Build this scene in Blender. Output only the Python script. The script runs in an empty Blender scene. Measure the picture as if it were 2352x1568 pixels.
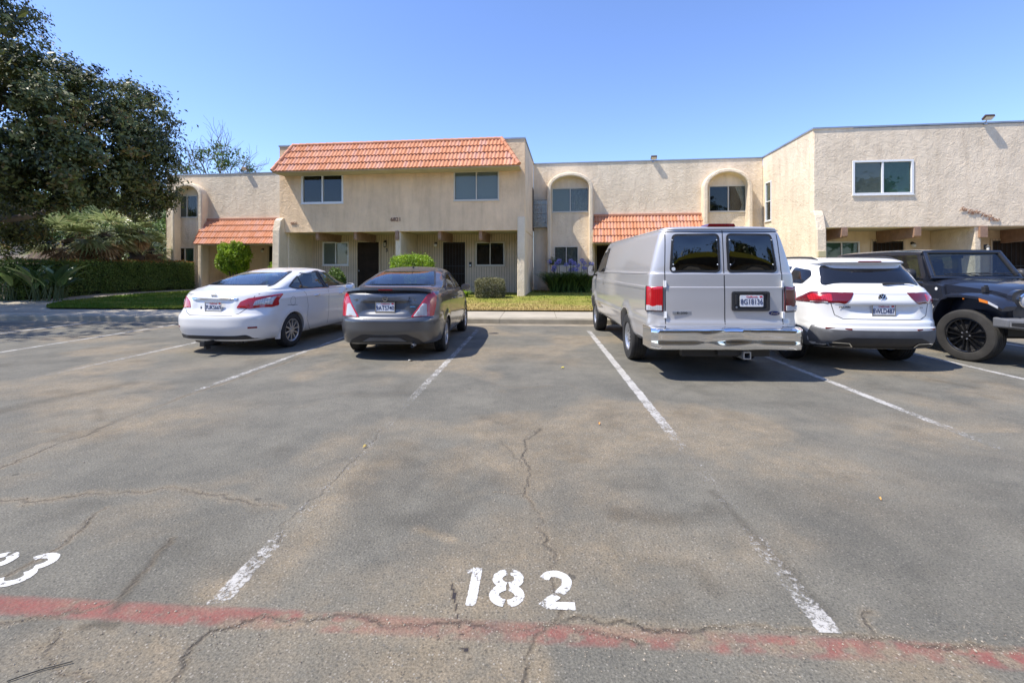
import bpy, bmesh, math, random
import numpy as np
from mathutils import Vector, Matrix
from mathutils.bvhtree import BVHTree
from mathutils.geometry import delaunay_2d_cdt
R = math.radians
scene = bpy.context.scene
COL = scene.collection
# ------------------------------------------------------------ camera, sky, sun, exposure
cam_d = bpy.data.cameras.new('camera'); cam = bpy.data.objects.new('camera', cam_d); COL.objects.link(cam)
cam.location = (0, 0, 1.5); cam.rotation_euler = (R(90), 0, 0)
FPX = 1065.0
cam_d.sensor_width = 36; cam_d.lens = 36 * FPX / 2352; cam_d.shift_y = -171 / 2352
cam_d.clip_start = 0.05; cam_d.clip_end = 3000
scene.camera = cam
SUN_AZ = math.atan2(-1.0, -0.27); SUN_EL = R(59)
w = bpy.data.worlds.new("World"); scene.world = w; w.use_nodes = True
nt = w.node_tree; bg = nt.nodes['Background']
sky = nt.nodes.new('ShaderNodeTexSky'); sky.sky_type = 'NISHITA'; sky.sun_disc = False
sky.sun_elevation = SUN_EL; sky.sun_rotation = SUN_AZ; sky.altitude = 100
sky.air_density = 1.0; sky.dust_density = 0.15; sky.ozone_density = 3.0
tn_ = nt.nodes.new('ShaderNodeMix'); tn_.data_type = 'RGBA'; tn_.blend_type = 'MULTIPLY'; tn_.inputs[0].default_value = 1; tn_.inputs[7].default_value = (.93, .97, 1.2, 1)
nt.links.new(sky.outputs[0], tn_.inputs[6]); nt.links.new(tn_.outputs[2], bg.inputs[0]); bg.inputs[1].default_value = 0.138
sl = bpy.data.lights.new('sun', 'SUN'); sl.energy = 4.2; sl.angle = R(0.5); sl.color = (1, .94, .85)
so = bpy.data.objects.new('sun', sl); COL.objects.link(so)
sdir = Vector((math.sin(SUN_AZ) * math.cos(SUN_EL), math.cos(SUN_AZ) * math.cos(SUN_EL), math.sin(SUN_EL)))
so.rotation_euler = (-sdir).to_track_quat('-Z', 'Y').to_euler(); so.location = sdir * 50
scene.view_settings.view_transform = 'Standard'; scene.view_settings.look = 'None'
scene.view_settings.exposure = 0.75; scene.view_settings.gamma = 1
random.seed(7); RNG = np.random.default_rng(11)
# ------------------------------------------------------------ helpers
def link(o, parent=None):
    COL.objects.link(o)
    if parent is not None: o.parent = parent
    return o
def tag(o, label=None, cat=None, group=None, kind=None):
    if label: o['label'] = label
    if cat: o['category'] = cat
    if group: o['group'] = group
    if kind: o['kind'] = kind
    return o
def thing(name, label, cat, loc=(0, 0, 0), rz=0, group=None):
    o = bpy.data.objects.new(name, None); o.empty_display_size = .2
    o.location = loc; o.rotation_euler = (0, 0, rz); link(o)
    return tag(o, label, cat, group)
class MB:
    def __init__(s): s.v = []; s.f = []; s.uv = None
    def add(s, vs, fs):
        n = len(s.v); s.v += [tuple(p) for p in vs]; s.f += [tuple(i + n for i in f) for f in fs]; return s
    def box(s, a, b):
        x0, y0, z0 = a; x1, y1, z1 = b
        return s.add([(x0,y0,z0),(x1,y0,z0),(x1,y1,z0),(x0,y1,z0),(x0,y0,z1),(x1,y0,z1),(x1,y1,z1),(x0,y1,z1)],
                     [(0,3,2,1),(4,5,6,7),(0,1,5,4),(1,2,6,5),(2,3,7,6),(3,0,4,7)])
    def prism(s, pts, a, b, axis='z'):
        """2D polygon extruded along an axis between a and b"""
        n = len(pts)
        def m(p, h):
            return {'z': (p[0], p[1], h), 'y': (p[0], h, p[1]), 'x': (h, p[0], p[1])}[axis]
        s.add([m(p, a) for p in pts] + [m(p, b) for p in pts],
              [tuple(range(n))[::-1], tuple(range(n, 2 * n))] + [(i, (i + 1) % n, n + (i + 1) % n, n + i) for i in range(n)])
        return s
    def tube(s, pts, rad, seg=8, cap=True):
        pts = [Vector(p) for p in pts]; n = len(pts)
        rad = rad if isinstance(rad, (list, tuple)) else [rad] * n
        vs = []; up = Vector((0, 0, 1))
        for i, p in enumerate(pts):
            t = (pts[min(i + 1, n - 1)] - pts[max(i - 1, 0)]).normalized()
            a = t.cross(up)
            if a.length < 1e-3: a = t.cross(Vector((1, 0, 0)))
            a.normalize(); b = t.cross(a)
            for k in range(seg):
                th = 2 * math.pi * k / seg
                vs.append(p + (a * math.cos(th) + b * math.sin(th)) * rad[i])
        fs = []
        for i in range(n - 1):
            for k in range(seg):
                fs.append((i * seg + k, i * seg + (k + 1) % seg, (i + 1) * seg + (k + 1) % seg, (i + 1) * seg + k))
        if cap: fs += [tuple(range(seg))[::-1], tuple(range((n - 1) * seg, n * seg))]
        return s.add(vs, fs)
    def lathe(s, prof, seg=32, axis='x', c=(0, 0, 0)):
        """prof: (radius, along-axis) pairs"""
        vs = []
        for r, h in prof:
            for k in range(seg):
                th = 2 * math.pi * k / seg; u, v = r * math.cos(th), r * math.sin(th)
                p = {'x': (h, u, v), 'y': (u, h, v), 'z': (u, v, h)}[axis]
                vs.append((p[0] + c[0], p[1] + c[1], p[2] + c[2]))
        fs = []
        for i in range(len(prof) - 1):
            for k in range(seg):
                fs.append((i * seg + k, i * seg + (k + 1) % seg, (i + 1) * seg + (k + 1) % seg, (i + 1) * seg + k))
        return s.add(vs, fs)
    def xf(s, M):
        s.v = [tuple(M @ Vector(p)) for p in s.v]; return s
    def mesh(s, name, mat=None, smooth=None):
        me = bpy.data.meshes.new(name); me.from_pydata(s.v, [], s.f); me.update()
        if mat: me.materials.append(mat)
        bm = bmesh.new(); bm.from_mesh(me); bmesh.ops.recalc_face_normals(bm, faces=bm.faces); bm.to_mesh(me); bm.free()
        if smooth is not None:
            me.polygons.foreach_set('use_smooth', [True] * len(me.polygons))
            me.set_sharp_from_angle(angle=R(smooth))
        return me
    def build(s, name, mat, parent=None, smooth=None, bevel=0):
        o = bpy.data.objects.new(name, s.mesh(name, mat, smooth)); link(o, parent)
        if bevel:
            m = o.modifiers.new('b', 'BEVEL'); m.width = bevel; m.segments = 2; m.limit_method = 'ANGLE'; m.angle_limit = R(35)
            if smooth is None:
                o.data.polygons.foreach_set('use_smooth', [False] * len(o.data.polygons))
        return o
# ------------------------------------------------------------ materials
def nn(nt, t, **k):
    n = nt.nodes.new(t)
    for a, b in k.items(): setattr(n, a, b)
    return n
def setin(n, **k):
    for a, b in k.items(): n.inputs[a.replace('_', ' ')].default_value = b
def mat(name, col, rough=.6, metal=0, coat=0, spec=.5, var=0, vscale=3, col2=None, bump=0, bscale=40, emis=0, detail=4, coat_rough=.03):
    m = bpy.data.materials.new(name); m.use_nodes = True; nt = m.node_tree; b = nt.nodes['Principled BSDF']
    b.inputs['Base Color'].default_value = (*col, 1); b.inputs['Roughness'].default_value = rough
    b.inputs['Metallic'].default_value = metal; b.inputs['Coat Weight'].default_value = coat; b.inputs['Coat Roughness'].default_value = coat_rough
    b.inputs['Specular IOR Level'].default_value = spec
    tc = nn(nt, 'ShaderNodeTexCoord')
    if var or col2:
        n = nn(nt, 'ShaderNodeTexNoise'); setin(n, Scale=vscale, Detail=detail, Roughness=.6); nt.links.new(tc.outputs['Object'], n.inputs['Vector'])
        r = nn(nt, 'ShaderNodeValToRGB'); r.color_ramp.elements[0].position = .32; r.color_ramp.elements[1].position = .68
        c2 = col2 or tuple(c * (1 - var) for c in col)
        r.color_ramp.elements[0].color = (*c2, 1); r.color_ramp.elements[1].color = (*[min(1, c * (1 + var * .5)) for c in col], 1)
        nt.links.new(n.outputs[0], r.inputs[0]); nt.links.new(r.outputs[0], b.inputs['Base Color'])
    if bump:
        n = nn(nt, 'ShaderNodeTexNoise'); setin(n, Scale=bscale, Detail=5, Roughness=.6); nt.links.new(tc.outputs['Object'], n.inputs['Vector'])
        bp = nn(nt, 'ShaderNodeBump'); setin(bp, Strength=1.0, Distance=bump); nt.links.new(n.outputs[0], bp.inputs['Height']); nt.links.new(bp.outputs[0], b.inputs['Normal'])
    if emis:
        b.inputs['Emission Color'].default_value = (*col, 1); b.inputs['Emission Strength'].default_value = emis
    return m
def stucco(name, col, amp=1.0):
    m = bpy.data.materials.new(name); m.use_nodes = True; nt = m.node_tree; L = nt.links.new; b = nt.nodes['Principled BSDF']
    setin(b, Roughness=.92); b.inputs['Specular IOR Level'].default_value = .15
    tc = nn(nt, 'ShaderNodeTexCoord')
    mp = nn(nt, 'ShaderNodeMapping'); mp.inputs['Scale'].default_value = (1, 1, 1); L(tc.outputs['Object'], mp.inputs[0])
    # large patchy tone + slow water staining
    n1 = nn(nt, 'ShaderNodeTexNoise'); setin(n1, Scale=.9, Detail=6, Roughness=.62); L(mp.outputs[0], n1.inputs['Vector'])
    ms = nn(nt, 'ShaderNodeMapping'); ms.inputs['Scale'].default_value = (2.2, 2.2, .35); L(tc.outputs['Object'], ms.inputs[0])
    n2 = nn(nt, 'ShaderNodeTexNoise'); setin(n2, Scale=1.6, Detail=5, Roughness=.6); L(ms.outputs[0], n2.inputs['Vector'])
    r1 = nn(nt, 'ShaderNodeValToRGB'); e = r1.color_ramp.elements
    e[0].position = .3; e[0].color = (*[c * .86 for c in col], 1); e[1].position = .7; e[1].color = (*[min(1, c * 1.07) for c in col], 1)
    L(n1.outputs[0], r1.inputs[0])
    r2 = nn(nt, 'ShaderNodeValToRGB'); e = r2.color_ramp.elements
    e[0].position = .25; e[0].color = (.84, .82, .80, 1); e[1].position = .55; e[1].color = (1, 1, 1, 1); L(n2.outputs[0], r2.inputs[0])
    mx = nn(nt, 'ShaderNodeMix', data_type='RGBA', blend_type='MULTIPLY'); mx.inputs[0].default_value = 1
    L(r1.outputs[0], mx.inputs[6]); L(r2.outputs[0], mx.inputs[7])
    # trowel ridges: distorted noise bands, broken up in patches
    wn = nn(nt, 'ShaderNodeTexNoise'); setin(wn, Scale=3.1, Detail=5, Roughness=.62, Distortion=.9); L(mp.outputs[0], wn.inputs['Vector'])
    rr = nn(nt, 'ShaderNodeValToRGB'); e = rr.color_ramp.elements; e[0].position = .47; e[0].color = (0,0,0,1); e[1].position = .53; e[1].color = (1,1,1,1)
    L(wn.outputs[0], rr.inputs[0])
    n3 = nn(nt, 'ShaderNodeTexNoise'); setin(n3, Scale=15, Detail=6, Roughness=.62, Distortion=.7); L(mp.outputs[0], n3.inputs['Vector'])
    n4 = nn(nt, 'ShaderNodeTexNoise'); setin(n4, Scale=2.0, Detail=3, Roughness=.5); L(mp.outputs[0], n4.inputs['Vector'])
    mu = nn(nt, 'ShaderNodeMath', operation='MULTIPLY'); L(rr.outputs[0], mu.inputs[0]); L(n4.outputs[0], mu.inputs[1])
    b1 = nn(nt, 'ShaderNodeBump'); setin(b1, Strength=1.0, Distance=.012 * amp); L(mu.outputs[0], b1.inputs['Height'])
    b2 = nn(nt, 'ShaderNodeBump'); setin(b2, Strength=1.0, Distance=.022 * amp); L(n3.outputs[0], b2.inputs['Height']); L(b1.outputs[0], b2.inputs['Normal'])
    L(b2.outputs[0], b.inputs['Normal']); L(mx.outputs[2], b.inputs['Base Color'])
    return m
def leafmat(name, dark, light, rough=.5, trans=.25, third=None):
    m = bpy.data.materials.new(name); m.use_nodes = True; nt = m.node_tree; L = nt.links.new; b = nt.nodes['Principled BSDF']
    at = nn(nt, 'ShaderNodeAttribute', attribute_name='tint')
    r = nn(nt, 'ShaderNodeValToRGB'); e = r.color_ramp.elements
    e[0].position = .1; e[0].color = (*dark, 1); e[1].position = .8; e[1].color = (*light, 1)
    if third: x = r.color_ramp.elements.new(.97); x.color = (*third, 1)
    L(at.outputs['Fac'], r.inputs[0]); L(r.outputs[0], b.inputs['Base Color']); setin(b, Roughness=rough)
    tr = nn(nt, 'ShaderNodeBsdfTranslucent'); L(r.outputs[0], tr.inputs[0])
    ms = nn(nt, 'ShaderNodeMixShader'); ms.inputs[0].default_value = trans
    L(b.outputs[0], ms.inputs[1]); L(tr.outputs[0], ms.inputs[2]); L(ms.outputs[0], nt.nodes['Material Output'].inputs[0])
    return m
def glassmat(name, tint=(.6, .65, .66), alpha=.4, rough=.02):
    """thin pane: part see-through, part mirror by angle"""
    m = bpy.data.materials.new(name); m.use_nodes = True; nt = m.node_tree; L = nt.links.new
    nt.nodes.remove(nt.nodes['Principled BSDF'])
    t = nn(nt, 'ShaderNodeBsdfTransparent'); t.inputs[0].default_value = (*tint, 1)
    g = nn(nt, 'ShaderNodeBsdfGlossy'); setin(g, Roughness=rough); g.inputs[0].default_value = (1, 1, 1, 1)
    fr = nn(nt, 'ShaderNodeLayerWeight'); fr.inputs[0].default_value = .5      # two-sided Schlick mirror share
    pw5 = nn(nt, 'ShaderNodeMath', operation='POWER'); pw5.inputs[1].default_value = 4.5; L(fr.outputs['Facing'], pw5.inputs[0])
    mp = nn(nt, 'ShaderNodeMath', operation='MULTIPLY_ADD'); mp.inputs[1].default_value = .92; mp.inputs[2].default_value = .045 + alpha; mp.use_clamp = True
    L(pw5.outputs[0], mp.inputs[0])
    x = nn(nt, 'ShaderNodeMixShader'); L(mp.outputs[0], x.inputs[0]); L(t.outputs[0], x.inputs[1]); L(g.outputs[0], x.inputs[2])
    L(x.outputs[0], nt.nodes['Material Output'].inputs[0])
    return m
M = {}
M['stucco'] = stucco('stucco_tan', (.87, .64, .41)); M['stucco_pale'] = stucco('stucco_pale', (.87, .715, .52), .8); M['stucco_warm'] = stucco('stucco_warm', (.81, .68, .505))
M['stucco_fine'] = stucco('stucco_fine', (.78, .63, .44), .35)
M['soffit'] = mat('soffit', (.50, .43, .31), .9, var=.15, vscale=2)
M['siding'] = mat('siding', (.44, .375, .295), .8, var=.12, vscale=2)
M['beam'] = mat('beam', (.33, .20, .13), .7, var=.25, vscale=5, bump=.004)
M['white'] = mat('white_vinyl', (.78, .78, .76), .4)
M['cream'] = mat('cream_frame', (.62, .57, .48), .5)
M['metal'] = mat('grey_metal', (.45, .47, .5), .35, .8)
M['flash'] = mat('roof_flashing', (.35, .38, .42), .45, .6, var=.2, vscale=1.5)
M['black'] = mat('black_matte', (.018, .017, .016), .55)
M['darkdoor'] = mat('dark_door', (.034, .024, .018), .8, spec=.1, var=.3, vscale=2)
M['bronze'] = mat('bronze', (.10, .06, .035), .4, .5)
M['winglass'] = mat('window_glass', (.02, .024, .026), .04, spec=.9, coat=.5)
M['blind'] = mat('blind', (.78, .76, .70), .6)
M['blindgreen'] = mat('blind_green', (.32, .55, .45), .6)
M['curtain'] = mat('curtain', (.62, .58, .52), .8, var=.3, vscale=9)
M['lampglass'] = mat('lamp_glass', (.75, .72, .65), .25)
def tilemat():
    m = bpy.data.materials.new('clay_tile'); m.use_nodes = True; nt = m.node_tree; L = nt.links.new; b = nt.nodes['Principled BSDF']
    setin(b, Roughness=.75); b.inputs['Specular IOR Level'].default_value = .3
    at = nn(nt, 'ShaderNodeAttribute', attribute_name='tint')
    r = nn(nt, 'ShaderNodeValToRGB'); e = r.color_ramp.elements
    e[0].position = 0; e[0].color = (.54, .22, .11, 1); e[1].position = 1; e[1].color = (.70, .34, .20, 1)
    x = e.new(.5); x.color = (.62, .275, .15, 1); x = e.new(.97); x.color = (.58, .30, .22, 1)
    L(at.outputs['Fac'], r.inputs[0])
    tc = nn(nt, 'ShaderNodeTexCoord'); n = nn(nt, 'ShaderNodeTexNoise'); setin(n, Scale=9, Detail=6, Roughness=.7); L(tc.outputs['Object'], n.inputs['Vector'])
    r2 = nn(nt, 'ShaderNodeValToRGB'); e = r2.color_ramp.elements; e[0].position = .3; e[0].color = (.75, .74, .74, 1); e[1].position = .6; e[1].color = (1, 1, 1, 1)
    L(n.outputs[0], r2.inputs[0])
    mx = nn(nt, 'ShaderNodeMix', data_type='RGBA', blend_type='MULTIPLY'); mx.inputs[0].default_value = 1
    L(r.outputs[0], mx.inputs[6]); L(r2.outputs[0], mx.inputs[7]); L(mx.outputs[2], b.inputs['Base Color'])
    return m
M['tile'] = tilemat()
def set_attr(me, name, vals, dom='POINT'):
    a = me.attributes.new(name, 'FLOAT', dom); a.data.foreach_set('value', np.asarray(vals, dtype=np.float32))
def text_mesh(body, size, extr=.002, bold=0, shear=0):
    cu = bpy.data.curves.new('t', 'FONT'); cu.body = body; cu.size = size; cu.extrude = extr; cu.offset = bold; cu.shear = shear
    cu.align_x = 'CENTER'; cu.align_y = 'CENTER'; cu.resolution_u = 3
    o = bpy.data.objects.new('t', cu); COL.objects.link(o)
    dg = bpy.context.evaluated_depsgraph_get(); me = bpy.data.meshes.new_from_object(o.evaluated_get(dg))
    bpy.data.objects.remove(o); return me
def lettering(name, body, size, mtl, M4, parent, extr=.002, bold=0, shear=0, sx=1):
    me = text_mesh(body, size, extr, bold, shear); me.transform(M4 @ Matrix.Diagonal((sx, 1, 1, 1))); me.materials.clear(); me.materials.append(mtl)
    for p in me.polygons: p.material_index = 0
    o = bpy.data.objects.new(name, me); return link(o, parent)
def ground_pt(x, y, z=0.):
    """photo pixel (2352 wide) to the ground plane"""
    Y = (1.5 - z) * FPX / (y - 613.0); return ((x - 1176) / FPX * Y, Y)
LD = (math.sin(R(3.17)), math.cos(R(3.17))); LS = (LD[1], -LD[0])      # along and across the parking bays
def lot(s, t):                                                           # s across, t along
    return (s * LS[0] + t * LD[0], s * LS[1] + t * LD[1])
# ------------------------------------------------------------ ground
def fbm(x, y, seed, octs=4, base=1.0):
    rng = np.random.default_rng(seed); out = np.zeros_like(x); amp = 1; tot = 0; f = base
    for o in range(octs):
        g = rng.random((64, 64)); xs = x * f + rng.random() * 50; ys = y * f + rng.random() * 50
        xi = np.floor(xs).astype(int); yi = np.floor(ys).astype(int); fx = xs - xi; fy = ys - yi
        fx = fx * fx * (3 - 2 * fx); fy = fy * fy * (3 - 2 * fy)
        a = g[xi % 64, yi % 64]; b = g[(xi + 1) % 64, yi % 64]; c = g[xi % 64, (yi + 1) % 64]; d = g[(xi + 1) % 64, (yi + 1) % 64]
        out += amp * ((a * (1 - fx) + b * fx) * (1 - fy) + (c * (1 - fx) + d * fx) * fy); tot += amp; amp *= .5; f *= 2.03
    return out / tot
def polydist(X, Y, pts):
    d = np.full(X.shape, 1e9)
    for (ax, ay), (bx, by) in zip(pts[:-1], pts[1:]):
        dx, dy = bx - ax, by - ay; t = np.clip(((X - ax) * dx + (Y - ay) * dy) / (dx * dx + dy * dy + 1e-12), 0, 1)
        d = np.minimum(d, np.hypot(X - ax - t * dx, Y - ay - t * dy))
    return d
def rough_line(pix, seed, amp=.02, ground=True):
    rng = random.Random(seed); P = [ground_pt(*p) for p in pix] if ground else pix
    for it in range(4):
        Q = [P[0]]
        for a, b in zip(P[:-1], P[1:]):
            l = math.hypot(b[0] - a[0], b[1] - a[1])
            k = min(amp, l * .22) * rng.uniform(-1, 1); m = ((a[0] + b[0]) / 2 - (b[1] - a[1]) / (l + 1e-9) * k, (a[1] + b[1]) / 2 + (b[0] - a[0]) / (l + 1e-9) * k)
            Q += [m, b] if l > .03 else [b]
        P = Q; amp *= .6
    return P
CR = [  # polyline (photo px), core width, dirt width, strength
 ([(0,1075),(60,1050),(130,1020),(200,1000),(260,970),(330,945),(400,920),(470,895),(540,872),(600,850),(640,838),(700,815)], .008, .05, .9),
 ([(0,1148),(60,1150),(150,1140),(240,1135),(330,1130),(390,1118),(450,1130),(520,1135),(560,1150),(600,1160),(650,1165)], .006, .06, .8),
 ([(245,1165),(210,1190),(190,1215),(160,1240),(120,1265),(60,1300),(20,1320)], .006, .025, 1),
 ([(395,1235),(370,1260),(350,1290),(320,1320),(290,1360),(265,1395)], .004, .02, .7),
 ([(1240,985),(1205,1010),(1200,1050),(1220,1090),(1215,1115),(1205,1140),(1225,1165),(1245,1190),(1255,1230),(1265,1260),(1280,1290),(1265,1320),(1270,1350),(1285,1380),(1290,1405),(1270,1430),(1225,1470),(1215,1530),(1210,1580)], .006, .045, 1),
 ([(1205,1130),(1170,1132),(1135,1129)], .004, .02, .8),
 ([(1150,1010),(1180,1050),(1205,1075)], .003, .02, .5),
 ([(-40,1425),(60,1422),(120,1418),(190,1405),(240,1392),(262,1380)], .007, .03, 1),
 ([(385,1580),(420,1515),(470,1460),(500,1445),(560,1430)], .006, .02, 1),
 ([(210,1570),(130,1530),(105,1505),(125,1475),(135,1440)], .005, .03, 1),
 ([(560,1425),(640,1420),(740,1418),(860,1425),(960,1435),(1080,1428),(1200,1445),(1290,1428)], .005, .025, 1),
 ([(1290,1425),(1360,1420),(1400,1432),(1480,1445),(1560,1450),(1650,1440),(1750,1437),(1850,1445),(1950,1455),(2050,1465),(2200,1482),(2380,1505)], .007, .03, 1),
 ([(1300,1430),(1330,1450),(1420,1460),(1480,1480)], .004, .02, .8),
 ([(2000,1405),(1990,1430),(2005,1455),(1990,1480)], .004, .03, .8),
 ([(640,1210),(700,1160),(760,1110),(830,1040),(880,985)], .003, .015, .6),
 ([(510,1375),(560,1320),(600,1280),(655,1215)], .004, .01, .8),
 ([(1300,880),(1330,895),(1360,905)], .003, .02, .4), ([(1130,880),(1190,890),(1260,885)], .003, .03, .5),
 ([(1100,955),(1150,975),(1200,960),(1180,945)], .003, .012, .5), ([(1630,880),(1900,890),(2352,905)], .002, .01, .3),
 ([(900,1090),(1500,1075),(2000,1090)], .001, .01, .25), ([(0,905),(300,902),(640,905),(1080,900)], .001, .012, .3),
]
STAIN = [  # px polyline, half width m, strength
 ([(190,1440),(225,1432),(262,1436)], .028, 1.0),
 ([(0,945),(120,918),(200,900),(290,882)], .16, .8), ([(225,940),(232,965)], .05, .6), ([(395,1240),(330,1310),(262,1400)], .035, .9),
 ([(1160,898),(1250,888)], .12, .4), ([(1120,960),(1160,960)], .10, .5), ([(1400,940),(1290,1000),(1200,1080),(1000,1150)], .10, .30),
 ([(1420,1180),(1560,1190),(1640,1170)], .09, .75), ([(1640,1130),(1720,1215),(1800,1300),(1900,1410)], .035, .75),
 ([(2140,872),(2230,888)], .10, .9), ([(2250,905),(2290,915)], .06, .5), ([(2290,1180),(2352,1230)], .12, .35), ([(1900,1130),(2100,1200)], .2, .25),
 ([(560,1180),(330,1240)], .12, .25), ([(1600,1300),(1640,1360)], .05, .5), ([(1480,1285),(1600,1300)], .05, .4), ([(1250,1240),(1230,1200)], .05, .3),
 ([(1175,812),(1230,818)], .25, .45), ([(1200,880),(1220,1000),(1235,1150),(1250,1300)], .35, .22), ([(2000,1250),(2200,1120)], .3, .2),
]
WET = [([(1038,1340),(1045,1375)], .010), ([(1045,1375),(1052,1420)], .005), ([(1055,1435),(1056,1438)], .010), ([(1060,1455),(1061,1457)], .008), ([(1070,1489),(1074,1491)], .016), ([(1078,1510),(1082,1515)], .006)]
TAN = [([(60,1010),(200,990),(420,960)], .5, .8), ([(1600,1000),(1750,1060),(1900,1080)], .5, .7), ([(2050,990),(2352,1000)], .45, .75), ([(800,1100),(880,1050)], .3, .7),
       ([(480,1360),(620,1330),(700,1230),(760,1150)], .16, .8), ([(960,1215),(1040,1240)], .04, 1), ([(120,1480),(300,1490),(360,1540)], .14, 1), ([(1230,1500),(1250,1560)], .05, 1),
       ([(1950,1500),(2200,1550)], .12, .9), ([(1300,1440),(1700,1460),(2200,1510)], .07, .9), ([(520,1430),(800,1432),(1200,1440)], .05, .9), ([(1400,1090),(1380,1000)], .2, .4),
       ([(1150,800),(1300,830)], .4, .6), ([(1380,1140),(1500,1230)], .25, .5), ([(300,1400),(480,1400)], .05, .8), ([(1500,1330),(1800,1240)], .2, .5), ([(600,820),(400,850)], .4, .4)]
def lot_patch(x0, x1, y0, y1, step):
    nx = int(round((x1 - x0) / step)) + 1; ny = int(round((y1 - y0) / step)) + 1
    X, Y = np.meshgrid(np.linspace(x0, x1, nx), np.linspace(y0, y1, ny)); sh = X.shape
    crack = np.zeros(sh); dirt = np.zeros(sh); stain = np.zeros(sh); red = np.zeros(sh); h = np.zeros(sh)
    jn = fbm(X, Y, 5, 4, 6.0) - .5; jf = fbm(X, Y, 6, 3, 30.0) - .5
    for i, (px, cw, dw, st) in enumerate(CR):
        P = rough_line(px, 100 + i, .035); d = polydist(X, Y, P)
        wob = 1 + 1.6 * jn
        crack = np.maximum(crack, st * np.clip(1 - (d - cw * .3) / (max(cw, step * .75)), 0, 1) * np.clip(.75 + 1.8 * jn, 0, 1))
        dirt = np.maximum(dirt, st * np.exp(-(d / (dw * .7 * np.clip(wob, .3, 2))) ** 2) * .75)
        h -= .0016 * st * np.exp(-(d / .02) ** 2)
    for px, hw, st in STAIN:
        d = polydist(X, Y, [ground_pt(*p) for p in px]); stain = np.maximum(stain, st * np.clip(1.15 - (d / hw) ** 2 * .55 + 1.6 * jn, 0, 1) * np.exp(-(d / hw) ** 2 * .7))
    for px, hw in WET:
        d = polydist(X, Y, [ground_pt(*p) for p in px]); stain = np.maximum(stain, 1.6 * (d < hw * (1 + 1.5 * jf)))
    for px, hw, st in TAN:
        d = polydist(X, Y, [ground_pt(*p) for p in px]); dirt = np.maximum(dirt, st * np.exp(-(d / hw) ** 2) * np.clip(.8 + 1.8 * jn, 0, 1))
    big = fbm(X, Y, 9, 6, .75); dirt = np.maximum(dirt, np.clip((big - .50) * 5.5, 0, .72))
    mid = fbm(X, Y, 19, 4, 2.2); stain = np.maximum(stain, np.clip((mid - .58) * 2.2, 0, .5))
    # red painted band
    s = X * LS[0] + Y * LS[1]; t = X * math.sin(R(3.8)) + Y * math.cos(R(3.8))
    band = np.clip(1 - np.abs((t - 1.905 - .02 * (fbm(X, Y, 41, 3, 2.5) - .5)) / .062) ** 3, 0, 1)
    wear = .55 * fbm(X, Y, 23, 5, 3.0) + .45 * fbm(X, Y, 24, 4, 16.0); keep = np.clip((wear - .505 + .10 * np.clip(np.abs(X) / 2.2, 0, 1) + .07 * (t > 1.91)) * 14, 0, 1)
    red = band * (keep * .66 + .10) * (1 - np.clip(dirt * 1.2 - .35, 0, 1)) * (1 - np.clip(stain, 0, 1) * .7)
    roughdirt = band * np.clip((.55 - wear) * 6, 0, 1); dirt = np.maximum(dirt, roughdirt * .9)
    h += .004 * (fbm(X, Y, 31, 3, 1.2) - .5) + .0018 * jn + .0012 * jf * (1 + 2 * np.clip(dirt, 0, 1))
    edge = np.minimum(np.minimum(X - x0, x1 - X), np.minimum(Y - y0, y1 - Y)); h = np.clip(h, -.004, .004) * .3 * np.clip(edge / .15, 0, 1)
    V = np.stack([X, Y, h], -1).reshape(-1, 3)
    idx = np.arange(nx * ny).reshape(ny, nx)
    F = np.stack([idx[:-1, :-1], idx[:-1, 1:], idx[1:, 1:], idx[1:, :-1]], -1).reshape(-1, 4)
    return V, F, dict(crack=crack.ravel(), dirt=dirt.ravel(), stain=stain.ravel(), red=red.ravel())
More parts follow.
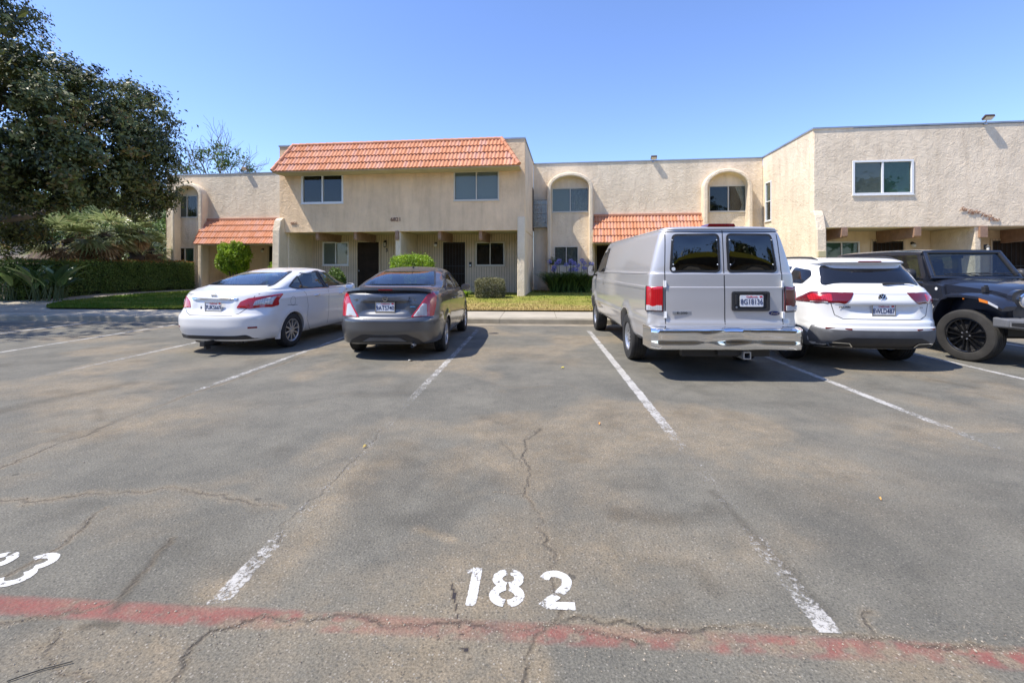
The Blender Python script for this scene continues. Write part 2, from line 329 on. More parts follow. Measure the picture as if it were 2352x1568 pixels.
def asphalt_mat():
    m = bpy.data.materials.new('asphalt'); m.use_nodes = True; nt = m.node_tree; L = nt.links.new; b = nt.nodes['Principled BSDF']
    b.inputs['Specular IOR Level'].default_value = .3; setin(b, Roughness=.88)
    tc = nn(nt, 'ShaderNodeTexCoord'); V = tc.outputs['Object']
    def noise(s, d=4, r=.6, dist=0):
        n = nn(nt, 'ShaderNodeTexNoise'); setin(n, Scale=s, Detail=d, Roughness=r, Distortion=dist); L(V, n.inputs['Vector']); return n.outputs[0]
    def ramp(inp, p0, c0, p1, c1):
        r = nn(nt, 'ShaderNodeValToRGB'); e = r.color_ramp.elements; e[0].position = p0; e[0].color = (*c0, 1) if len(c0) == 3 else c0
        e[1].position = p1; e[1].color = (*c1, 1); L(inp, r.inputs[0]); return r.outputs[0]
    def att(n): a = nn(nt, 'ShaderNodeAttribute', attribute_name=n); return a.outputs['Fac']
    def mix(f, a, b_, mode='MIX'):
        x = nn(nt, 'ShaderNodeMix', data_type='RGBA', blend_type=mode)
        if isinstance(f, (int, float)): x.inputs[0].default_value = f
        else: L(f, x.inputs[0])
        for i, c in ((6, a), (7, b_)):
            if isinstance(c, tuple): x.inputs[i].default_value = (*c, 1)
            else: L(c, x.inputs[i])
        return x.outputs[2]
    def math_(op, a, b_=None, c=None, clamp=False):
        x = nn(nt, 'ShaderNodeMath', operation=op); x.use_clamp = clamp
        for i, v in enumerate((a, b_, c)):
            if v is None: continue
            if isinstance(v, (int, float)): x.inputs[i].default_value = v
            else: L(v, x.inputs[i])
        return x.outputs[0]
    base = ramp(noise(1.3, 10, .74), .33, (.108, .104, .088), .70, (.188, .176, .142))
    grain = ramp(noise(95, 3, .8), .36, (.62, .62, .62), .62, (1.22, 1.21, 1.2))
    # stone chips
    vo = nn(nt, 'ShaderNodeTexVoronoi'); setin(vo, Scale=75); L(V, vo.inputs['Vector'])
    vc = nn(nt, 'ShaderNodeSeparateColor'); L(vo.outputs['Color'], vc.inputs[0])
    chip = math_('MULTIPLY', math_('GREATER_THAN', vc.outputs[0], .82), math_('LESS_THAN', vo.outputs['Distance'], .32))
    chipd = math_('MULTIPLY', math_('LESS_THAN', vc.outputs[1], .16), math_('LESS_THAN', vo.outputs['Distance'], .4))
    c = mix(1, base, grain, 'MULTIPLY')
    tanc = mix(1, ramp(noise(6, 5, .7), .3, (.20, .162, .108), .7, (.285, .232, .160)), grain, 'MULTIPLY')
    dn = math_('ADD', math_('MULTIPLY_ADD', noise(26, 5, .75), 1.1, -.55), math_('MULTIPLY_ADD', noise(4.5, 6, .75), 1.8, -.92))
    dfac = math_('MULTIPLY', math_('ADD', att('dirt'), math_('MULTIPLY', dn, math_('MULTIPLY', att('dirt'), 1.6)), clamp=True), .85)
    c = mix(dfac, c, tanc)
    c = mix(math_('MULTIPLY', chip, math_('MULTIPLY_ADD', att('dirt'), .4, .35)), c, (.36, .33, .28))
    c = mix(math_('MULTIPLY', chipd, .5), c, (.05, .048, .045))
    c = mix(math_('MULTIPLY', math_('MINIMUM', att('stain'), 1.0), .62), c, mix(1, c, (.42, .40, .38), 'MULTIPLY'))
    vs = nn(nt, 'ShaderNodeTexVoronoi'); setin(vs, Scale=2.6); L(V, vs.inputs['Vector']); vsc = nn(nt, 'ShaderNodeSeparateColor'); L(vs.outputs['Color'], vsc.inputs[0])
    drip = math_('MULTIPLY', math_('GREATER_THAN', vsc.outputs[0], .55), math_('LESS_THAN', math_('ADD', vs.outputs['Distance'], math_('MULTIPLY', noise(30, 3, .6), .05)), math_('MULTIPLY_ADD', vsc.outputs[1], .05, .045)))
    c = mix(math_('MULTIPLY', drip, .55), c, (.045, .042, .036))
    c = mix(math_('GREATER_THAN', att('stain'), 1.3), c, (.035, .03, .032))
    redn = math_('MULTIPLY_ADD', noise(60, 4, .8), 1.6, -.8)
    rf = math_('ADD', att('red'), math_('MULTIPLY', redn, math_('MULTIPLY', att('red'), 1.2)), clamp=True)
    c = mix(math_('MULTIPLY', rf, .9), c, ramp(noise(9, 4, .7), .3, (.19, .055, .048), .7, (.30, .085, .072)))
    c = mix(math_('MULTIPLY', att('crack'), .72), c, (.035, .030, .026))
    L(c, b.inputs['Base Color'])
    h1 = math_('ADD', noise(70, 5, .75), math_('MULTIPLY', vo.outputs['Distance'], -.5))
    bp = nn(nt, 'ShaderNodeBump'); setin(bp, Strength=.8, Distance=.006); L(h1, bp.inputs['Height'])
    bp2 = nn(nt, 'ShaderNodeBump'); setin(bp2, Strength=1, Distance=.008); L(math_('MULTIPLY', att('crack'), -1.0), bp2.inputs['Height']); L(bp.outputs[0], bp2.inputs['Normal'])
    L(bp2.outputs[0], b.inputs['Normal'])
    return m
M['asphalt'] = asphalt_mat()
def build_lot():
    parts = [lot_patch(-4.0, 4.0, .96, 4.2, .012), lot_patch(-11.0, 11.0, 4.2, 12.6, .035)]
    Vs, Fs, off, A = [], [], 0, {k: [] for k in ('crack', 'dirt', 'stain', 'red')}
    for V, F, at in parts:
        Vs.append(V); Fs.append(F + off); off += len(V)
        for k in A: A[k].append(at[k])
    # outer low-resolution sheets round the detailed area
    for (x0, x1, y0, y1) in ((-60, -11, 4.2, 12.6), (11, 60, 4.2, 12.6), (-60, -4, .96, 4.2), (4, 60, .96, 4.2), (-60, 60, -14, .96)):
        nx = max(2, int((x1 - x0) / .5)); ny = max(2, int((y1 - y0) / .5))
        X, Y = np.meshgrid(np.linspace(x0, x1, nx), np.linspace(y0, y1, ny)); idx = np.arange(nx * ny).reshape(ny, nx)
        Vs.append(np.stack([X, Y, X * 0], -1).reshape(-1, 3)); Fs.append(np.stack([idx[:-1, :-1], idx[:-1, 1:], idx[1:, 1:], idx[1:, :-1]], -1).reshape(-1, 4) + off); off += nx * ny
        A['dirt'].append(np.clip((fbm(X, Y, 9, 6, .75) - .50) * 5.5, 0, .72).ravel())
        for k in ('crack', 'stain', 'red'): A[k].append(np.zeros(nx * ny))
    V = np.concatenate(Vs); F = np.concatenate(Fs)
    me = bpy.data.meshes.new('parking_lot'); me.vertices.add(len(V)); me.vertices.foreach_set('co', V.astype(np.float32).ravel())
    me.loops.add(F.size); me.loops.foreach_set('vertex_index', F.astype(np.int32).ravel())
    me.polygons.add(len(F)); me.polygons.foreach_set('loop_start', np.arange(0, F.size, 4, dtype=np.int32)); me.update(calc_edges=True)
    me.polygons.foreach_set('use_smooth', np.ones(len(F), dtype=bool))
    for k in A: set_attr(me, k, np.concatenate(A[k]))
    me.materials.append(M['asphalt']); o = link(bpy.data.objects.new('parking_lot', me)); tag(o, kind='structure')
build_lot()
tag(MB().add([(-900,-900,-.05),(900,-900,-.05),(900,900,-.05),(-900,900,-.05)], [(0,1,2,3)]).build('ground', mat('far_ground', (.16,.15,.11), .95, var=.3, vscale=.05)), kind='structure')
# painted lines -------------------------------------------------
def paint_mat(name, col, soft=False):
    m = bpy.data.materials.new(name); m.use_nodes = True; nt = m.node_tree; L = nt.links.new; b = nt.nodes['Principled BSDF']
    b.inputs['Base Color'].default_value = (*col, 1); setin(b, Roughness=.7)
    tc = nn(nt, 'ShaderNodeTexCoord'); at = nn(nt, 'ShaderNodeAttribute', attribute_name='wear')
    n = nn(nt, 'ShaderNodeTexNoise'); setin(n, Scale=38, Detail=6, Roughness=.78, Distortion=.4); L(tc.outputs['Object'], n.inputs['Vector'])
    n2 = nn(nt, 'ShaderNodeTexNoise'); setin(n2, Scale=5, Detail=4, Roughness=.6); L(tc.outputs['Object'], n2.inputs['Vector'])
    s = nn(nt, 'ShaderNodeMath', operation='MULTIPLY_ADD'); s.inputs[1].default_value = .35; L(n2.outputs[0], s.inputs[0]); L(n.outputs[0], s.inputs[2])
    d = nn(nt, 'ShaderNodeMath', operation='SUBTRACT'); L(s.outputs[0], d.inputs[0]); L(at.outputs['Fac'], d.inputs[1])
    k = nn(nt, 'ShaderNodeMath', operation='MULTIPLY_ADD'); k.inputs[1].default_value = 8 if soft else 13; k.inputs[2].default_value = 0; k.use_clamp = True; L(d.outputs[0], k.inputs[0])
    al = nn(nt, 'ShaderNodeMath', operation='MULTIPLY'); al.inputs[1].default_value = .74 if soft else .96; L(k.outputs[0], al.inputs[0]); L(al.outputs[0], b.inputs['Alpha'])
    r = nn(nt, 'ShaderNodeValToRGB'); e = r.color_ramp.elements; e[0].position = .3; e[0].color = (*[c * .72 for c in col], 1); e[1].position = .7; e[1].color = (*col, 1)
    L(n2.outputs[0], r.inputs[0]); L(r.outputs[0], b.inputs['Base Color'])
    return m
M['linepaint'] = paint_mat('line_paint', (.58, .56, .52), True); M['digitpaint'] = paint_mat('digit_paint', (.68, .67, .64))
def bay_line(s, segs, wd=.052):
    """segs: (t, wear) samples along the bay direction"""
    ts = np.arange(segs[0][0], segs[-1][0], .06); V = []; W = []
    wv = np.interp(ts, [a for a, b in segs], [b for a, b in segs]); rng = np.random.default_rng(int(abs(s) * 100))
    for t, q in zip(ts, wv):
        j = rng.normal(0, .003)
        for k in (-1, -.8, .8, 1):
            x, y = lot(s + k * wd + j, t); V.append((x, y, .0022)); W.append(q + (.16 if abs(k) == 1 else 0))
    F = [(4 * i + k, 4 * i + k + 1, 4 * i + 5 + k, 4 * i + 4 + k) for i in range(len(ts) - 1) for k in range(3)]
    o = MB().add(V, F).build('parking_line', M['linepaint']); set_attr(o.data, 'wear', W); o['kind'] = 'structure'
bay_line(-1.43, [(1.98, .72), (2.04, .60), (2.2, .60), (2.5, .70), (2.7, .78), (3.0, .73), (4.2, .73), (4.7, .76), (5.4, .66), (6.6, .6), (8, .6), (11, .62), (11.3, .8)])
bay_line(1.20, [(1.97, .62), (2.1, .60), (2.4, .70), (2.8, .78), (3.0, .73), (3.8, .73), (4.2, .68), (4.6, .58), (5.2, .52), (7, .52), (10, .52), (11.0, .6)], .055)
bay_line(3.82, [(3.6, .86), (4.3, .68), (4.8, .6), (5.4, .54), (8, .54), (11, .55)])
bay_line(6.50, [(5.0, .68), (5.4, .6), (7, .54), (11, .55)])
bay_line(9.15, [(5.0, .6), (11, .45)])
bay_line(-4.13, [(4.6, .88), (5.5, .68), (6.2, .6), (7.0, .60), (8, .58), (11, .6)])
bay_line(-6.78, [(5.5, .9), (6.0, .72), (6.6, .66), (7.5, .62), (9, .58), (9.4, .85), (10.5, .7), (11.2, .6)])
bay_line(-9.42, [(6.0, .6), (8, .56), (9.6, .54), (10.9, .55), (11.6, .45)])
bay_line(-12.1, [(8.0, .5), (10.5, .42), (12.0, .42)])
bay_line(-14.8, [(8.0, .5), (12.0, .45)])
# stencilled numbers
def arc(cx, cy, rx, ry, a0, a1, n=14): return [(cx + rx * math.cos(R(a0 + (a1 - a0) * i / n)), cy + ry * math.sin(R(a0 + (a1 - a0) * i / n))) for i in range(n + 1)]
def stroke(pts, wd):
    V = []; n = len(pts)
    for i, p in enumerate(pts):
        a = pts[max(0, i - 1)]; b = pts[min(n - 1, i + 1)]; l = math.hypot(b[0] - a[0], b[1] - a[1]); nx, ny = -(b[1] - a[1]) / l, (b[0] - a[0]) / l
        V += [(p[0] + nx * wd / 2, p[1] + ny * wd / 2), (p[0] - nx * wd / 2, p[1] - ny * wd / 2)]
    return V, [(2 * i, 2 * i + 1, 2 * i + 3, 2 * i + 2) for i in range(n - 1)]
W_ = .048
GL = {'1': [([(.052, .0), (.052, .262)], W_), ([(.002, .228), (.03, .24)], .03)],
      '8': [(arc(.083, .187, .052, .048, 100, 262), W_), (arc(.083, .187, .052, .048, -82, 80), W_), (arc(.083, .075, .058, .052, 98, 262), W_), (arc(.083, .075, .058, .052, -82, 82), W_)],
      '2': [(arc(.083, .178, .055, .058, 165, -20, 16) + [(.125, .135), (.095, .095)], W_), ([(.088, .088), (.045, .045), (.022, .012)], W_), ([(.05, .022), (.165, .022)], W_)],
      '3': [(arc(.075, .19, .055, .05, 160, -70, 14), W_), (arc(.075, .075, .062, .053, 70, -160, 16), W_)]}
def number(name, digits, x0, y0, label):
    V = []; F = []; W = []; ZZ = []; x = 0; nst = 0
    for d in digits:
        for pts, wd in GL[d]:
            fine = []
            for a, b in zip(pts[:-1], pts[1:]):
                k = max(1, int(math.hypot(b[0] - a[0], b[1] - a[1]) / .02)); fine += [(a[0] + (b[0] - a[0]) * i / k, a[1] + (b[1] - a[1]) * i / k) for i in range(k)]
            fine.append(pts[-1]); n = len(fine); nst += 1
            for i, p in enumerate(fine):
                a = fine[max(0, i - 1)]; b = fine[min(n - 1, i + 1)]; l = math.hypot(b[0] - a[0], b[1] - a[1]); nx, ny = -(b[1] - a[1]) / l * wd / 2, (b[0] - a[0]) / l * wd / 2
                for q, ww in ((1.0, .66), (.82, .55), (-.82, .55), (-1.0, .66)): V.append((x + p[0] + nx * q, p[1] + ny * q)); W.append(max(ww, .62 if i in (0, n - 1) else 0)); ZZ.append(nst)
            o = len(V) - 4 * n; F += [(o + 4 * i + k, o + 4 * i + k + 1, o + 4 * i + 5 + k, o + 4 * i + 4 + k) for i in range(n - 1) for k in range(3)]
        x += {'1': .125, '8': .225, '2': .2, '3': .2}[d]
    P = [(x0 + a * LS[0] + b * LD[0], y0 + a * LS[1] + b * LD[1], .002 + .0003 * (zz % 6)) for (a, b), zz in zip(V, ZZ)]
    o = MB().add(P, F).build(name, M['digitpaint']); set_attr(o.data, 'wear', W); o['kind'] = 'structure'
number('bay_number', '182', -.236, 2.055, '')
number('bay_number', '183', -2.84, 2.195, '')
# ------------------------------------------------------------ kerb, pavement, lawns
def rise_pt(x, y):
    z = .16
    for _ in range(6): X, Y = ground_pt(x, y, z); z = .155 + .16 * min(1, max(0, (X * LD[0] + Y * LD[1] - 14.055) / 5.0))
    return X, Y
KT = 12.20                                   # kerb face, distance along the bays
M['conc'] = mat('concrete', (.40, .355, .275), .9, var=.16, vscale=1.3, bump=.004, bscale=60)
M['kerb'] = mat('kerb_concrete', (.32, .285, .215), .9, var=.3, vscale=1.8, bump=.006, bscale=50)
M['gutter'] = mat('gutter_concrete', (.26, .22, .16), .95, var=.3, vscale=1.5, bump=.006, bscale=40)
def lotp(s, t, z): x, y = lot(s, t); return (x, y, z)
def lotbox(mb, s0, s1, t0, t1, z0, z1):
    c = [lotp(s, t, z) for z in (z0, z1) for s, t in ((s0, t0), (s1, t0), (s1, t1), (s0, t1))]
    return mb.add(c, [(0,3,2,1),(4,5,6,7),(0,1,5,4),(1,2,6,5),(2,3,7,6),(3,0,4,7)])
def build_kerb():
    m = MB(); prof = [(KT - .02, -.02), (KT - .015, .115), (KT, .138), (KT + .16, .142), (KT + .16, -.02)]
    s = -40
    rng = random.Random(3)
    while s < 40:
        a, b = s + .004, s + 3.0 - .004; dz = rng.uniform(-.003, .003)
        m.add([lotp(a, t, z + dz) for t, z in prof] + [lotp(b, t, z + dz) for t, z in prof], [tuple(range(5)), tuple(range(9, 4, -1))] + [(i, i + 5, (i + 1) % 5 + 5, (i + 1) % 5) for i in range(5)])
        s += 3.0
    tag(m.build('kerb', M['kerb']), kind='structure')
    g = MB(); lotbox(g, -40, 40, KT - .42, KT - .02, -.02, .003); tag(g.build('gutter', M['gutter']), kind='structure')
    p = MB(); s = -40
    while s < 40:
        lotbox(p, s + .006, s + 1.494, KT + .162, KT + 1.86, 0, .145 + rng.uniform(-.002, .002)); s += 1.5
    tag(p.build('pavement', M['conc']), kind='structure')
    # wide walk at far left curving towards the building, behind the left lawn
    q = MB()
    pts = [ground_pt(-900, 700, .15), ground_pt(-900, 735, .15)]
    x, y = [], []
    outer = [(-500, 716), (-500, 696), (-100, 694), (30, 690), (130, 685), (230, 674), (330, 664.5), (430, 658.5), (520, 657)]
    inner = [(600, 664), (520, 666), (430, 669.5), (330, 675), (230, 684), (150, 692), (112, 700), (105, 706), (125, 712), (200, 715.5)]
    P = [rise_pt(a, b) for a, b in outer + inner]; pts = [Vector(p) for p in P]; n0 = len(pts); gx = min(p[0] for p in P)
    def inside(x, y):
        c = False
        for i in range(n0):
            (xi, yi), (xj, yj) = P[i], P[i - 1]
            if (yi > y) != (yj > y) and x < (xj - xi) * (y - yi) / (yj - yi) + xi: c = not c
        return c
    for i in range(90):
        for j in range(60):
            x, y = -34 + i * .4, 12 + j * .3
            if inside(x, y): pts.append(Vector((x, y)))
    V, _, F, *_ = delaunay_2d_cdt(pts, [(i, (i + 1) % n0) for i in range(n0)], [], 0, 1e-5)
    F = [f for f in F if inside(sum(V[i].x for i in f) / len(f), sum(V[i].y for i in f) / len(f))]
    lz = lambda t: .139 + .16 * min(1, max(0, (t - KT - 1.855) / 5.0))
    q.add([(v.x, v.y, lz(v.x * LD[0] + v.y * LD[1]) + .012) for v in V], [tuple(f) for f in F]); tag(q.build('path', M['conc']), kind='structure')
build_kerb()
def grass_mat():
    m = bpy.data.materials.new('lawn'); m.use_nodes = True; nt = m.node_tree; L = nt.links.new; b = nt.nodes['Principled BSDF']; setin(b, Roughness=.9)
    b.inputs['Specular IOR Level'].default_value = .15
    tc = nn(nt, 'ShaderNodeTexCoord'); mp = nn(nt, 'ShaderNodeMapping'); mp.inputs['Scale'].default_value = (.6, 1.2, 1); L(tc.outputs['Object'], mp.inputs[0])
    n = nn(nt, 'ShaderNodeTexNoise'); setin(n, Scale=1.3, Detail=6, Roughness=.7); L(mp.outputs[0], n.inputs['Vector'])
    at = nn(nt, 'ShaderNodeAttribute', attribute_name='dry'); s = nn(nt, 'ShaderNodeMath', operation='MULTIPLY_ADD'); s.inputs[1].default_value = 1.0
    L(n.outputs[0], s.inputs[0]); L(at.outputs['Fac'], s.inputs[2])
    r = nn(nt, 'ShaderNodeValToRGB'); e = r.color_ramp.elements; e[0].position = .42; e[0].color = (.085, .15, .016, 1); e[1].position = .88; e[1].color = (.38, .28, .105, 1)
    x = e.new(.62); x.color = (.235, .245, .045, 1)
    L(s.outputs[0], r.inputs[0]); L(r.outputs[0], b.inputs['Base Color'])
    n2 = nn(nt, 'ShaderNodeTexNoise'); setin(n2, Scale=60, Detail=3, Roughness=.8); L(tc.outputs['Object'], n2.inputs['Vector'])
    bp = nn(nt, 'ShaderNodeBump'); setin(bp, Strength=1, Distance=.02); L(n2.outputs[0], bp.inputs['Height']); L(bp.outputs[0], b.inputs['Normal'])
    return m
M['lawn'] = grass_mat()
LAWN_T = KT + 1.855
def lawn_z(t): return .17 + .16 * min(1, max(0, (t - LAWN_T) / 5.0))
def build_lawn():
    # soil bank under and behind everything past the pavement
    m = MB(); ts = [LAWN_T, LAWN_T + .5, LAWN_T + 1.5, LAWN_T + 3, LAWN_T + 5, LAWN_T + 30]; V = []
    for t in ts:
        for s in (-60, 60): V.append(lotp(s, t, lawn_z(t) - .035))
    m.add(V, [(2 * i, 2 * i + 1, 2 * i + 3, 2 * i + 2) for i in range(len(ts) - 1)])
    tag(m.build('soil', mat('soil', (.15, .115, .075), 1, var=.3, vscale=2, bump=.02, bscale=12)), kind='structure')
    def lawn(inside, s0, s1, t0, t1, dryf, seed, nbl):
        st = .12; ss = np.arange(s0, s1, st); tt = np.arange(t0, t1, st); V = []; F = []; D = []
        for t in tt:
            for s in ss:
                x, y = lot(s, t); V.append((x, y, lawn_z(t) + .02)); D.append(dryf(s, t))
        n = len(ss)
        for i in range(len(tt) - 1):
            for j in range(n - 1):
                if inside(*lot(ss[j] + st / 2, tt[i] + st / 2)): F.append((i * n + j, i * n + j + 1, (i + 1) * n + j + 1, (i + 1) * n + j))
        o = MB().add(V, F).build('lawn', M['lawn']); set_attr(o.data, 'dry', D); o['kind'] = 'structure'
        rng = np.random.default_rng(seed); V = []; F = []; D = []; k = 0
        while k < nbl:
            s = rng.uniform(s0, s1); u = rng.random(); t = t0 + (t1 - t0) * (u ** 1.6); x, y = lot(s, t)
            if not inside(x, y): nbl -= 1; continue
            z = lawn_z(t) + .015; a = rng.uniform(0, 6.28); hh = rng.uniform(.03, .065); dx, dy = math.cos(a) * .012, math.sin(a) * .012; lx, ly = rng.normal(0, .02, 2)
            V += [(x - dx, y - dy, z), (x + dx, y + dy, z), (x + lx, y + ly, z + hh)]; F.append((3 * k, 3 * k + 1, 3 * k + 2)); d = dryf(s, t) + rng.uniform(-.05, .05); D += [d] * 3; k += 1
        me = bpy.data.meshes.new('grass'); me.from_pydata(V, [], F); me.materials.append(M['lawn']); set_attr(me, 'dry', D)
        g = link(bpy.data.objects.new('grass', me)); return g
    def in_right(x, y): return x > -8.5
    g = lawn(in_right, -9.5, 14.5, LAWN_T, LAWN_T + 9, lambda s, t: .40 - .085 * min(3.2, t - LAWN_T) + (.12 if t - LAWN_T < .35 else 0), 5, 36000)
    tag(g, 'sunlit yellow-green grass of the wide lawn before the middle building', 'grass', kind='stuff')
    inner = [rise_pt(a, b) for a, b in [(640, 664), (520, 666), (430, 669.5), (330, 675), (230, 684), (150, 692), (112, 700), (105, 706), (125, 712), (200, 715.6), (420, 716), (640, 716)]]
    def in_left(x, y):
        c = False; j = len(inner) - 1
        for i in range(len(inner)):
            (xi, yi), (xj, yj) = inner[i], inner[j]
            if (yi > y) != (yj > y) and x < (xj - xi) * (y - yi) / (yj - yi) + xi: c = not c
            j = i
        return c and x <= -8.5
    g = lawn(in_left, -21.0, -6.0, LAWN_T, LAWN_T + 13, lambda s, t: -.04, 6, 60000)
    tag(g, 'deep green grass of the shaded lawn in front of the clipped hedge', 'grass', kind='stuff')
build_lawn()
# ------------------------------------------------------------ buildings (shared axes: u along the facades, v into depth)
TH = R(7.0); BO = (1.2, 23.1); UX = (math.cos(TH), -math.sin(TH)); VX = (math.sin(TH), math.cos(TH)); BASE = .30
def pf(x, y, v):
    """photo pixel to (u, z) on the vertical plane v of the building axes"""
    dx = (x - 1176) / FPX; a = dx * VX[0] + VX[1]; c = BO[0] * VX[0] + BO[1] * VX[1]; t = (v + c) / a
    X, Y = dx * t, t; return ((X - BO[0]) * UX[0] + (Y - BO[1]) * UX[1], 1.5 + (613 - y) / FPX * t)
def pw(u, v, z=0): return (BO[0] + u * UX[0] + v * VX[0], BO[1] + u * UX[1] + v * VX[1], z)
def uv_of(x, y): return ((x - BO[0]) * UX[0] + (y - BO[1]) * UX[1], (x - BO[0]) * VX[0] + (y - BO[1]) * VX[1])
def building(name, label, cat='building', group=None): return thing(name, label, cat, (BO[0], BO[1], 0), -TH, group)
def wall_grid(mb, u0, u1, z0, z1, v0, v1, holes=(), ax='u'):
    """wall slab between v0 (front) and v1 (back) with rectangular openings"""
    us = sorted({u0, u1} | {min(max(h[i], u0), u1) for h in holes for i in (0, 1)}); zs = sorted({z0, z1} | {min(max(h[i], z0), z1) for h in holes for i in (2, 3)})
    def solid(i, j):
        if i < 0 or j < 0 or i >= len(us) - 1 or j >= len(zs) - 1: return False
        a = (us[i] + us[i + 1]) / 2; b = (zs[j] + zs[j + 1]) / 2
        return not any(h[0] < a < h[1] and h[2] < b < h[3] for h in holes)
    P = (lambda u, v, z: (u, v, z)) if ax == 'u' else (lambda u, v, z: (v, u, z))
    for i in range(len(us) - 1):
        for j in range(len(zs) - 1):
            if not solid(i, j): continue
            a, b, c, d = us[i], us[i + 1], zs[j], zs[j + 1]
            mb.add([P(a, v0, c), P(b, v0, c), P(b, v0, d), P(a, v0, d)], [(0, 1, 2, 3)]); mb.add([P(a, v1, c), P(b, v1, c), P(b, v1, d), P(a, v1, d)], [(3, 2, 1, 0)])
            if not solid(i - 1, j): mb.add([P(a, v0, c), P(a, v0, d), P(a, v1, d), P(a, v1, c)], [(0, 1, 2, 3)])
            if not solid(i + 1, j): mb.add([P(b, v0, c), P(b, v1, c), P(b, v1, d), P(b, v0, d)], [(0, 1, 2, 3)])
            if not solid(i, j - 1): mb.add([P(a, v0, c), P(a, v1, c), P(b, v1, c), P(b, v0, c)], [(0, 1, 2, 3)])
            if not solid(i, j + 1): mb.add([P(a, v0, d), P(b, v0, d), P(b, v1, d), P(a, v1, d)], [(0, 1, 2, 3)])
    return mb
def wbuild(mb, name, mtl, parent, merge=True):
    """wall mesh: welded so stucco reads as one skin, corners slightly soft"""
    me = mb.mesh(name, mtl); bm = bmesh.new(); bm.from_mesh(me); bmesh.ops.remove_doubles(bm, verts=bm.verts, dist=.0005); bm.to_mesh(me); bm.free()
    o = link(bpy.data.objects.new(name, me), parent)
    b = o.modifiers.new('b', 'BEVEL'); b.width = .035; b.segments = 3; b.limit_method = 'ANGLE'; b.angle_limit = R(60)
    return o
def siding_mat():
    m = mat('porch_siding', (.40, .34, .265), .8); nt = m.node_tree; L = nt.links.new; b = nt.nodes['Principled BSDF']
    tc = nn(nt, 'ShaderNodeTexCoord'); s = nn(nt, 'ShaderNodeSeparateXYZ'); L(tc.outputs['Object'], s.inputs[0])
    d = nn(nt, 'ShaderNodeMath', operation='DIVIDE'); d.inputs[1].default_value = .115; L(s.outputs[0], d.inputs[0])
    f = nn(nt, 'ShaderNodeMath', operation='FRACT'); L(d.outputs[0], f.inputs[0])
    g = nn(nt, 'ShaderNodeMath', operation='LESS_THAN'); g.inputs[1].default_value = .17; L(f.outputs[0], g.inputs[0])
    n = nn(nt, 'ShaderNodeTexNoise'); setin(n, Scale=1.2, Detail=5, Roughness=.6); L(tc.outputs['Object'], n.inputs['Vector'])
    r = nn(nt, 'ShaderNodeValToRGB'); e = r.color_ramp.elements; e[0].position = .3; e[0].color = (.54, .43, .30, 1); e[1].position = .7; e[1].color = (.68, .55, .395, 1); L(n.outputs[0], r.inputs[0])
    x = nn(nt, 'ShaderNodeMix', data_type='RGBA', blend_type='MULTIPLY'); L(g.outputs[0], x.inputs[0]); L(r.outputs[0], x.inputs[6]); x.inputs[7].default_value = (.5, .48, .46, 1)
    L(x.outputs[2], b.inputs['Base Color']); bp = nn(nt, 'ShaderNodeBump', invert=True); setin(bp, Strength=1, Distance=.01); L(g.outputs[0], bp.inputs['Height']); L(bp.outputs[0], b.inputs['Normal'])
    return m
M['siding'] = siding_mat()
M['pane'] = glassmat('window_pane', (.66, .70, .69), -.012); M['room'] = mat('room_dark', (.012, .012, .012), .9)
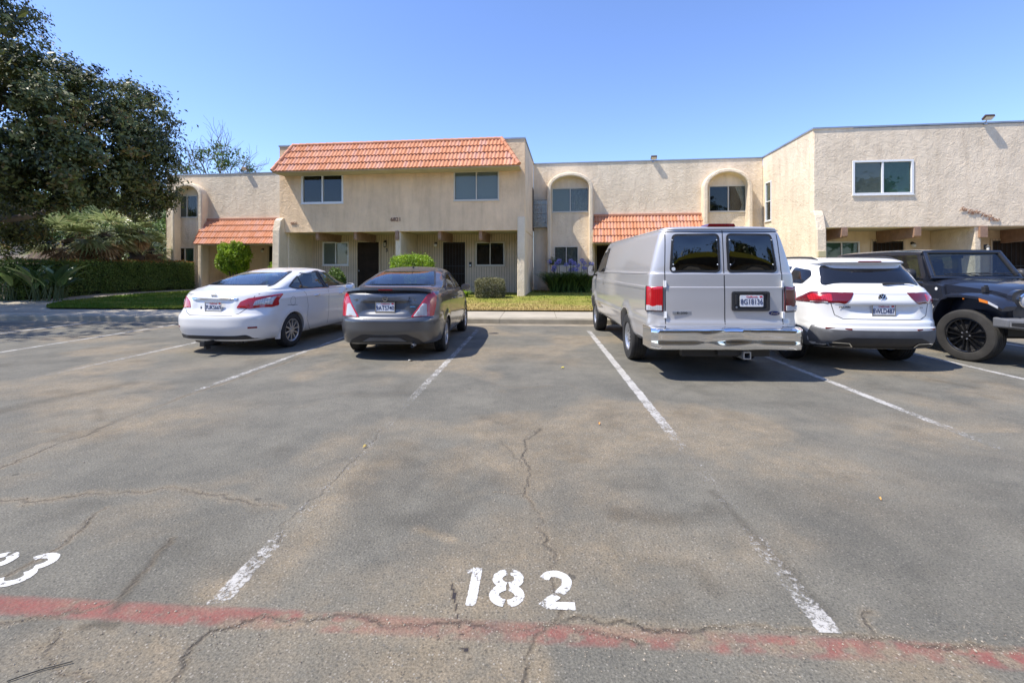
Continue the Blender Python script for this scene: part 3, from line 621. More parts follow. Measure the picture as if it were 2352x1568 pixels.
def window(root, u0, u1, z0, z1, v, frame='white', fill=('dark', 'dark'), fw=.055, ax='u', split='v', trim=0, proud=.02, flip=1):
    """sliding window: frame and mullion, panes, what hangs behind them"""
    T = (lambda b: b) if ax == 'u' else (lambda b: MB().add([(q[1], q[0], q[2]) for q in b.v], [f[::-1] for f in b.f]))
    f = MB(); d0, d1 = v - proud * flip, v + .07 * flip
    def bx(mb, a, b, c, d, e, g): mb.box((a, min(e, g), c), (b, max(e, g), d))
    bx(f, u0, u1, z0, z0 + fw, d0, d1); bx(f, u0, u1, z1 - fw, z1, d0, d1); bx(f, u0, u0 + fw, z0 + fw, z1 - fw, d0, d1); bx(f, u1 - fw, u1, z0 + fw, z1 - fw, d0, d1)
    um, zm = (u0 + u1) / 2, (z0 + z1) / 2
    if split == 'v': bx(f, um - fw * .42, um + fw * .42, z0 + fw, z1 - fw, d0 + .012 * flip, d1); cells = [(u0 + fw, um - fw * .42, z0 + fw, z1 - fw), (um + fw * .42, u1 - fw, z0 + fw, z1 - fw)]
    else: bx(f, u0 + fw, u1 - fw, zm - fw * .42, zm + fw * .42, d0 + .012 * flip, d1); cells = [(u0 + fw, u1 - fw, zm + fw * .42, z1 - fw), (u0 + fw, u1 - fw, z0 + fw, zm - fw * .42)]
    w = T(f).build('window', M[frame], root, bevel=.006)
    if trim:
        t = MB(); bx(t, u0 - trim, u1 + trim, z0 - trim, z0, d0 + .005 * flip, v + .02 * flip); bx(t, u0 - trim, u1 + trim, z1, z1 + trim, d0 + .005 * flip, v + .02 * flip)
        bx(t, u0 - trim, u0, z0, z1, d0 + .005 * flip, v + .02 * flip); bx(t, u1, u1 + trim, z0, z1, d0 + .005 * flip, v + .02 * flip); T(t).build('window_trim', M['siding'] if frame != 'cream' else M['soffit'], w)
    s = MB(); bx(s, u0 - .02, u1 + .02, z0 - .03, z0 - .001, v - .045 * flip, v + .05 * flip); T(s).build('sill', M[frame], w)
    for k, (a, b, c, d) in enumerate(cells):
        p = MB(); bx(p, a - .005, b + .005, c - .005, d + .005, v + .032 * flip, v + .038 * flip); T(p).build('pane', M['pane'], w)
        q = MB(); kind = fill[k]
        if kind == 'dark': bx(q, a - .02, b + .02, c - .02, d + .02, v + .14 * flip, v + .15 * flip); T(q).build('dark_room', M['room'], w)
        elif kind in ('blind', 'blindgreen'):
            z = d - .01
            while z > c:
                q.add([(a, v + .062 * flip, z), (b, v + .062 * flip, z), (b, v + .085 * flip, z - .04), (a, v + .085 * flip, z - .04)], [(0, 1, 2, 3)]); z -= .045
            bx(q, a - .02, b + .02, c - .02, d + .02, v + .10 * flip, v + .11 * flip); T(q).build('blind', M[kind], w)
        elif kind == 'curtain':
            n = 40; V = []
            for i in range(n + 1):
                uu = a + (b - a) * i / n; vv = v + (.075 + .02 * math.sin(i * 1.3) + .008 * math.sin(i * .6)) * flip; V += [(uu, vv, c), (uu, vv, d)]
            q.add(V, [(2 * i, 2 * i + 2, 2 * i + 3, 2 * i + 1) for i in range(n)]); bx(q, a - .02, b + .02, c - .02, d + .02, v + .14 * flip, v + .15 * flip); T(q).build('curtain', M['curtain'], w)
        elif kind == 'drape':
            V = []; n = 24
            for i in range(n + 1):
                f_ = i / n; zz = c + (d - c) * f_
                off = (b - a) * (.25 + .55 * abs(f_ - .25) ** 1.2)
                for j in range(7): V.append((b - off * j / 6 * 1.0, v + (.075 + .012 * math.sin(j * 2.2)) * flip, zz))
            q.add(V, [(7 * i + j, 7 * i + j + 1, 7 * i + j + 8, 7 * i + j + 7) for i in range(n) for j in range(6)]); T(q).build('curtain', M['curtain'], w)
            q = MB(); bx(q, a - .02, b + .02, c - .02, d + .02, v + .14 * flip, v + .15 * flip); T(q).build('dark_room', M['room'], w)
    return w
def door(root, u0, u1, z1, v, grille=True, frame='bronze', lock=True):
    z0 = BASE + .04
    f = MB(); t = .07; f.box((u0 - t, v - .04, z0), (u0, v + .06, z1 + t)).box((u1, v - .04, z0), (u1 + t, v + .06, z1 + t)).box((u0, v - .04, z1), (u1, v + .06, z1 + t))
    d = MB(); d.box((u0, v + .02, z0), (u1, v + .06, z1)); d = d.build('door', M['darkdoor'], root)
    f.build('door_frame', M['beam'] if frame == 'beam' else M['siding'], d)
    if grille:
        g = MB(); n = 7
        for k in range(n + 1): uu = u0 + .03 + (u1 - u0 - .06) * k / n; g.tube([(uu, v - .012, z0 + .02), (uu, v - .012, z1 - .02)], .009, 6)
        for zz in (z0 + .06, z0 + .85, z0 + 1.2, z1 - .04): g.box((u0, v - .025, zz - .018), (u1, v - .003, zz + .018))
        g.box((u0, v - .03, z0), (u0 + .035, v, z1)).box((u1 - .035, v - .03, z0), (u1, v, z1)); g.build('grille', M['black'], d)
    k = MB(); k.lathe([(0, -.07), (.02, -.068), (.028, -.05), (.02, -.03), (.01, -.02), (.01, 0)], 12, 'y', (u0 + .09, v, z0 + .98)); k.build('handle', M['metal'], d, 40)
    return d
def tiles(mb, P0, P1, Q0, Q1, courses=4, pitch=.155, h=.034, tints=None):
    """barrel-tiled slope between eave P0-P1 and top Q0-Q1"""
    P0, P1, Q0, Q1 = map(Vector, (P0, P1, Q0, Q1)); along = (P1 - P0).normalized(); up = (Q0 - P0); up = up - along * up.dot(along); L = up.length; up.normalize(); nrm = along.cross(up)
    if nrm.y > 0: nrm = -nrm
    a0, a1 = 0, (P1 - P0).length; q0 = (Q0 - P0).dot(along); q1 = (Q1 - P0).dot(along); sub = 6; rng = random.Random(len(mb.v) + 5)
    for c in range(courses):
        b0, b1 = c / courses, (c + 1) / courses + .02
        lo, hi = min(a0, q0), max(a1, q1); k0 = math.floor(lo / pitch); k1 = math.ceil(hi / pitch)
        for k in range(k0, k1):
            tint = rng.random(); lift = rng.uniform(0, .006)
            ring = []
            for bi, (b, lf) in enumerate(((b0, .048), (b0, .048), ((b0 + b1) / 2, .020), (b1, .006))):
                row = []
                for s in range(sub + 1):
                    x = (k + s / sub) * pitch; xa = a0 + (q0 - a0) * b; xb = a1 + (q1 - a1) * b; x = min(max(x, xa), xb)
                    f = (s / sub); w = h * (math.sin(math.pi * min(1, f / .62)) if f < .62 else -.32 * math.sin(math.pi * (f - .62) / .38))
                    hh = -.004 if bi == 0 else w + lf + lift
                    row.append(P0 + along * x + up * (b * L) + nrm * hh)
                ring.append(row)
            n = len(mb.v); mb.v += [tuple(p) for r in ring for p in r]; m = sub + 1
            for i in range(3):
                for s in range(sub): mb.f.append((n + i * m + s, n + i * m + s + 1, n + (i + 1) * m + s + 1, n + (i + 1) * m + s)); tints.append(tint)
    return mb
def caps(mb, A, B, tints, step=.30, r=.085):
    A, B = Vector(A), Vector(B); n = max(1, round((B - A).length / step)); d = (B - A) / n; rng = random.Random(n)
    for i in range(n):
        c0 = len(mb.f); mb.tube([A + d * i, A + d * (i + 1.12)], [r * 1.06, r * .86], 10); tints += [rng.random() * .5 + .2] * (len(mb.f) - c0)
def tile_roof(root, name, slopes, capl, ):
    mb = MB(); tn = []
    for s in slopes: tiles(mb, *s, tints=tn)
    me = bpy.data.meshes.new(name); me.from_pydata(mb.v, [], mb.f); me.materials.append(M['tile']); set_attr(me, 'tint', tn, 'FACE'); me.polygons.foreach_set('use_smooth', [True] * len(me.polygons)); me.set_sharp_from_angle(angle=R(50))
    o = link(bpy.data.objects.new(name, me), root)
    if capl:
        mb = MB(); tn = []
        for a, b in capl: caps(mb, a, b, tn)
        me = bpy.data.meshes.new('ridge_tiles'); me.from_pydata(mb.v, [], mb.f); me.materials.append(M['tile']); set_attr(me, 'tint', tn, 'FACE'); me.polygons.foreach_set('use_smooth', [True] * len(me.polygons)); me.set_sharp_from_angle(angle=R(50))
        link(bpy.data.objects.new('ridge_tiles', me), o)
    return o
def arch_bay(root, uc, hw, zs, zt, p, ring, v=0):
    """projecting stucco bay: a ring standing proud of the wall, open in front, arched at the top"""
    n = 20
    def path(w, zspring, ztop): return [(uc - w, BASE - .1)] + [(uc - w, BASE + (zspring - BASE) * k / 6) for k in range(1, 7)] + [(uc - w * math.cos(math.pi * i / n), zspring + (ztop - zspring) * math.sin(math.pi * i / n)) for i in range(1, n)] + [(uc + w, BASE + (zspring - BASE) * k / 6) for k in range(6, 0, -1)] + [(uc + w, BASE - .1)]
    I = path(hw, zs, zt); O = path(hw + ring, zs - .02, zt + ring * .9); m = MB(); k = len(I)
    V = [(a, v - p, b) for a, b in I] + [(a, v - p + .015, b) for a, b in O] + [(a, v + .02, b) for a, b in I] + [(a, v + .02, b) for a, b in O]
    F = []
    for i in range(k - 1): F += [(i, i + 1, k + i + 1, k + i), (i, 2 * k + i, 2 * k + i + 1, i + 1), (k + i, k + i + 1, 3 * k + i + 1, 3 * k + i)]
    m.add(V, F); o = m.build('arched_bay', M['stucco_warm'], root, smooth=50)
    b = o.modifiers.new('b', 'BEVEL'); b.width = .05; b.segments = 3; b.limit_method = 'ANGLE'; b.angle_limit = R(50)
    return o
def beam(root, x0, x1, ytop, ybot, v0, v1, w=None):
    u0, zt = pf(x0, ytop, v0); u1, zb = pf(x1, ybot, v0)
    m = MB(); c = .05; m.prism([(v0, zt + .3), (v0 + .01, zb + .10), (v0 + c, zb), (v1, zb), (v1, zt + .3)], u0, u1, 'x'); return m.build('beam', M['beam'], root)
def beam_any(mb_name): pass
VF = -4.55; VP = -2.45
# ---- projecting block with the tiled mansard
def block_left():
    b = building('apartment_building', 'two-storey tan stucco block with orange tiled mansard and number 6821, left of centre')
    uL = pf(642, 450, VF)[0]; uR = pf(1205.5, 450, VF)[0]; zt = pf(1190, 319.5, VF)[1]; zs = pf(1000, 530.8, VF)[1]
    W1 = pf(692.6, 468.4, VF) + pf(788.7, 398.7, VF); W2 = pf(1042.4, 461.6, VF) + pf(1146.4, 391.3, VF)
    h1 = (W1[0], W1[2], W1[1], W1[3]); h2 = (W2[0], W2[2], W2[1], W2[3])
    m = MB(); wall_grid(m, uL, uR, zs, zt, VF, VF + .25, [h1, h2]); wbuild(m, 'upper_wall', M['stucco'], b)
    # end walls run from the facade back to the recessed wings
    ur = .27
    sw = [(-.95, -.80, 3.9, 5.6)]
    m = MB(); wall_grid(m, VF + .252, 0, zs, zt - .001, uR - .001, uR - ur, [(-.62, -.10, 3.30, 5.35)], 'v'); wbuild(m, 'side_wall', M['stucco_warm'], b)
    m = MB(); m.box((uR - ur, VF + .02, BASE - .3), (uR - .002, -.0, zs - .002)); wbuild(m, 'side_wall', M['stucco_warm'], b)
    m = MB(); m.box((uL + .001, VF + .252, BASE - .3), (uL + ur, 0, zt - .001)); wbuild(m, 'side_wall', M['stucco_warm'], b)
    # buttress that thickens the left end below the first floor
    u2 = pf(653, 560, VF)[0]; z2 = pf(645, 501, VF)[1]
    m = MB(); m.prism([(VF + .26, BASE - .3), (VF - .40, BASE - .3), (VF - .33, z2 - .55), (VF - .22, z2 - .12), (VF - .05, z2), (VF + .26, z2)], uL - .1, u2, 'x'); wbuild(m, 'buttress', M['stucco_warm'], b)
    z3 = pf(1200, 498, VF)[1]
    m = MB(); m.prism([(VF + .26, BASE - .3), (VF - .10, BASE - .3), (VF - .06, z3 - .6), (VF - .03, z3), (VF + .26, z3)], uR - .30, uR + .012, 'x'); wbuild(m, 'buttress', M['stucco_warm'], b)
    # porch: slab, ceiling, sided back wall, divider
    m = MB(); m.box((uL + ur, VF + .03, BASE - .3), (uR - ur, -.01, BASE + .03)); m.build('porch_floor', M['conc'], b)
    m = MB(); m.box((uL + ur, VF + .26, zs + .01), (uR - ur, VP + .05, zs + .2)); m.build('porch_ceiling', M['soffit'], b)
    D3 = (pf(821.5, 556.5, VP), pf(870.5, 556.5, VP)); D4 = (pf(1018, 556.5, VP), pf(1069, 556.5, VP))
    WA = pf(741, 609.5, VP) + pf(801, 555.5, VP); WB = pf(1093, 609.6, VP) + pf(1158.5, 556, VP)
    ha = (WA[0], WA[2], WA[1], WA[3]); hb = (WB[0], WB[2], WB[1], WB[3])
    hd = [(D3[0][0], D3[1][0], BASE, D3[0][1]), (D4[0][0], D4[1][0], BASE, D4[0][1])]
    m = MB(); wall_grid(m, uL + ur, uR - ur, BASE, zs + .015, VP, VP + .15, [ha, hb] + hd); m.build('porch_wall', M['siding'], b)
    window(b, *h1, VF, 'white', ('dark', 'dark'), .07, proud=.03); window(b, *h2, VF, 'cream', ('blind', 'blind'), .05, proud=.03)
    window(b, *ha, VP, 'white', ('blind', 'blind'), .06); window(b, *hb, VP, 'cream', ('dark', 'dark'), .04, trim=.06)
    door(b, hd[0][0], hd[0][1], hd[0][3], VP, False); door(b, hd[1][0], hd[1][1], hd[1][3], VP, True)
    d0 = pf(907, 600, VF)[0]; d1 = pf(919.4, 600, VF)[0]
    m = MB(); m.box((d0, VF + .04, BASE - .1), (d1, VP - .002, zs + .012)); wbuild(m, 'porch_divider', M['stucco_warm'], b)
    for a, c in ((724.8, 729), (812.5, 819), (1005.8, 1013), (1100, 1107)):
        u0 = pf(a, 540, VF + .12)[0]; u1 = pf(c, 540, VF + .12)[0] + (.05 if a < 800 else 0); zb = pf(c, 551.5, VF + .12)[1]
        MB().prism([(VF + .12, zs + .012), (VF + .13, zb + .07), (VF + .17, zb), (VP, zb), (VP, zs + .012)], u0, u1, 'x').build('beam', M['beam'], b)
    u0 = pf(908.5, 530, VF)[0]; MB().box((u0, VF - .05, pf(900, 551, VF)[1]), (u0 + .14, VF + .06, zs + .02)).build('beam', M['beam'], b)
    # roof deck, parapet flashing
    m = MB(); m.box((uL + .25, VF + .26, zt - .35), (uR - .3, 0, zt - .25)); m.build('roof_deck', M['flash'], b)
    m = MB(); fl = .06
    m.box((uL - .03, VF - .03, zt), (uR + .03, VF + .28, zt + fl)).box((uR - .30, VF + .282, zt), (uR + .03, .3, zt + fl)).box((uL - .03, VF + .282, zt), (uL + .30, .3, zt + fl)); m.build('parapet_flashing', M['flash'], b)
    # mansard
    p = .85; e0 = pf(624.5, 393.5, VF - p); e1 = pf(1192, 381, VF - p); r0 = pf(674, 335.5, VF - .05); r1 = pf(1152, 318.5, VF - .05); ze = (e0[1] + e1[1]) / 2; zr = (r0[1] + r1[1]) / 2
    E0, E1, Q0, Q1 = (e0[0], VF - p, ze), (e1[0], VF - p, ze), (r0[0], VF - .05, zr), (r1[0], VF - .05, zr)
    roof = tile_roof(b, 'mansard_roof', [(E0, E1, Q0, Q1, 4)], [(Q0, Q1), ((E0[0], E0[1], E0[2] + .05), (Q0[0], Q0[1], Q0[2] + .02)), ((E1[0], E1[1], E1[2] + .05), (Q1[0], Q1[1], Q1[2] + .02))])
    m = MB(); m.add([(E0[0], VF - p + .02, ze - .03), (E1[0], VF - p + .02, ze - .03), (E1[0], VF - .003, ze - .03), (E0[0], VF - .003, ze - .03),
                     (E0[0], VF - p + .02, ze - .005), (E1[0], VF - p + .02, ze - .005), (Q1[0], VF - .003, zr - .03), (Q0[0], VF - .003, zr - .03)],
                    [(0, 1, 2, 3), (4, 5, 1, 0), (5, 6, 2, 1), (4, 0, 3, 7), (4, 7, 6, 5)]); m.build('eave_board', M['soffit'], roof)
    # numbers
    Rx = Matrix.Rotation(R(90), 4, 'X'); M['numbers'] = mat('number_metal', (.22, .10, .06), .5, .2)
    a = pf(909.5, 504.5, VF); lettering('house_number', '6821', .235, M['numbers'], Matrix.Translation((a[0], VF - .02, a[1])) @ Rx, b, .01, .0)
    a = pf(676, 513.3, VF); lettering('house_number', '6821', .16, M['numbers'], Matrix.Translation((a[0], VF - .02, a[1])) @ Rx, b, .008, 0)
    a = pf(888.6, 575, VP); lettering('unit_number', '3', .22, M['black'], Matrix.Translation((a[0], VP - .015, a[1])) @ Rx, b, .008, .004)
    a = pf(1005.5, 577, VP); lettering('unit_number', '4', .17, M['siding'], Matrix.Translation((a[0], VP - .015, a[1])) @ Rx, b, .008, 0)
    # window of the side wall seen edge-on, facing right
    window(b, -.62, -.10, 3.30, 5.35, uR, 'bronze', ('dark', 'dark'), .04, ax='v', split='h', flip=-1)
    return b
BL = block_left()
def wing(name, label, uL, uR, arches, canopy, porch, doors, zt, closed_left=False):
    b = building(name, label); holes = []; wins = []
    for (xi0, xi1, ysp, yt, w1, w2) in arches:
        for (x0, y1, x1, y0, fr, fl) in (w1, w2):
            a = pf(x0, y0, 0) + pf(x1, y1, 0); h = (a[0], a[2], a[1], a[3]); holes.append(h); wins.append((h, fr, fl))
    pr = None
    if porch: pr = (pf(porch[0], 600, 0)[0], pf(porch[1], 600, 0)[0], BASE - .3, pf(porch[0], porch[2], 0)[1] + .25); holes.append(pr)
    m = MB(); wall_grid(m, uL, uR, BASE - .3, zt, 0, .25, holes); wbuild(m, 'wall', M['stucco_warm'], b)
    m = MB(); m.box((uL - .02, -.03, zt), (uR, .28, zt + .055)); m.build('parapet_flashing', M['flash'], b)
    m = MB(); m.box((uL, .255, zt - .35), (uR, 9, zt - .25)).box((uL, 8.9, BASE), (uR, 9.0, zt)); m.build('roof_deck', M['flash'], b)
    if closed_left: m = MB(); m.box((uL + .001, .252, BASE - .3), (uL + .25, 9, zt)); wbuild(m, 'side_wall', M['stucco_warm'], b)
    for h, fr, fl in wins: window(b, *h, 0, fr, fl, .045)
    for (xi0, xi1, ysp, yt, w1, w2) in arches:
        a = pf(xi0, ysp, -.45); c = pf(xi1, ysp, -.45); t = pf((xi0 + xi1) / 2, yt, -.45)
        arch_bay(b, (a[0] + c[0]) / 2, (c[0] - a[0]) / 2, a[1], t[1], .45, .20)
    if pr:
        m = MB(); vb = 1.5; hs = [(d[0], d[1], BASE, d[2]) for d in [(pf(x0, 600, vb)[0], pf(x1, 600, vb)[0], pf(x0, yt, vb)[1]) for x0, x1, yt, g in doors]]
        wall_grid(m, pr[0], pr[1], BASE, pr[3] + .05, vb, vb + .1, hs); m.box((pr[0] - .1, .252, BASE - .3), (pr[0], vb, pr[3] + .05)).box((pr[1], .252, BASE - .3), (pr[1] + .1, vb, pr[3] + .05)); m.build('porch_wall', M['stucco_fine'], b)
        MB().box((pr[0], .0, BASE - .3), (pr[1], vb + .1, BASE + .02)).build('porch_floor', M['conc'], b)
        MB().box((pr[0] - .1, .252, pr[3] + .051), (pr[1] + .1, vb + .1, pr[3] + .15)).build('porch_ceiling', M['soffit'], b)
        for (x0, x1, yt, g), h in zip(doors, hs): door(b, h[0], h[1], h[3], vb, g)
    for (xt0, xt1, yt, xb0, xb1, yb, p) in canopy:
        t0, t1, e0, e1 = pf(xt0, yt, -.02), pf(xt1, yt, -.02), pf(xb0, yb, -p), pf(xb1, yb, -p)
        E0, E1, Q0, Q1 = (e0[0], -p, e0[1]), (e1[0], -p, e0[1]), (t0[0], -.02, t0[1]), (t1[0], -.02, t0[1])
        roof = tile_roof(b, 'tiled_canopy', [(E0, E1, Q0, Q1, 4)], [])
        m = MB(); m.prism([(-p + .02, e0[1] - .03), (-.001, e0[1] - .03), (-.001, t0[1] - .02), (-p + .02, e0[1] - .006)], e0[0] + .02, e1[0] - .02, 'x'); m.build('eave_board', M['soffit'], roof)
        m = MB(); m.box((t0[0] - .02, -.10, t0[1] - .02), (t1[0], -.001, t0[1] + .07)); m.build('canopy_flashing', mat('canopy_flash', (.52, .23, .13), .6), roof)
    return b
uJ0 = pf(642, 450, VF)[0]; uJ1 = pf(1205.5, 450, VF)[0]; uR0 = pf(1868.5, 400, VF)[0]
ztm = pf(1500, 370.5, 0)[1]; ztl = pf(560, 399.5, 0)[1]
wing('apartment_building', 'low set-back stucco wing at the far left with one arched window, behind the hedge', pf(382, 450, 0)[0], uJ0 - .002,
     [(399, 455, 452, 427, (404, 448.5, 454.5, 500.5, 'cream', ('blind', 'dark')), (402.6, 568.6, 446.6, 612, 'cream', ('dark', 'blindgreen')))],
     [(468.5, 641, 505.5, 445, 636, 561, .95)], (473.5, 660, 566), [(476, 504, 564, True), (619, 636, 566, True)], ztl, True)
wing('apartment_building', 'set-back stucco wing with two arched windows between the two projecting blocks', uJ1 + .002, uR0 - .002,
     [(1266, 1353, 432, 403.5, (1267.5, 430.8, 1352.5, 488, 'cream', ('blind', 'curtain')), (1272.7, 565.5, 1328.6, 611, 'cream', ('curtain', 'curtain'))),
      (1627, 1720, 430, 395, (1628, 425, 1718, 487, 'cream', ('dark', 'drape')), (1650, 565, 1702, 611, 'cream', ('dark', 'dark')))],
     [(1364.7, 1613, 496, 1361, 1620, 557.7, .85)], (1366, 1440, 563), [(1370, 1418, 564, True)], ztm)
def block_right():
    b = building('apartment_building', 'projecting two-storey cream stucco block at the right edge with script lettering')
    uL = pf(1868.5, 400, VF)[0]; uR = uL + 12.5; zt = pf(1880, 297, VF)[1]; zs = pf(2000, 523, VF)[1]
    W = pf(1957.7, 448.6, VF) + pf(2098, 366, VF); h = (W[0], W[2], W[1], W[3])
    m = MB(); wall_grid(m, uL, uR, zs, zt, VF, VF + .25, [h]); wbuild(m, 'upper_wall', M['stucco_pale'], b)
    # left side wall, facing the sun
    def side(x, y):     # pixel on plane u=uL -> (v,z)
        dx = (x - 1176) / FPX; c = BO[0] * UX[0] + BO[1] * UX[1] + uL; t = c / (dx * UX[0] + UX[1]); X, Y = dx * t, t
        return (X - BO[0]) * VX[0] + (Y - BO[1]) * VX[1], 1.5 + (613 - y) / FPX * t
    v0, za = side(1771.5, 508); v1, zb = side(1758, 418)
    z_hi = side(1764, 418)[1]; z_lo = side(1764, 508)[1]; lo, hi = min(v0, v1), max(v0, v1); lo = max(lo, -2.0); hi = min(max(hi, lo + .5), -.12)
    m = MB(); wall_grid(m, VF + .252, 0, BASE - .3, zt - .001, uL + .001, uL + .26, [(lo, hi, z_lo, z_hi)], 'v'); wbuild(m, 'side_wall', M['stucco_warm'], b)
    window(b, lo, hi, z_lo, z_hi, uL, 'white', ('blindgreen', 'dark'), .05, ax='v', split='h')
    m = MB(); m.box((uR - .25, VF + .252, BASE - .3), (uR, 6, zt - .001)); wbuild(m, 'side_wall', M['stucco_warm'], b)
    u2 = pf(1889, 520, VF)[0]; z2 = pf(1889, 486, VF)[1]
    m = MB(); m.prism([(VF + .26, BASE - .3), (VF - .34, BASE - .3), (VF - .27, z2 - .7), (VF - .12, z2 - .15), (VF - .03, z2 + .03), (VF + .26, z2 + .03)], uL - .012, u2, 'x'); wbuild(m, 'buttress', M['stucco_warm'], b)
    m = MB(); m.box((uL + .26, VF + .03, BASE - .3), (uR - .26, 0, BASE + .03)); m.build('porch_floor', M['conc'], b)
    m = MB(); m.box((uL + .26, VF + .26, zs + .01), (uR - .26, VP + .05, zs + .2)); m.build('porch_ceiling', M['soffit'], b)
    WB = pf(1892, 612, VP) + pf(1974.5, 554, VP); hb = (max(WB[0], uL + .3), WB[2], WB[1], WB[3]); d1 = (pf(2003.7, 554.5, VP), pf(2073.5, 554.5, VP)); d2 = (pf(2278, 553, VP), pf(2356, 553, VP))
    hd = [(d1[0][0], d1[1][0], BASE, d1[0][1]), (d2[0][0], d2[1][0], BASE, d2[0][1])]
    m = MB(); wall_grid(m, uL + .26, uR - .26, BASE, zs + .015, VP, VP + .15, [hb] + hd); wbuild(m, 'porch_wall', M['stucco_fine'], b)
    window(b, *h, VF, 'white', ('blind', 'blindgreen'), .075, proud=.03); window(b, *hb, VP, 'white', ('blindgreen', 'blindgreen'), .06)
    for q in hd: door(b, q[0], q[1], q[3], VP, True)
    a0 = pf(2241, 600, VF)[0]; a1 = pf(2256, 600, VF)[0]
    m = MB(); m.box((a0, VF + .04, BASE - .1), (a1, VP - .002, zs + .012)); wbuild(m, 'porch_divider', M['stucco_warm'], b)
    for x0, x1 in ((1931, 1944.5), (2097, 2112.5), (2420, 2436)):
        q0 = pf(x0, 540, VF + .05)[0]; q1 = pf(x1, 540, VF + .05)[0]; zb = pf(x1, 545, VF + .05)[1]
        MB().prism([(VF - .03, zs - .02), (VF - .02, zb + .05), (VF + .04, zb), (VP, zb - .10), (VP, zs + .012), (VF + .02, zs + .012), (VF + .02, zs - .02)], q0, q1, 'x').build('beam', M['beam'], b)
    q0 = pf(2248.5, 540, VF)[0]; MB().box((q0, VF - .06, pf(2250, 545, VF)[1]), (q0 + .24, VF + .038, zs - .005)).build('beam', M['beam'], b)
    m = MB(); m.box((uL + .25, VF + .26, zt - .35), (uR, 6, zt - .25)).box((uL, 5.9, BASE), (uR, 6, zt - .2)); m.build('roof_deck', M['flash'], b)
    m = MB(); m.box((uL - .03, VF - .03, zt), (uR + .03, VF + .28, zt + .06)).box((uL - .03, VF + .282, zt), (uL + .30, .3, zt + .06)); m.build('parapet_flashing', M['flash'], b)
    Rx = Matrix.Rotation(R(90), 4, 'X')
    sc = mat('script_sign', (.30, .15, .085), .6)
    for wd, x, y in (('Six', 2212, 480.5), ('Eight', 2235, 486.5), ('Two', 2262, 494.5), ('One', 2280.5, 503.5)):
        a = pf(x, y, VF); lettering('script_lettering', wd, .20, sc, Matrix.Translation((a[0], VF - .025, a[1])) @ Rx @ Matrix.Rotation(R(-6), 4, 'Z'), b, .008, 0, .45, 1.0)
    a = pf(1883, 583, VF - .2); m = MB(); m.box((a[0] - .12, VF - .36, a[1] - .12), (a[0] + .14, VF - .24, a[1] + .1)); m.build('outlet_box', mat('outlet_cover', (.5, .44, .25), .5), b, bevel=.01)
    return b
BR = block_right()
# ---- lamps and small fittings on the walls (things of their own)
def floodlight(x, y, v, label, s=1.0, ang=0):
    u, z = pf(x, y, v); X, Y, _ = pw(u, v); t = thing('floodlight', label, 'floodlight', (X, Y, z), -TH, 'roof-edge floodlights')
    MB().tube([(0, .12, -.16 * s), (0, 0, -.02)], .016 * s, 8).box((-.05 * s, .06, -.18 * s), (.05 * s, .2, -.15 * s)).build('bracket', M['metal'], t)
    h = MB(); h.prism([(-.13, .04), (.03, -.06), (.06, .0), (-.1, .11)], -.14 * s, .14 * s, 'x'); h.build('lamp_head', M['bronze'], t, bevel=.008)
    MB().add([(-.12 * s, -.125, .03), (.12 * s, -.125, .03), (.12 * s, .02, -.058), (-.12 * s, .02, -.058)], [(0, 1, 2, 3)]).xf(Matrix.Translation((0, -.004, -.006))).build('lens', M['lampglass'], t)
floodlight(563, 389, -.1, 'small floodlight on the parapet of the far left wing')
floodlight(1501.5, 363.5, -.1, 'small floodlight on the parapet of the middle wing')
floodlight(2268, 272, VF - .12, 'floodlight on the parapet of the right-hand block', 1.1)
def globe(x, y, v, label, cat='wall lamp'):
    u, z = pf(x, y, v); X, Y, _ = pw(u, v); t = thing('wall_lamp', label, cat, (X, Y, z), -TH, 'porch wall lamps')
    MB().lathe([(0, 0), (.06, 0), (.06, -.03), (.035, -.05)], 16, 'y', (0, 0, .06)).tube([(0, -.04, .06), (0, -.10, .06), (0, -.11, .03)], .014).lathe([(.03, .07), (.06, .05), (.06, .02)], 14, 'z', (0, -.11, 0)).build('bracket', M['black'], t, 40)
    prof = [(.085 * math.sin(math.pi * i / 10), -.03 + .085 * math.cos(math.pi * i / 10)) for i in range(11)]; MB().lathe(prof, 18, 'z', (0, -.11, -.0)).build('globe', M['lampglass'], t, 60)
def lantern(x, y, v, label):
    u, z = pf(x, y, v); X, Y, _ = pw(u, v); t = thing('wall_lamp', label, 'wall lamp', (X, Y, z), -TH, 'porch wall lamps')
    m = MB(); m.box((-.05, -.02, -.02), (.05, 0, .16)).tube([(0, -.01, .12), (0, -.08, .17), (0, -.12, .12)], .01).lathe([(.0, .16), (.02, .13), (.09, .07), (.085, .06)], 4, 'z', (0, -.12, 0)).lathe([(.06, -.15), (.065, -.13), (.0, -.17)], 4, 'z', (0, -.12, 0))
    for k in range(4): a = k * math.pi / 2; m.tube([(.075 * math.cos(a), -.12 + .075 * math.sin(a), .065), (.058 * math.cos(a), -.12 + .058 * math.sin(a), -.14)], .007, 5)
    m.build('cage', M['black'], t); MB().lathe([(.05, .05), (.045, -.12)], 12, 'z', (0, -.12, 0)).build('lamp_glass', M['lampglass'], t, 60)
globe(604.7, 575, 1.5, 'round white globe lamp under the far left tiled canopy')
lantern(886, 560, VP, 'black lantern between the number 3 and the door of the left porch')
globe(1001.5, 562, VP, 'white globe lamp left of the barred door of the left block')
globe(2094.5, 562, VP, 'small dark-capped lamp right of the first barred door in the right-hand porch')
lantern(2262.5, 572, VF + .05, 'black lantern on the divider pier of the right-hand porch')
u, z = pf(1080.5, 607.5, VP); X, Y, _ = pw(u, VP)
t = thing('doorbell', 'black and white video doorbell beside the barred door', 'doorbell', (X, Y, z), -TH)
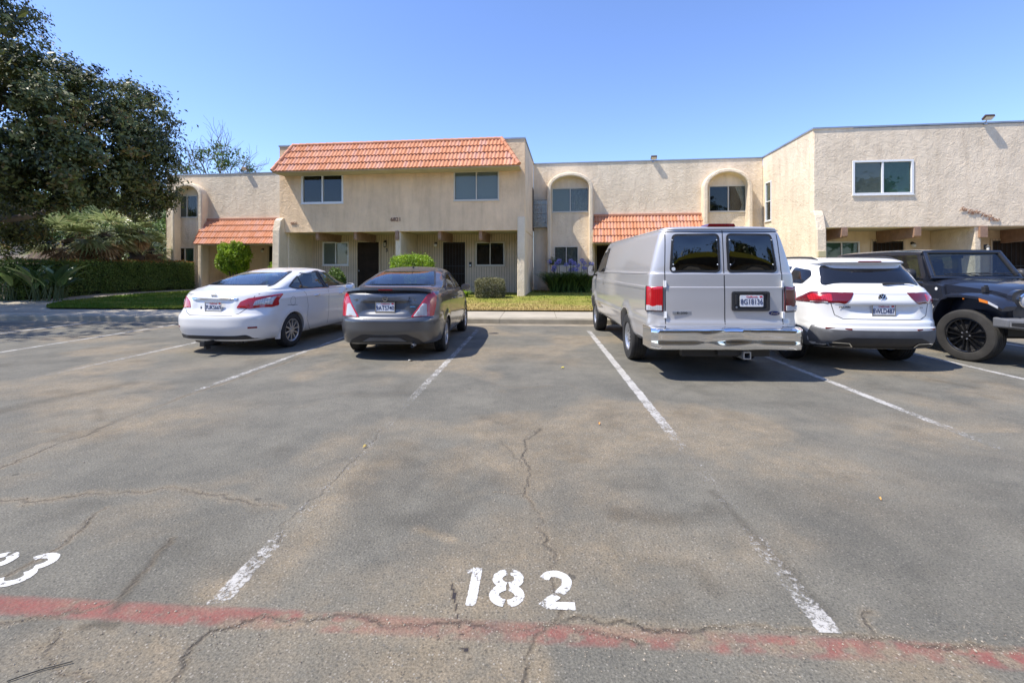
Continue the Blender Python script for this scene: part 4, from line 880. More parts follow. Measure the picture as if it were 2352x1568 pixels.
MB().box((-.06, -.03, -.11), (.06, -.001, .11)).build('housing', M['black'], t, bevel=.01); MB().box((-.035, -.035, -.075), (.035, -.0301, -.0)).build('button_plate', M['white'], t)
# wire cage standing out from the side wall of the left block
u0 = uJ1 + .02; a = pf(1262, 522, -.35); zc0 = pf(1248, 522.3, -.35)[1]; zc1 = pf(1248, 459.6, -.35)[1]
X, Y, _ = pw(u0, -.35); t = thing('wire_window_guard', 'rusty wire mesh guard standing out beside the side window of the left block', 'window guard', (X, Y, zc0), -TH)
wd = a[0] - u0; hh = zc1 - zc0; m = MB()
for k in range(5): m.tube([(wd * k / 4, 0, 0), (wd * k / 4, 0, hh)], .012 if k in (0, 4) else .006, 5)
for k in range(7): m.tube([(0, 0, hh * k / 6), (wd, 0, hh * k / 6)], .012 if k in (0, 6) else .006, 5)
for zz in (0, hh): m.tube([(wd, 0, zz), (wd, .35, zz), (0, .35, zz)], .01, 5)
m.build('wire_mesh', mat('rusty_wire', (.28, .24, .19), .7, .3), t)
MB().box((.01, .02, .02), (wd - .01, .03, hh - .02)).build('plastic_sheet', glassmat('old_plastic', (.62, .64, .58), .12, .3), t)
# ------------------------------------------------------------ vegetation
def leaf_cloud(name, P, size, mtl, parent=None, aspect=.42, tint=None, seed=1, up=.3, out=None, jit=.35, fold=.25):
    """one small folded leaf at each point"""
    rng = np.random.default_rng(seed); n = len(P); P = np.asarray(P)
    nrm = rng.normal(size=(n, 3)); nrm[:, 2] += up
    if out is not None: nrm += out * 2.2
    nrm /= np.linalg.norm(nrm, axis=1)[:, None]
    d = rng.normal(size=(n, 3)); d -= nrm * (d * nrm).sum(1)[:, None]; d /= np.linalg.norm(d, axis=1)[:, None]; s = np.cross(nrm, d)
    L = size * (1 + jit * rng.uniform(-1, 1, n))[:, None]; W = L * aspect
    V = np.stack([P - d * L * .5, P + s * W * .5 + nrm * W * fold, P + d * L * .5, P - s * W * .5 + nrm * W * fold], 1).reshape(-1, 3)
    me = bpy.data.meshes.new(name); me.vertices.add(4 * n); me.vertices.foreach_set('co', V.astype(np.float32).ravel())
    me.loops.add(4 * n); me.loops.foreach_set('vertex_index', np.arange(4 * n, dtype=np.int32)); me.polygons.add(n); me.polygons.foreach_set('loop_start', np.arange(0, 4 * n, 4, dtype=np.int32)); me.update(calc_edges=True)
    t = rng.random(n) if tint is None else np.clip(tint + rng.normal(0, .14, n), 0, 1)
    set_attr(me, 'tint', t, 'FACE'); me.materials.append(mtl); return link(bpy.data.objects.new(name, me), parent)
def clumps(blobs, dens, per, cr, seed, squash=.8, inner=.55):
    """leaf positions in twig clumps over blob surfaces -> points, outward normals, tints"""
    rng = np.random.default_rng(seed); P, N, T = [], [], []
    for (x, y, z, r) in blobs:
        k = max(6, int(dens * r * r)); d = rng.normal(size=(k, 3)); d /= np.linalg.norm(d, axis=1)[:, None]
        rad = r * np.where(rng.random(k) < .8, rng.uniform(.76, 1.02, k), rng.uniform(inner, .8, k))
        c = np.array([x, y, z]) + d * rad[:, None] * np.array([1, 1, squash]); tt = rng.uniform(.15, .85, k)
        q = rng.normal(size=(k, per, 3)) * cr * rng.uniform(.6, 1.3, (k, 1, 1)) * np.array([1, 1, .75])
        P.append((c[:, None] + q).reshape(-1, 3)); N.append(np.repeat(d, per, 0)); T.append(np.repeat(tt, per))
    return np.concatenate(P), np.concatenate(N), np.concatenate(T)
def pxw(x, y, Y): return ((x - 1176) / FPX * Y, Y, 1.5 + (613 - y) / FPX * Y)
M['bark'] = mat('bark', (.20, .165, .13), .95, var=.4, vscale=3, bump=.03, bscale=14)
M['bark_dark'] = mat('bark_dark', (.09, .07, .055), .95, var=.4, vscale=5, bump=.03, bscale=14)
M['leaf_tree'] = leafmat('leaf_tree', (.018, .030, .009), (.15, .175, .045), .48, .12, (.20, .13, .04))
M['leaf_hedge'] = leafmat('leaf_hedge', (.045, .085, .018), (.20, .29, .06), .5, .2)
M['leaf_red'] = leafmat('leaf_red', (.14, .12, .03), (.50, .20, .06), .5, .3)
M['leaf_lime'] = leafmat('leaf_lime', (.10, .19, .015), (.33, .48, .04), .5, .35)
M['leaf_mid'] = leafmat('leaf_mid', (.035, .07, .014), (.16, .25, .05), .5, .3)
M['leaf_dusty'] = leafmat('leaf_dusty', (.06, .065, .025), (.22, .21, .10), .6, .2)
M['leaf_palm'] = leafmat('leaf_palm', (.13, .19, .06), (.45, .50, .24), .38, .35, (.34, .28, .13))
M['leaf_dead'] = leafmat('leaf_dead', (.10, .06, .03), (.33, .22, .11), .8, .1)
M['leaf_far'] = leafmat('leaf_far', (.05, .08, .03), (.20, .26, .09), .6, .3)
M['leaf_strap'] = leafmat('leaf_strap', (.035, .07, .016), (.17, .26, .07), .4, .2)
M['petal'] = leafmat('petal', (.20, .19, .50), (.42, .42, .78), .6, .3)
def big_tree():
    tr = thing('broadleaf_tree', 'huge dark green tree whose crown fills the upper left of the picture', 'tree', (-21.5, 16.5, 0))
    off = np.array([-21.5, 16.5, 0])
    B = [(326,264,19,1.25),(290,242,19,1.2),(348,318,19,.9),(330,390,19.5,1.25),(372,442,20.5,.8),(268,370,18,1.9),(335,470,20.5,.95),(200,300,17,2.2),(160,215,17,1.45),(88,186,17,1.4),(10,108,17,1.45),(-50,30,17,1.7),
         (60,280,15.5,2.3),(150,380,16,1.75),(250,440,18,1.1),(20,380,15.5,1.7),(-80,250,15,2.8),(-150,60,17,2.6),(110,425,16.5,1.1),(25,500,19,1.0),(70,535,19.5,.85),(-40,520,18,1.5),(-120,420,15,2.0),(200,440,17.5,.8),(300,430,19,1.2),(320,350,18,1.3)]
    bl = [(*pxw(x, y, Y), r) for x, y, Y, r in B]
    P, N, T = clumps(bl, 17, 84, .20, 3, .88)
    keep = ~((P[:, 0] > -17.5) & (P[:, 1] < 14) )
    P, N, T = P[keep], N[keep], T[keep]
    leaf_cloud('crown', P - off, .155, M['leaf_tree'], tr, .45, T, 4, .5, N, .4)
    ob = [(-17.5, 12.5, 9.2, 2.6), (-19.5, 12, 7, 3.0), (-16.5, 10.2, 9.8, 2.3), (-21, 10.5, 9.5, 3), (-22, 12, 11, 3)]
    P, N, T = clumps(ob, 7, 40, .42, 5, .8)
    leaf_cloud('crown', P - off, .27, M['leaf_tree'], tr, .5, T, 6, .5, N, .4)
    t = MB(); o = Vector(off)
    t.tube([Vector((-21.5, 16.5, -.1)) - o, Vector((-21.4, 16.5, .8)) - o, Vector((-21.2, 16.6, 2.2)) - o, Vector((-21.0, 16.8, 3.2)) - o], [.62, .46, .40, .36], 14)
    rng = random.Random(4)
    def limb(pts, r0, r1):
        pts = [Vector(p) - o for p in pts]; n = len(pts); t.tube(pts, [r0 + (r1 - r0) * i / (n - 1) for i in range(n)], 10)
    limb([(-21.0, 16.8, 3.1), pxw(-40, 470, 17), pxw(10, 430, 17), pxw(45, 400, 17), pxw(90, 345, 17.2), pxw(150, 290, 17.4)], .30, .08)
    limb([(-21.1, 16.7, 2.8), pxw(-60, 500, 17.5), pxw(30, 503, 17.8), pxw(90, 492, 18), pxw(125, 478, 18), pxw(155, 450, 18), pxw(200, 400, 18.2)], .17, .05)
    limb([pxw(10, 430, 17), pxw(70, 422, 17.3), pxw(130, 440, 17.6), pxw(200, 425, 18), pxw(290, 400, 18.6)], .13, .03)
    limb([(-21.0, 16.8, 3.0), pxw(-60, 380, 16.6), pxw(-20, 280, 16.5), pxw(20, 180, 16.6)], .28, .06)
    limb([pxw(-40, 470, 17), pxw(20, 380, 16.6), pxw(60, 320, 16.4), pxw(80, 250, 16.6)], .15, .04)
    limb([pxw(30, 503, 17.8), pxw(60, 470, 18.3), pxw(85, 440, 18.6)], .07, .02)
    for q in range(26):
        x, y, z, r = rng.choice(bl); a = Vector((x, y, z)); b = a + Vector((rng.uniform(-1, 1), rng.uniform(-1, 1), rng.uniform(-.5, 1))) * r * .8; limb([a + (a - b) * .4, a, b], .05, .015)
    t.build('trunk', M['bark'], tr, smooth=60)
big_tree()
def fan_palm(X, Y, zc, rad, label, nf, seed, trunk=.22, dead=.25, h0=.2, skirt=True):
    t = thing('fan_palm', label, 'palm', (X, Y, h0), 0, 'fan palms behind the hedge'); rng = np.random.default_rng(seed)
    def fans(n, lo, hi, mtl, name, tb, R0):
        V = []; F = []; T = []; ST = MB()
        for i in range(n):
            az = rng.uniform(0, 2 * math.pi); el = R(rng.uniform(lo, hi)); pl = R0 * rng.uniform(.40, .60); fl = R0 * rng.uniform(.50, .66)
            d = np.array([math.cos(az) * math.cos(el), math.sin(az) * math.cos(el), math.sin(el)]); side = np.cross(d, [0, 0, 1]); side /= np.linalg.norm(side); nrm = np.cross(side, d)
            base = np.array([0, 0, zc - h0]); tip = base + d * pl + np.array([0, 0, -.10 * pl]); ST.tube([tuple(base), tuple(base + d * pl * .5), tuple(tip)], [.016, .012, .009], 4, False)
            tint = rng.uniform(.1, .85) if tb is None else rng.random()
            m = 18
            for k in range(m):
                a = R(-95 + 190 * k / (m - 1)) + rng.normal(0, .02); q = d * math.cos(a) + side * math.sin(a) + nrm * rng.normal(.08, .06); q /= np.linalg.norm(q)
                L = fl * (1 - .22 * abs(a) / 2) * rng.uniform(.9, 1.08); w = .030 + .012 * rng.random(); s2 = np.cross(q, nrm); s2 /= np.linalg.norm(s2)
                p1 = tip + q * L * .6 + np.array([0, 0, -.03 * L]); p2 = tip + q * L + np.array([0, 0, -(.12 + .22 * rng.random()) * L]); b = len(V)
                V += [tip - s2 * w * .3, tip + s2 * w * .3, p1 - s2 * w, p1 + s2 * w, p2]; F += [(b, b + 1, b + 3, b + 2), (b + 2, b + 3, b + 4)]; tq = min(1, max(0, tint * .4 + rng.random() * .6)); T += [tq, min(1, tq + .2)]
        me = bpy.data.meshes.new(name); me.from_pydata([tuple(v) for v in V], [], F); me.materials.append(mtl); set_attr(me, 'tint', np.clip(T, 0, 1), 'FACE'); o = link(bpy.data.objects.new(name, me), t)
        ST.build('leaf_stalks', M['leafstalk'], o, 60)
    fans(nf, -35, 85, M['leaf_palm'], 'crown', None, rad)
    if skirt: fans(int(nf * dead), -80, -35, M['leaf_dead'], 'dead_leaves', 1, rad * .85)
    hh = zc - h0; m = MB(); n = 16
    m.tube([(0.03 * math.sin(i), 0.03 * math.cos(i * 1.7), hh * i / n) for i in range(n + 1)], [trunk * (1.15 if i % 2 else .9) for i in range(n + 1)], 12); m.build('trunk', M['bark_dark'], t, 60)
M['leafstalk'] = mat('leaf_stalk', (.065, .095, .03), .6)
def put(x, Y): return (x - 1176) / FPX * Y
fan_palm(put(155, 20.5), 20.5, pxw(0, 548, 20.5)[2], 1.55, 'leftmost full fan palm above the hedge, yellowing at its left edge', 30, 1)
fan_palm(put(238, 21.5), 21.5, pxw(0, 535, 21.5)[2], 1.75, 'large silvery fan palm in the centre of the palm group', 34, 2)
fan_palm(put(272, 23.5), 23.5, pxw(0, 505, 23.5)[2], 1.5, 'bright green fan palm rising behind the centre palm', 24, 3)
fan_palm(put(312, 23), 23.0, pxw(0, 528, 23)[2], 1.1, 'fan palm with thick dark trunk under the tree crown', 22, 4, .30, .9)
fan_palm(put(345, 24.3), 24.3, pxw(0, 572, 24.3)[2], 1.15, 'low yellowish fan palm beside the end of the wing', 30, 5, .2, .5)
fan_palm(put(198, 23.5), 23.5, pxw(0, 515, 23.5)[2], 1.1, 'fan palm half hidden between the two front palms', 12, 6)
def hedge():
    a = Vector((-18.55, 17.6, 0)); b = Vector((-17.15, 25.0, 0)); d = (b - a).normalized(); n = Vector((-d.y, d.x, 0)); L = (b - a).length; W = 1.15; z0, z1 = .2, 1.74
    t = thing('hedge', 'long clipped dark hedge with reddish top beside the left lawn', 'hedge', (a.x, a.y, z0)); rng = np.random.default_rng(8)
    def pts(k, f):
        out = []
        for _ in range(k): s, w_, z, nn_ = f(); p = d * s + n * w_; out.append((p.x, p.y, z - z0))
        return np.array(out)
    wob = lambda s, z: .05 * math.sin(s * 3.1 + z * 2) + .04 * math.sin(s * 7.3 + 1) + .03 * math.sin(z * 9 + s)
    def face():
        s = rng.uniform(-.05, L + .05); z = rng.uniform(z0, z1); return s, -abs(rng.normal(0, .04)) + .06 + wob(s, z) * .8 + (.1 if z < .45 else 0), z, 0
    def top():
        s = rng.uniform(-.05, L + .05); w_ = rng.uniform(0, W); return s, w_, z1 + rng.normal(0, .035) + wob(s, w_) * .5 - .12 * max(0, w_ / W - .85), 0
    def end():
        w_ = rng.uniform(0, W); z = rng.uniform(z0, z1); return rng.normal(0, .05) + wob(w_, z) * .8, w_, z, 0
    def endb():
        w_ = rng.uniform(0, W); z = rng.uniform(z0, z1); return L + rng.normal(0, .05), w_, z, 0
    P = np.concatenate([pts(30000, face), pts(3500, end), pts(3500, endb), pts(6000, top)]); leaf_cloud('foliage', P, .062, M['leaf_hedge'], t, .55, None, 9, .2)
    P = pts(8000, top); P[:, 2] += .02; f = np.clip((P[:, 1]) / 7, 0, 1); keep = np.random.default_rng(1).random(len(P)) < (.15 + .85 * f); leaf_cloud('new_growth', P[keep], .06, M['leaf_red'], t, .55, None, 10, .5)
    m = MB(); i = .13; q = [d * i + n * i, d * (L - i) + n * i, d * (L - i) + n * (W - i), d * i + n * (W - i)]; m.prism([(v.x, v.y) for v in q], 0, z1 - z0 - .12); m.build('dark_core', mat('hedge_inside', (.012, .018, .007), 1), t)  # near-black core box: shade inside the hedge put into its colour
hedge()
def bush(name, label, c, r, n, size, mtl, seed, group=None, box=False, stems=True, base=None, tint=None):
    """c centre, r radii"""
    base = base if base is not None else .28; t = thing(name, label, 'bush', (c[0], c[1], base), 0, group); rng = np.random.default_rng(seed)
    d = rng.normal(size=(n, 3)); d /= np.linalg.norm(d, axis=1)[:, None]
    if box: d /= (np.sum(np.abs(d) ** 5, axis=1) ** .2)[:, None]
    wob = 1 + .10 * np.sin(d[:, 0] * 5 + d[:, 2] * 4 + seed) + .08 * np.sin(d[:, 1] * 7 + d[:, 2] * 6) + .05 * np.sin(d[:, 0] * 13)
    rad = np.where(rng.random(n) < .75, rng.uniform(.9, 1.05, n), rng.uniform(.6, .9, n)) * (wob if not box else 1 + (wob - 1) * .2)
    hole = np.sin(d[:, 0] * 9 + seed) * np.sin(d[:, 1] * 8 + 1.3 * seed) * np.sin(d[:, 2] * 10 + 2) + rng.normal(0, .15, n); rad = np.where(hole > .42, rad * .8, rad); spr = rng.random(n) < .04; rad = np.where(spr, rad * rng.uniform(1.02, 1.16, n), rad)
    if tint is None: tint = np.clip(.5 + .38 * np.sin(d[:, 0] * 6 + d[:, 2] * 5 + seed) * np.sin(d[:, 1] * 5 + 2) + .15 * d[:, 2], .05, .95)
    P = d * rad[:, None] * np.array(r) + np.array([0, 0, c[2] - base]); kp = P[:, 2] > 0.02; P = P[kp]; tint = tint[kp]
    leaf_cloud('foliage', P, size, mtl, t, .5, tint, seed + 1, .4)
    s = MB(); rr = random.Random(seed)
    for k in range(9): a = rr.uniform(0, 6.28); s.tube([(.05 * math.cos(a), .05 * math.sin(a), -.1), (r[0] * .3 * math.cos(a), r[1] * .3 * math.sin(a), (c[2] - base) * .6), (r[0] * .6 * math.cos(a), r[1] * .6 * math.sin(a), c[2] - base + r[2] * .3)], [.03, .018, .008], 6)
    s.build('stems', M['bark_dark'], t, 60); return t
x = pxw(537, 590, 24.2); bush('round_shrub', 'round bright lime-green shrub in front of the far left porch', (x[0], x[1], x[2] - .05), (.78, .7, .85), 10000, .10, M['leaf_lime'], 21)
x = pxw(948, 606, 17.6); bush('clipped_shrub', 'broad bright green shrub behind the grey sedan roof', (x[0], x[1], 1.28), (.76, .5, .64), 11000, .075, M['leaf_lime'], 22, box=True)
x = pxw(1126, 660, 18.0); bush('boxed_shrub', 'small boxy dusty green-brown shrub at the right end of the left porch', (x[0], 18.0, .66), (.56, .42, .40), 9000, .05, M['leaf_dusty'], 23, box=True)
x = pxw(771, 634, 18.3); bush('dark_shrub', 'small dark glossy shrub under the left porch window', (x[0], 18.3, .92), (.40, .35, .5), 3500, .07, M['leaf_mid'], 24)
x = pxw(629, 612, 22); bush('small_shrub', 'small lime shrub tucked behind the left buttress', (x[0], 22, 1.05), (.3, .3, .62), 1500, .07, M['leaf_lime'], 25)
def strap_plant(name, label, cat, X, Y, z, n, L, spread, mtl, seed, w=.022, flowers=0, group=None, droop=.5, wide=(1, 1)):
    t = thing(name, label, cat, (X, Y, z), 0, group); rng = np.random.default_rng(seed); V = []; F = []; T = []
    for i in range(n):
        a = rng.uniform(0, 6.283); b = np.array([rng.uniform(-1, 1) * wide[0], rng.uniform(-1, 1) * wide[1], 0]) * spread; l = L * rng.uniform(.6, 1.1); dx = np.array([math.cos(a), math.sin(a), 0]); s = np.array([-dx[1], dx[0], 0]); tb = rng.random()
        for k in range(6):
            f = k / 5; p = b + dx * l * .75 * f ** 1.4 + np.array([0, 0, l * (f - droop * f * f * 1.1)]); ww = w * (1 - f ** 3) + .001
            V += [p - s * ww, p + s * ww]
            if k: q = len(V) - 4; F.append((q, q + 1, q + 3, q + 2)); T.append(tb)
    me = bpy.data.meshes.new('leaves'); me.from_pydata([tuple(v) for v in V], [], F); me.materials.append(mtl); set_attr(me, 'tint', T, 'FACE'); link(bpy.data.objects.new('leaves', me), t)
    for i in range(flowers):
        bx, by = rng.uniform(-1, 1) * spread * wide[0], rng.uniform(-1, 1) * spread * wide[1]; hz = rng.uniform(1.05, 1.5); s = MB(); s.tube([(bx, by, 0), (bx * 1.05, by, hz * .6), (bx * 1.12, by * 1.1, hz)], .008, 5); o = s.build('flower_stem', M['leafstalk'], t)
        d = rng.normal(size=(70, 3)); d /= np.linalg.norm(d, axis=1)[:, None]; leaf_cloud('flower_head', d * .10 * np.array([1, 1, .75]) + np.array([bx * 1.12, by * 1.1, hz]), .07, M['petal'], o, .5, None, seed + i, .2)
    return t
strap_plant('agapanthus_clump', 'dense clump of dark strap leaves with lilac flower heads under the arched bay', 'flowering plant', put(1308, 21.2), 21.2, .3, 1100, 1.9, .75, M['leaf_strap'], 31, .020, 22, None, .46, (1.15, .5))
strap_plant('grassy_plant', 'small bright yellow-green grassy plant left of the boxed shrub', 'plant', put(1066, 18.3), 18.3, .3, 70, .55, .12, M['leaf_lime'], 32, .018)
def paddle_plant(x, Y, label, n, seed, h=1.5):
    t = thing('strelitzia', label, 'plant', (put(x, Y), Y, .17), 0, 'paddle-leaved plants at the far left'); rng = np.random.default_rng(seed); V = []; F = []; T = []; S = MB()
    for i in range(n):
        a = rng.uniform(0, 6.283); lean = rng.uniform(.1, .75); l = h * rng.uniform(.55, .95); dx = np.array([math.cos(a), math.sin(a), 0]); b = np.array([rng.uniform(-.25, .25), rng.uniform(-.2, .2), 0]); st = l * .5
        p0 = b + dx * st * lean * .5 + np.array([0, 0, st]); S.tube([tuple(b), tuple(p0)], [.014, .009], 5, False); side = np.cross(dx, [0, 0, 1]); tb = rng.random(); tw = rng.uniform(-.5, .5); sd = side * math.cos(tw) + np.array([0, 0, 1]) * math.sin(tw)
        for k in range(7):
            f = k / 6; p = p0 + dx * l * .5 * f * (lean + .5 * f) + np.array([0, 0, l * .5 * (f - .45 * lean * f * f)]); ww = .125 * math.sin(math.pi * (f * .9 + .07)) ** .7; up = np.array([0, 0, .03])
            V += [p - sd * ww + up, p, p + sd * ww + up]
            if k: q = len(V) - 6; F += [(q, q + 1, q + 4, q + 3), (q + 1, q + 2, q + 5, q + 4)]; T += [tb, tb]
    me = bpy.data.meshes.new('leaves'); me.from_pydata([tuple(v) for v in V], [], F); me.materials.append(M['leaf_hedge2']); set_attr(me, 'tint', T, 'FACE'); o = link(bpy.data.objects.new('leaves', me), t); S.build('leaf_stalks', M['leafstalk'], t, 60)
M['leaf_hedge2'] = leafmat('leaf_paddle', (.045, .085, .025), (.20, .29, .09), .3, .2)
for k, (x, Y, lab) in enumerate([(18, 17.4, 'leftmost paddle-leaved plant at the picture edge'), (55, 18.2, 'paddle-leaved plant in front of the iron fence post'), (85, 17.4, 'paddle-leaved plant with tall upright leaves beside the path'), (118, 17.3, 'paddle-leaved plant touching the near end of the hedge'), (-20, 18, 'paddle-leaved plant cut by the left picture edge'), (140, 18.4, 'paddle-leaved plant growing against the hedge')]): paddle_plant(x, Y, lab, 22, 40 + k, 1.7)
def iron_fence():
    x0, x1, Y = put(-60, 20.2), put(185, 20.2), 20.2; t = thing('iron_fence', 'low black iron picket fence between the paddle plants and the hedge', 'fence', ((x0 + x1) / 2, Y, .2)); w_ = (x1 - x0) / 2
    m = MB(); z1 = 1.62
    for zz in (.15, 1.15): m.box((-w_, -.015, zz), (w_, .015, zz + .035))
    k = -w_
    while k < w_: m.box((k, -.009, .05), (k + .018, .009, z1 - .15)); k += .11
    m.build('pickets', M['black'], t)
    for a in (-.52 * w_, .62 * w_, w_): MB().box((a - .04, -.04, 0), (a + .04, .04, z1)).lathe([(.05, z1), (.05, z1 + .03), (0, z1 + .06)], 8, 'z', (a, 0, 0)).build('post', M['black'], t)
iron_fence()
def shed():
    X1 = put(63, 26); t = thing('wood_building', 'low beige vertical-board building at the far left edge', 'building', (X1 - 4, 26, .2)); m = MB(); m.box((-6, 0, 0), (4, 6, 2.65)); m.build('wall', M['siding'], t); MB().box((-6.1, -.1, 2.65), (4.1, 6.1, 2.75)).build('roof', M['flash'], t)
    sg = MB(); sg.box((1.1, -.03, 1.95), (1.75, -.002, 2.1)); sg.build('sign_board', mat('sign_board', (.42, .33, .24), .7), t)
shed()
def far_tree(label, cx, cy, Y, rs, seed, mtl, size=.3, per=50, cat='tree', h=None, cr=.5):
    c = pxw(cx, cy, Y); t = thing('background_tree', label, cat, (c[0], Y, 0), 0, 'trees beyond the buildings'); B = []; rng = random.Random(seed)
    for k in range(7): B.append((rng.uniform(-.7, .7) * rs, rng.uniform(-.5, .5) * rs, c[2] + rng.uniform(-.45, .45) * rs, rs * rng.uniform(.35, .6)))
    P, N, T = clumps(B, 9 / (rs * .25), per, cr, seed, .8); leaf_cloud('crown', P, size, mtl, t, .5, T, seed, .4, N)
    m = MB(); m.tube([(0, 0, -.2), (.1, 0, c[2] * .5), (0, .1, c[2])], [rs * .09, rs * .06, rs * .03], 8)
    for k in range(5): a = rng.uniform(0, 6.28); m.tube([(0, 0, c[2] * .55), (rs * .4 * math.cos(a), rs * .4 * math.sin(a), c[2]), (rs * .7 * math.cos(a), rs * .6 * math.sin(a), c[2] + rs * .3)], [rs * .04, rs * .025, rs * .01], 6)
    m.build('trunk', M['bark'], t, 60)
far_tree('leafy tree behind the low beige building at the left edge', 30, 520, 31, 3.2, 51, M['leaf_mid'], .22, 60)
far_tree('pale green tree seen between the big crown and the palms', 150, 500, 44, 3.4, 52, M['leaf_far'], .3)
far_tree('pale tree behind the bright green palm', 245, 492, 50, 3.4, 53, M['leaf_far'], .3)
far_tree('round tree just left of the wing end', 350, 520, 40, 2.8, 54, M['leaf_far'], .26)
far_tree('low bushy tree behind the iron fence', 110, 575, 36, 2.2, 55, M['leaf_lime'], .2)
far_tree('low bushy tree behind the palm trunks', 215, 590, 34, 2.0, 56, M['leaf_mid'], .2)
far_tree('dense tree behind the leftmost palm', -30, 470, 38, 3.5, 57, M['leaf_mid'], .25)
def roof_tree():
    Y = 34; base = pxw(500, 613, Y); t = thing('thinning_tree', 'half-bare tree with sparse leaves rising behind the far left wing', 'tree', (base[0], Y, 0)); off = np.array([base[0], Y, 0]); m = MB(); rng = random.Random(12)
    B = [(500,365,.95),(470,350,.6),(530,355,.75),(558,385,.55),(455,370,.5),(575,392,.35),(445,392,.45),(425,393,.35),(510,385,.7),(495,335,.35)]
    bl = [(*pxw(x, y, Y), r) for x, y, r in B]; P, N, T = clumps(bl, 20, 17, .20, 13, .85, .2); leaf_cloud('crown', P - off, .20, M['leaf_mid'], t, .5, T, 14, .3, N)
    top = pxw(512, 300, Y)
    def br(p, d, L, r, lv):
        q = p + d * L; mid = p + d * L * .5 + Vector((rng.uniform(-.08, .08), 0, rng.uniform(-.05, .08))) * L; m.tube([p, mid, q], [r, r * .85, r * .65], 5, False)
        if lv <= 0: return
        for k in range(3 if lv > 1 else 2):
            e = (d + Vector((rng.uniform(-.8, .8), rng.uniform(-.4, .4), rng.uniform(-.25, .5)))).normalized(); br(q if k else mid, e, L * rng.uniform(.6, .8), r * .6, lv - 1)
    m.tube([(0, 0, -.1), (.1, 0, 3), (0, 0, 6)], [.25, .2, .15], 8)
    for dx, l in ((-.75, 1.5), (-.35, 1.9), (0.05, 2.1), (.35, 1.9), (.75, 1.6), (1.1, 1.4)): br(Vector((0, 0, 6)), Vector((dx, rng.uniform(-.3, .3), .9)).normalized(), l, .07, 4)
    m.build('trunk', M['bark'], t, 60)
roof_tree()
# hanging pot on the arch leg
u, z = pf(1268, 603, -.50); X, Y, _ = pw(u, -.50); t = thing('hanging_pot', 'small mossy hanging pot with trailing plant beside the lower arched-bay window', 'plant pot', (X, Y, z), -TH)
MB().lathe([(0, -.11), (.09, -.09), (.13, .0), (.12, .0), (0, -.03)], 14, 'z').build('pot', mat('mossy_pot', (.10, .09, .03), .9, var=.4, vscale=20), t, 40)
rng_ = np.random.default_rng(3); leaf_cloud('foliage', rng_.normal(size=(160, 3)) * np.array([.12, .07, .10]) + np.array([0, 0, .08]), .09, M['leaf_mid'], t, .35, None, 3)
MB().tube([(0, .0, .32), (.0, -.0, .02)], .005, 5).tube([(-.1, 0, .0), (0, 0, .3), (.1, 0, 0)], .004, 4).build('hanger', M['black'], t)
# row of tall trees across the lot behind the camera: what the windows and cars mirror
def lot_trees():
    for k in range(9):
        X = -32 + 8 * k + RNG.uniform(-1.5, 1.5); Y = -20 - RNG.uniform(0, 4); hgt = RNG.uniform(8.5, 12)
        t = thing('row_tree', 'tree %s in the row across the parking lot' % ['at the far left', 'second from the left', 'third from the left', 'fourth from the left', 'in the middle', 'fourth from the right', 'third from the right', 'second from the right', 'at the far right'][k], 'tree', (X, Y, 0), 0, 'trees across the parking lot')
        P, N, T = clumps([(RNG.uniform(-2.2, 2.2), RNG.uniform(-1.5, 1.5), hgt * RNG.uniform(.35, .85), RNG.uniform(1.8, 2.8)) for _ in range(6)], 5, 22, .6, 60 + k); leaf_cloud('crown', P, .6, M['leaf_tree'], t, .6, T, 60 + k, .4, N)
        MB().tube([(0, 0, -.1), (0.1, 0, hgt * .4), (0, 0, hgt * .8)], [.3, .22, .08], 8).build('trunk', M['bark'], t, 60)
lot_trees()

for x_, y_, Y_, r_, sd_, lab_ in ((372, 560, 33, 2.6, 81, 'leafy tree filling the gap left of the wing corner'), (290, 560, 36, 2.6, 82, 'leafy tree behind the low yellowish palm'), (60, 590, 30, 1.6, 83, 'low bushy tree behind the fence posts'), (400, 520, 42, 3.0, 84, 'taller pale tree behind the wing corner')):
    far_tree(lab_, x_, y_, Y_, r_, sd_, M['leaf_mid'], .2, 70)
# open carport behind the camera, whose yellow fascia the van windows mirror
def carport():
    t = thing('carport', 'long open carport with yellow fascia on the near side of the lot', 'carport', (0, -6.5, 0), -R(3.17)); L_ = 17
    MB().box((-L_, -3.2, 3.75), (L_, 3.0, 3.88)).build('roof', M['flash'], t); MB().box((-L_, 3.0, 3.70), (L_, 3.06, 3.92)).build('fascia', mat('yellow_paint', (.80, .60, .04), .6), t)
    MB().box((-L_, -3.3, 0), (L_, -3.2, 3.9)).build('back_wall', M['stucco_fine'], t)
    for k in range(8): x = -L_ + .3 + k * (2 * L_ - .6) / 7; MB().box((x - .06, 2.3, 0), (x + .06, 2.42, 3.75)).build('post', M['metal'], t)
carport()
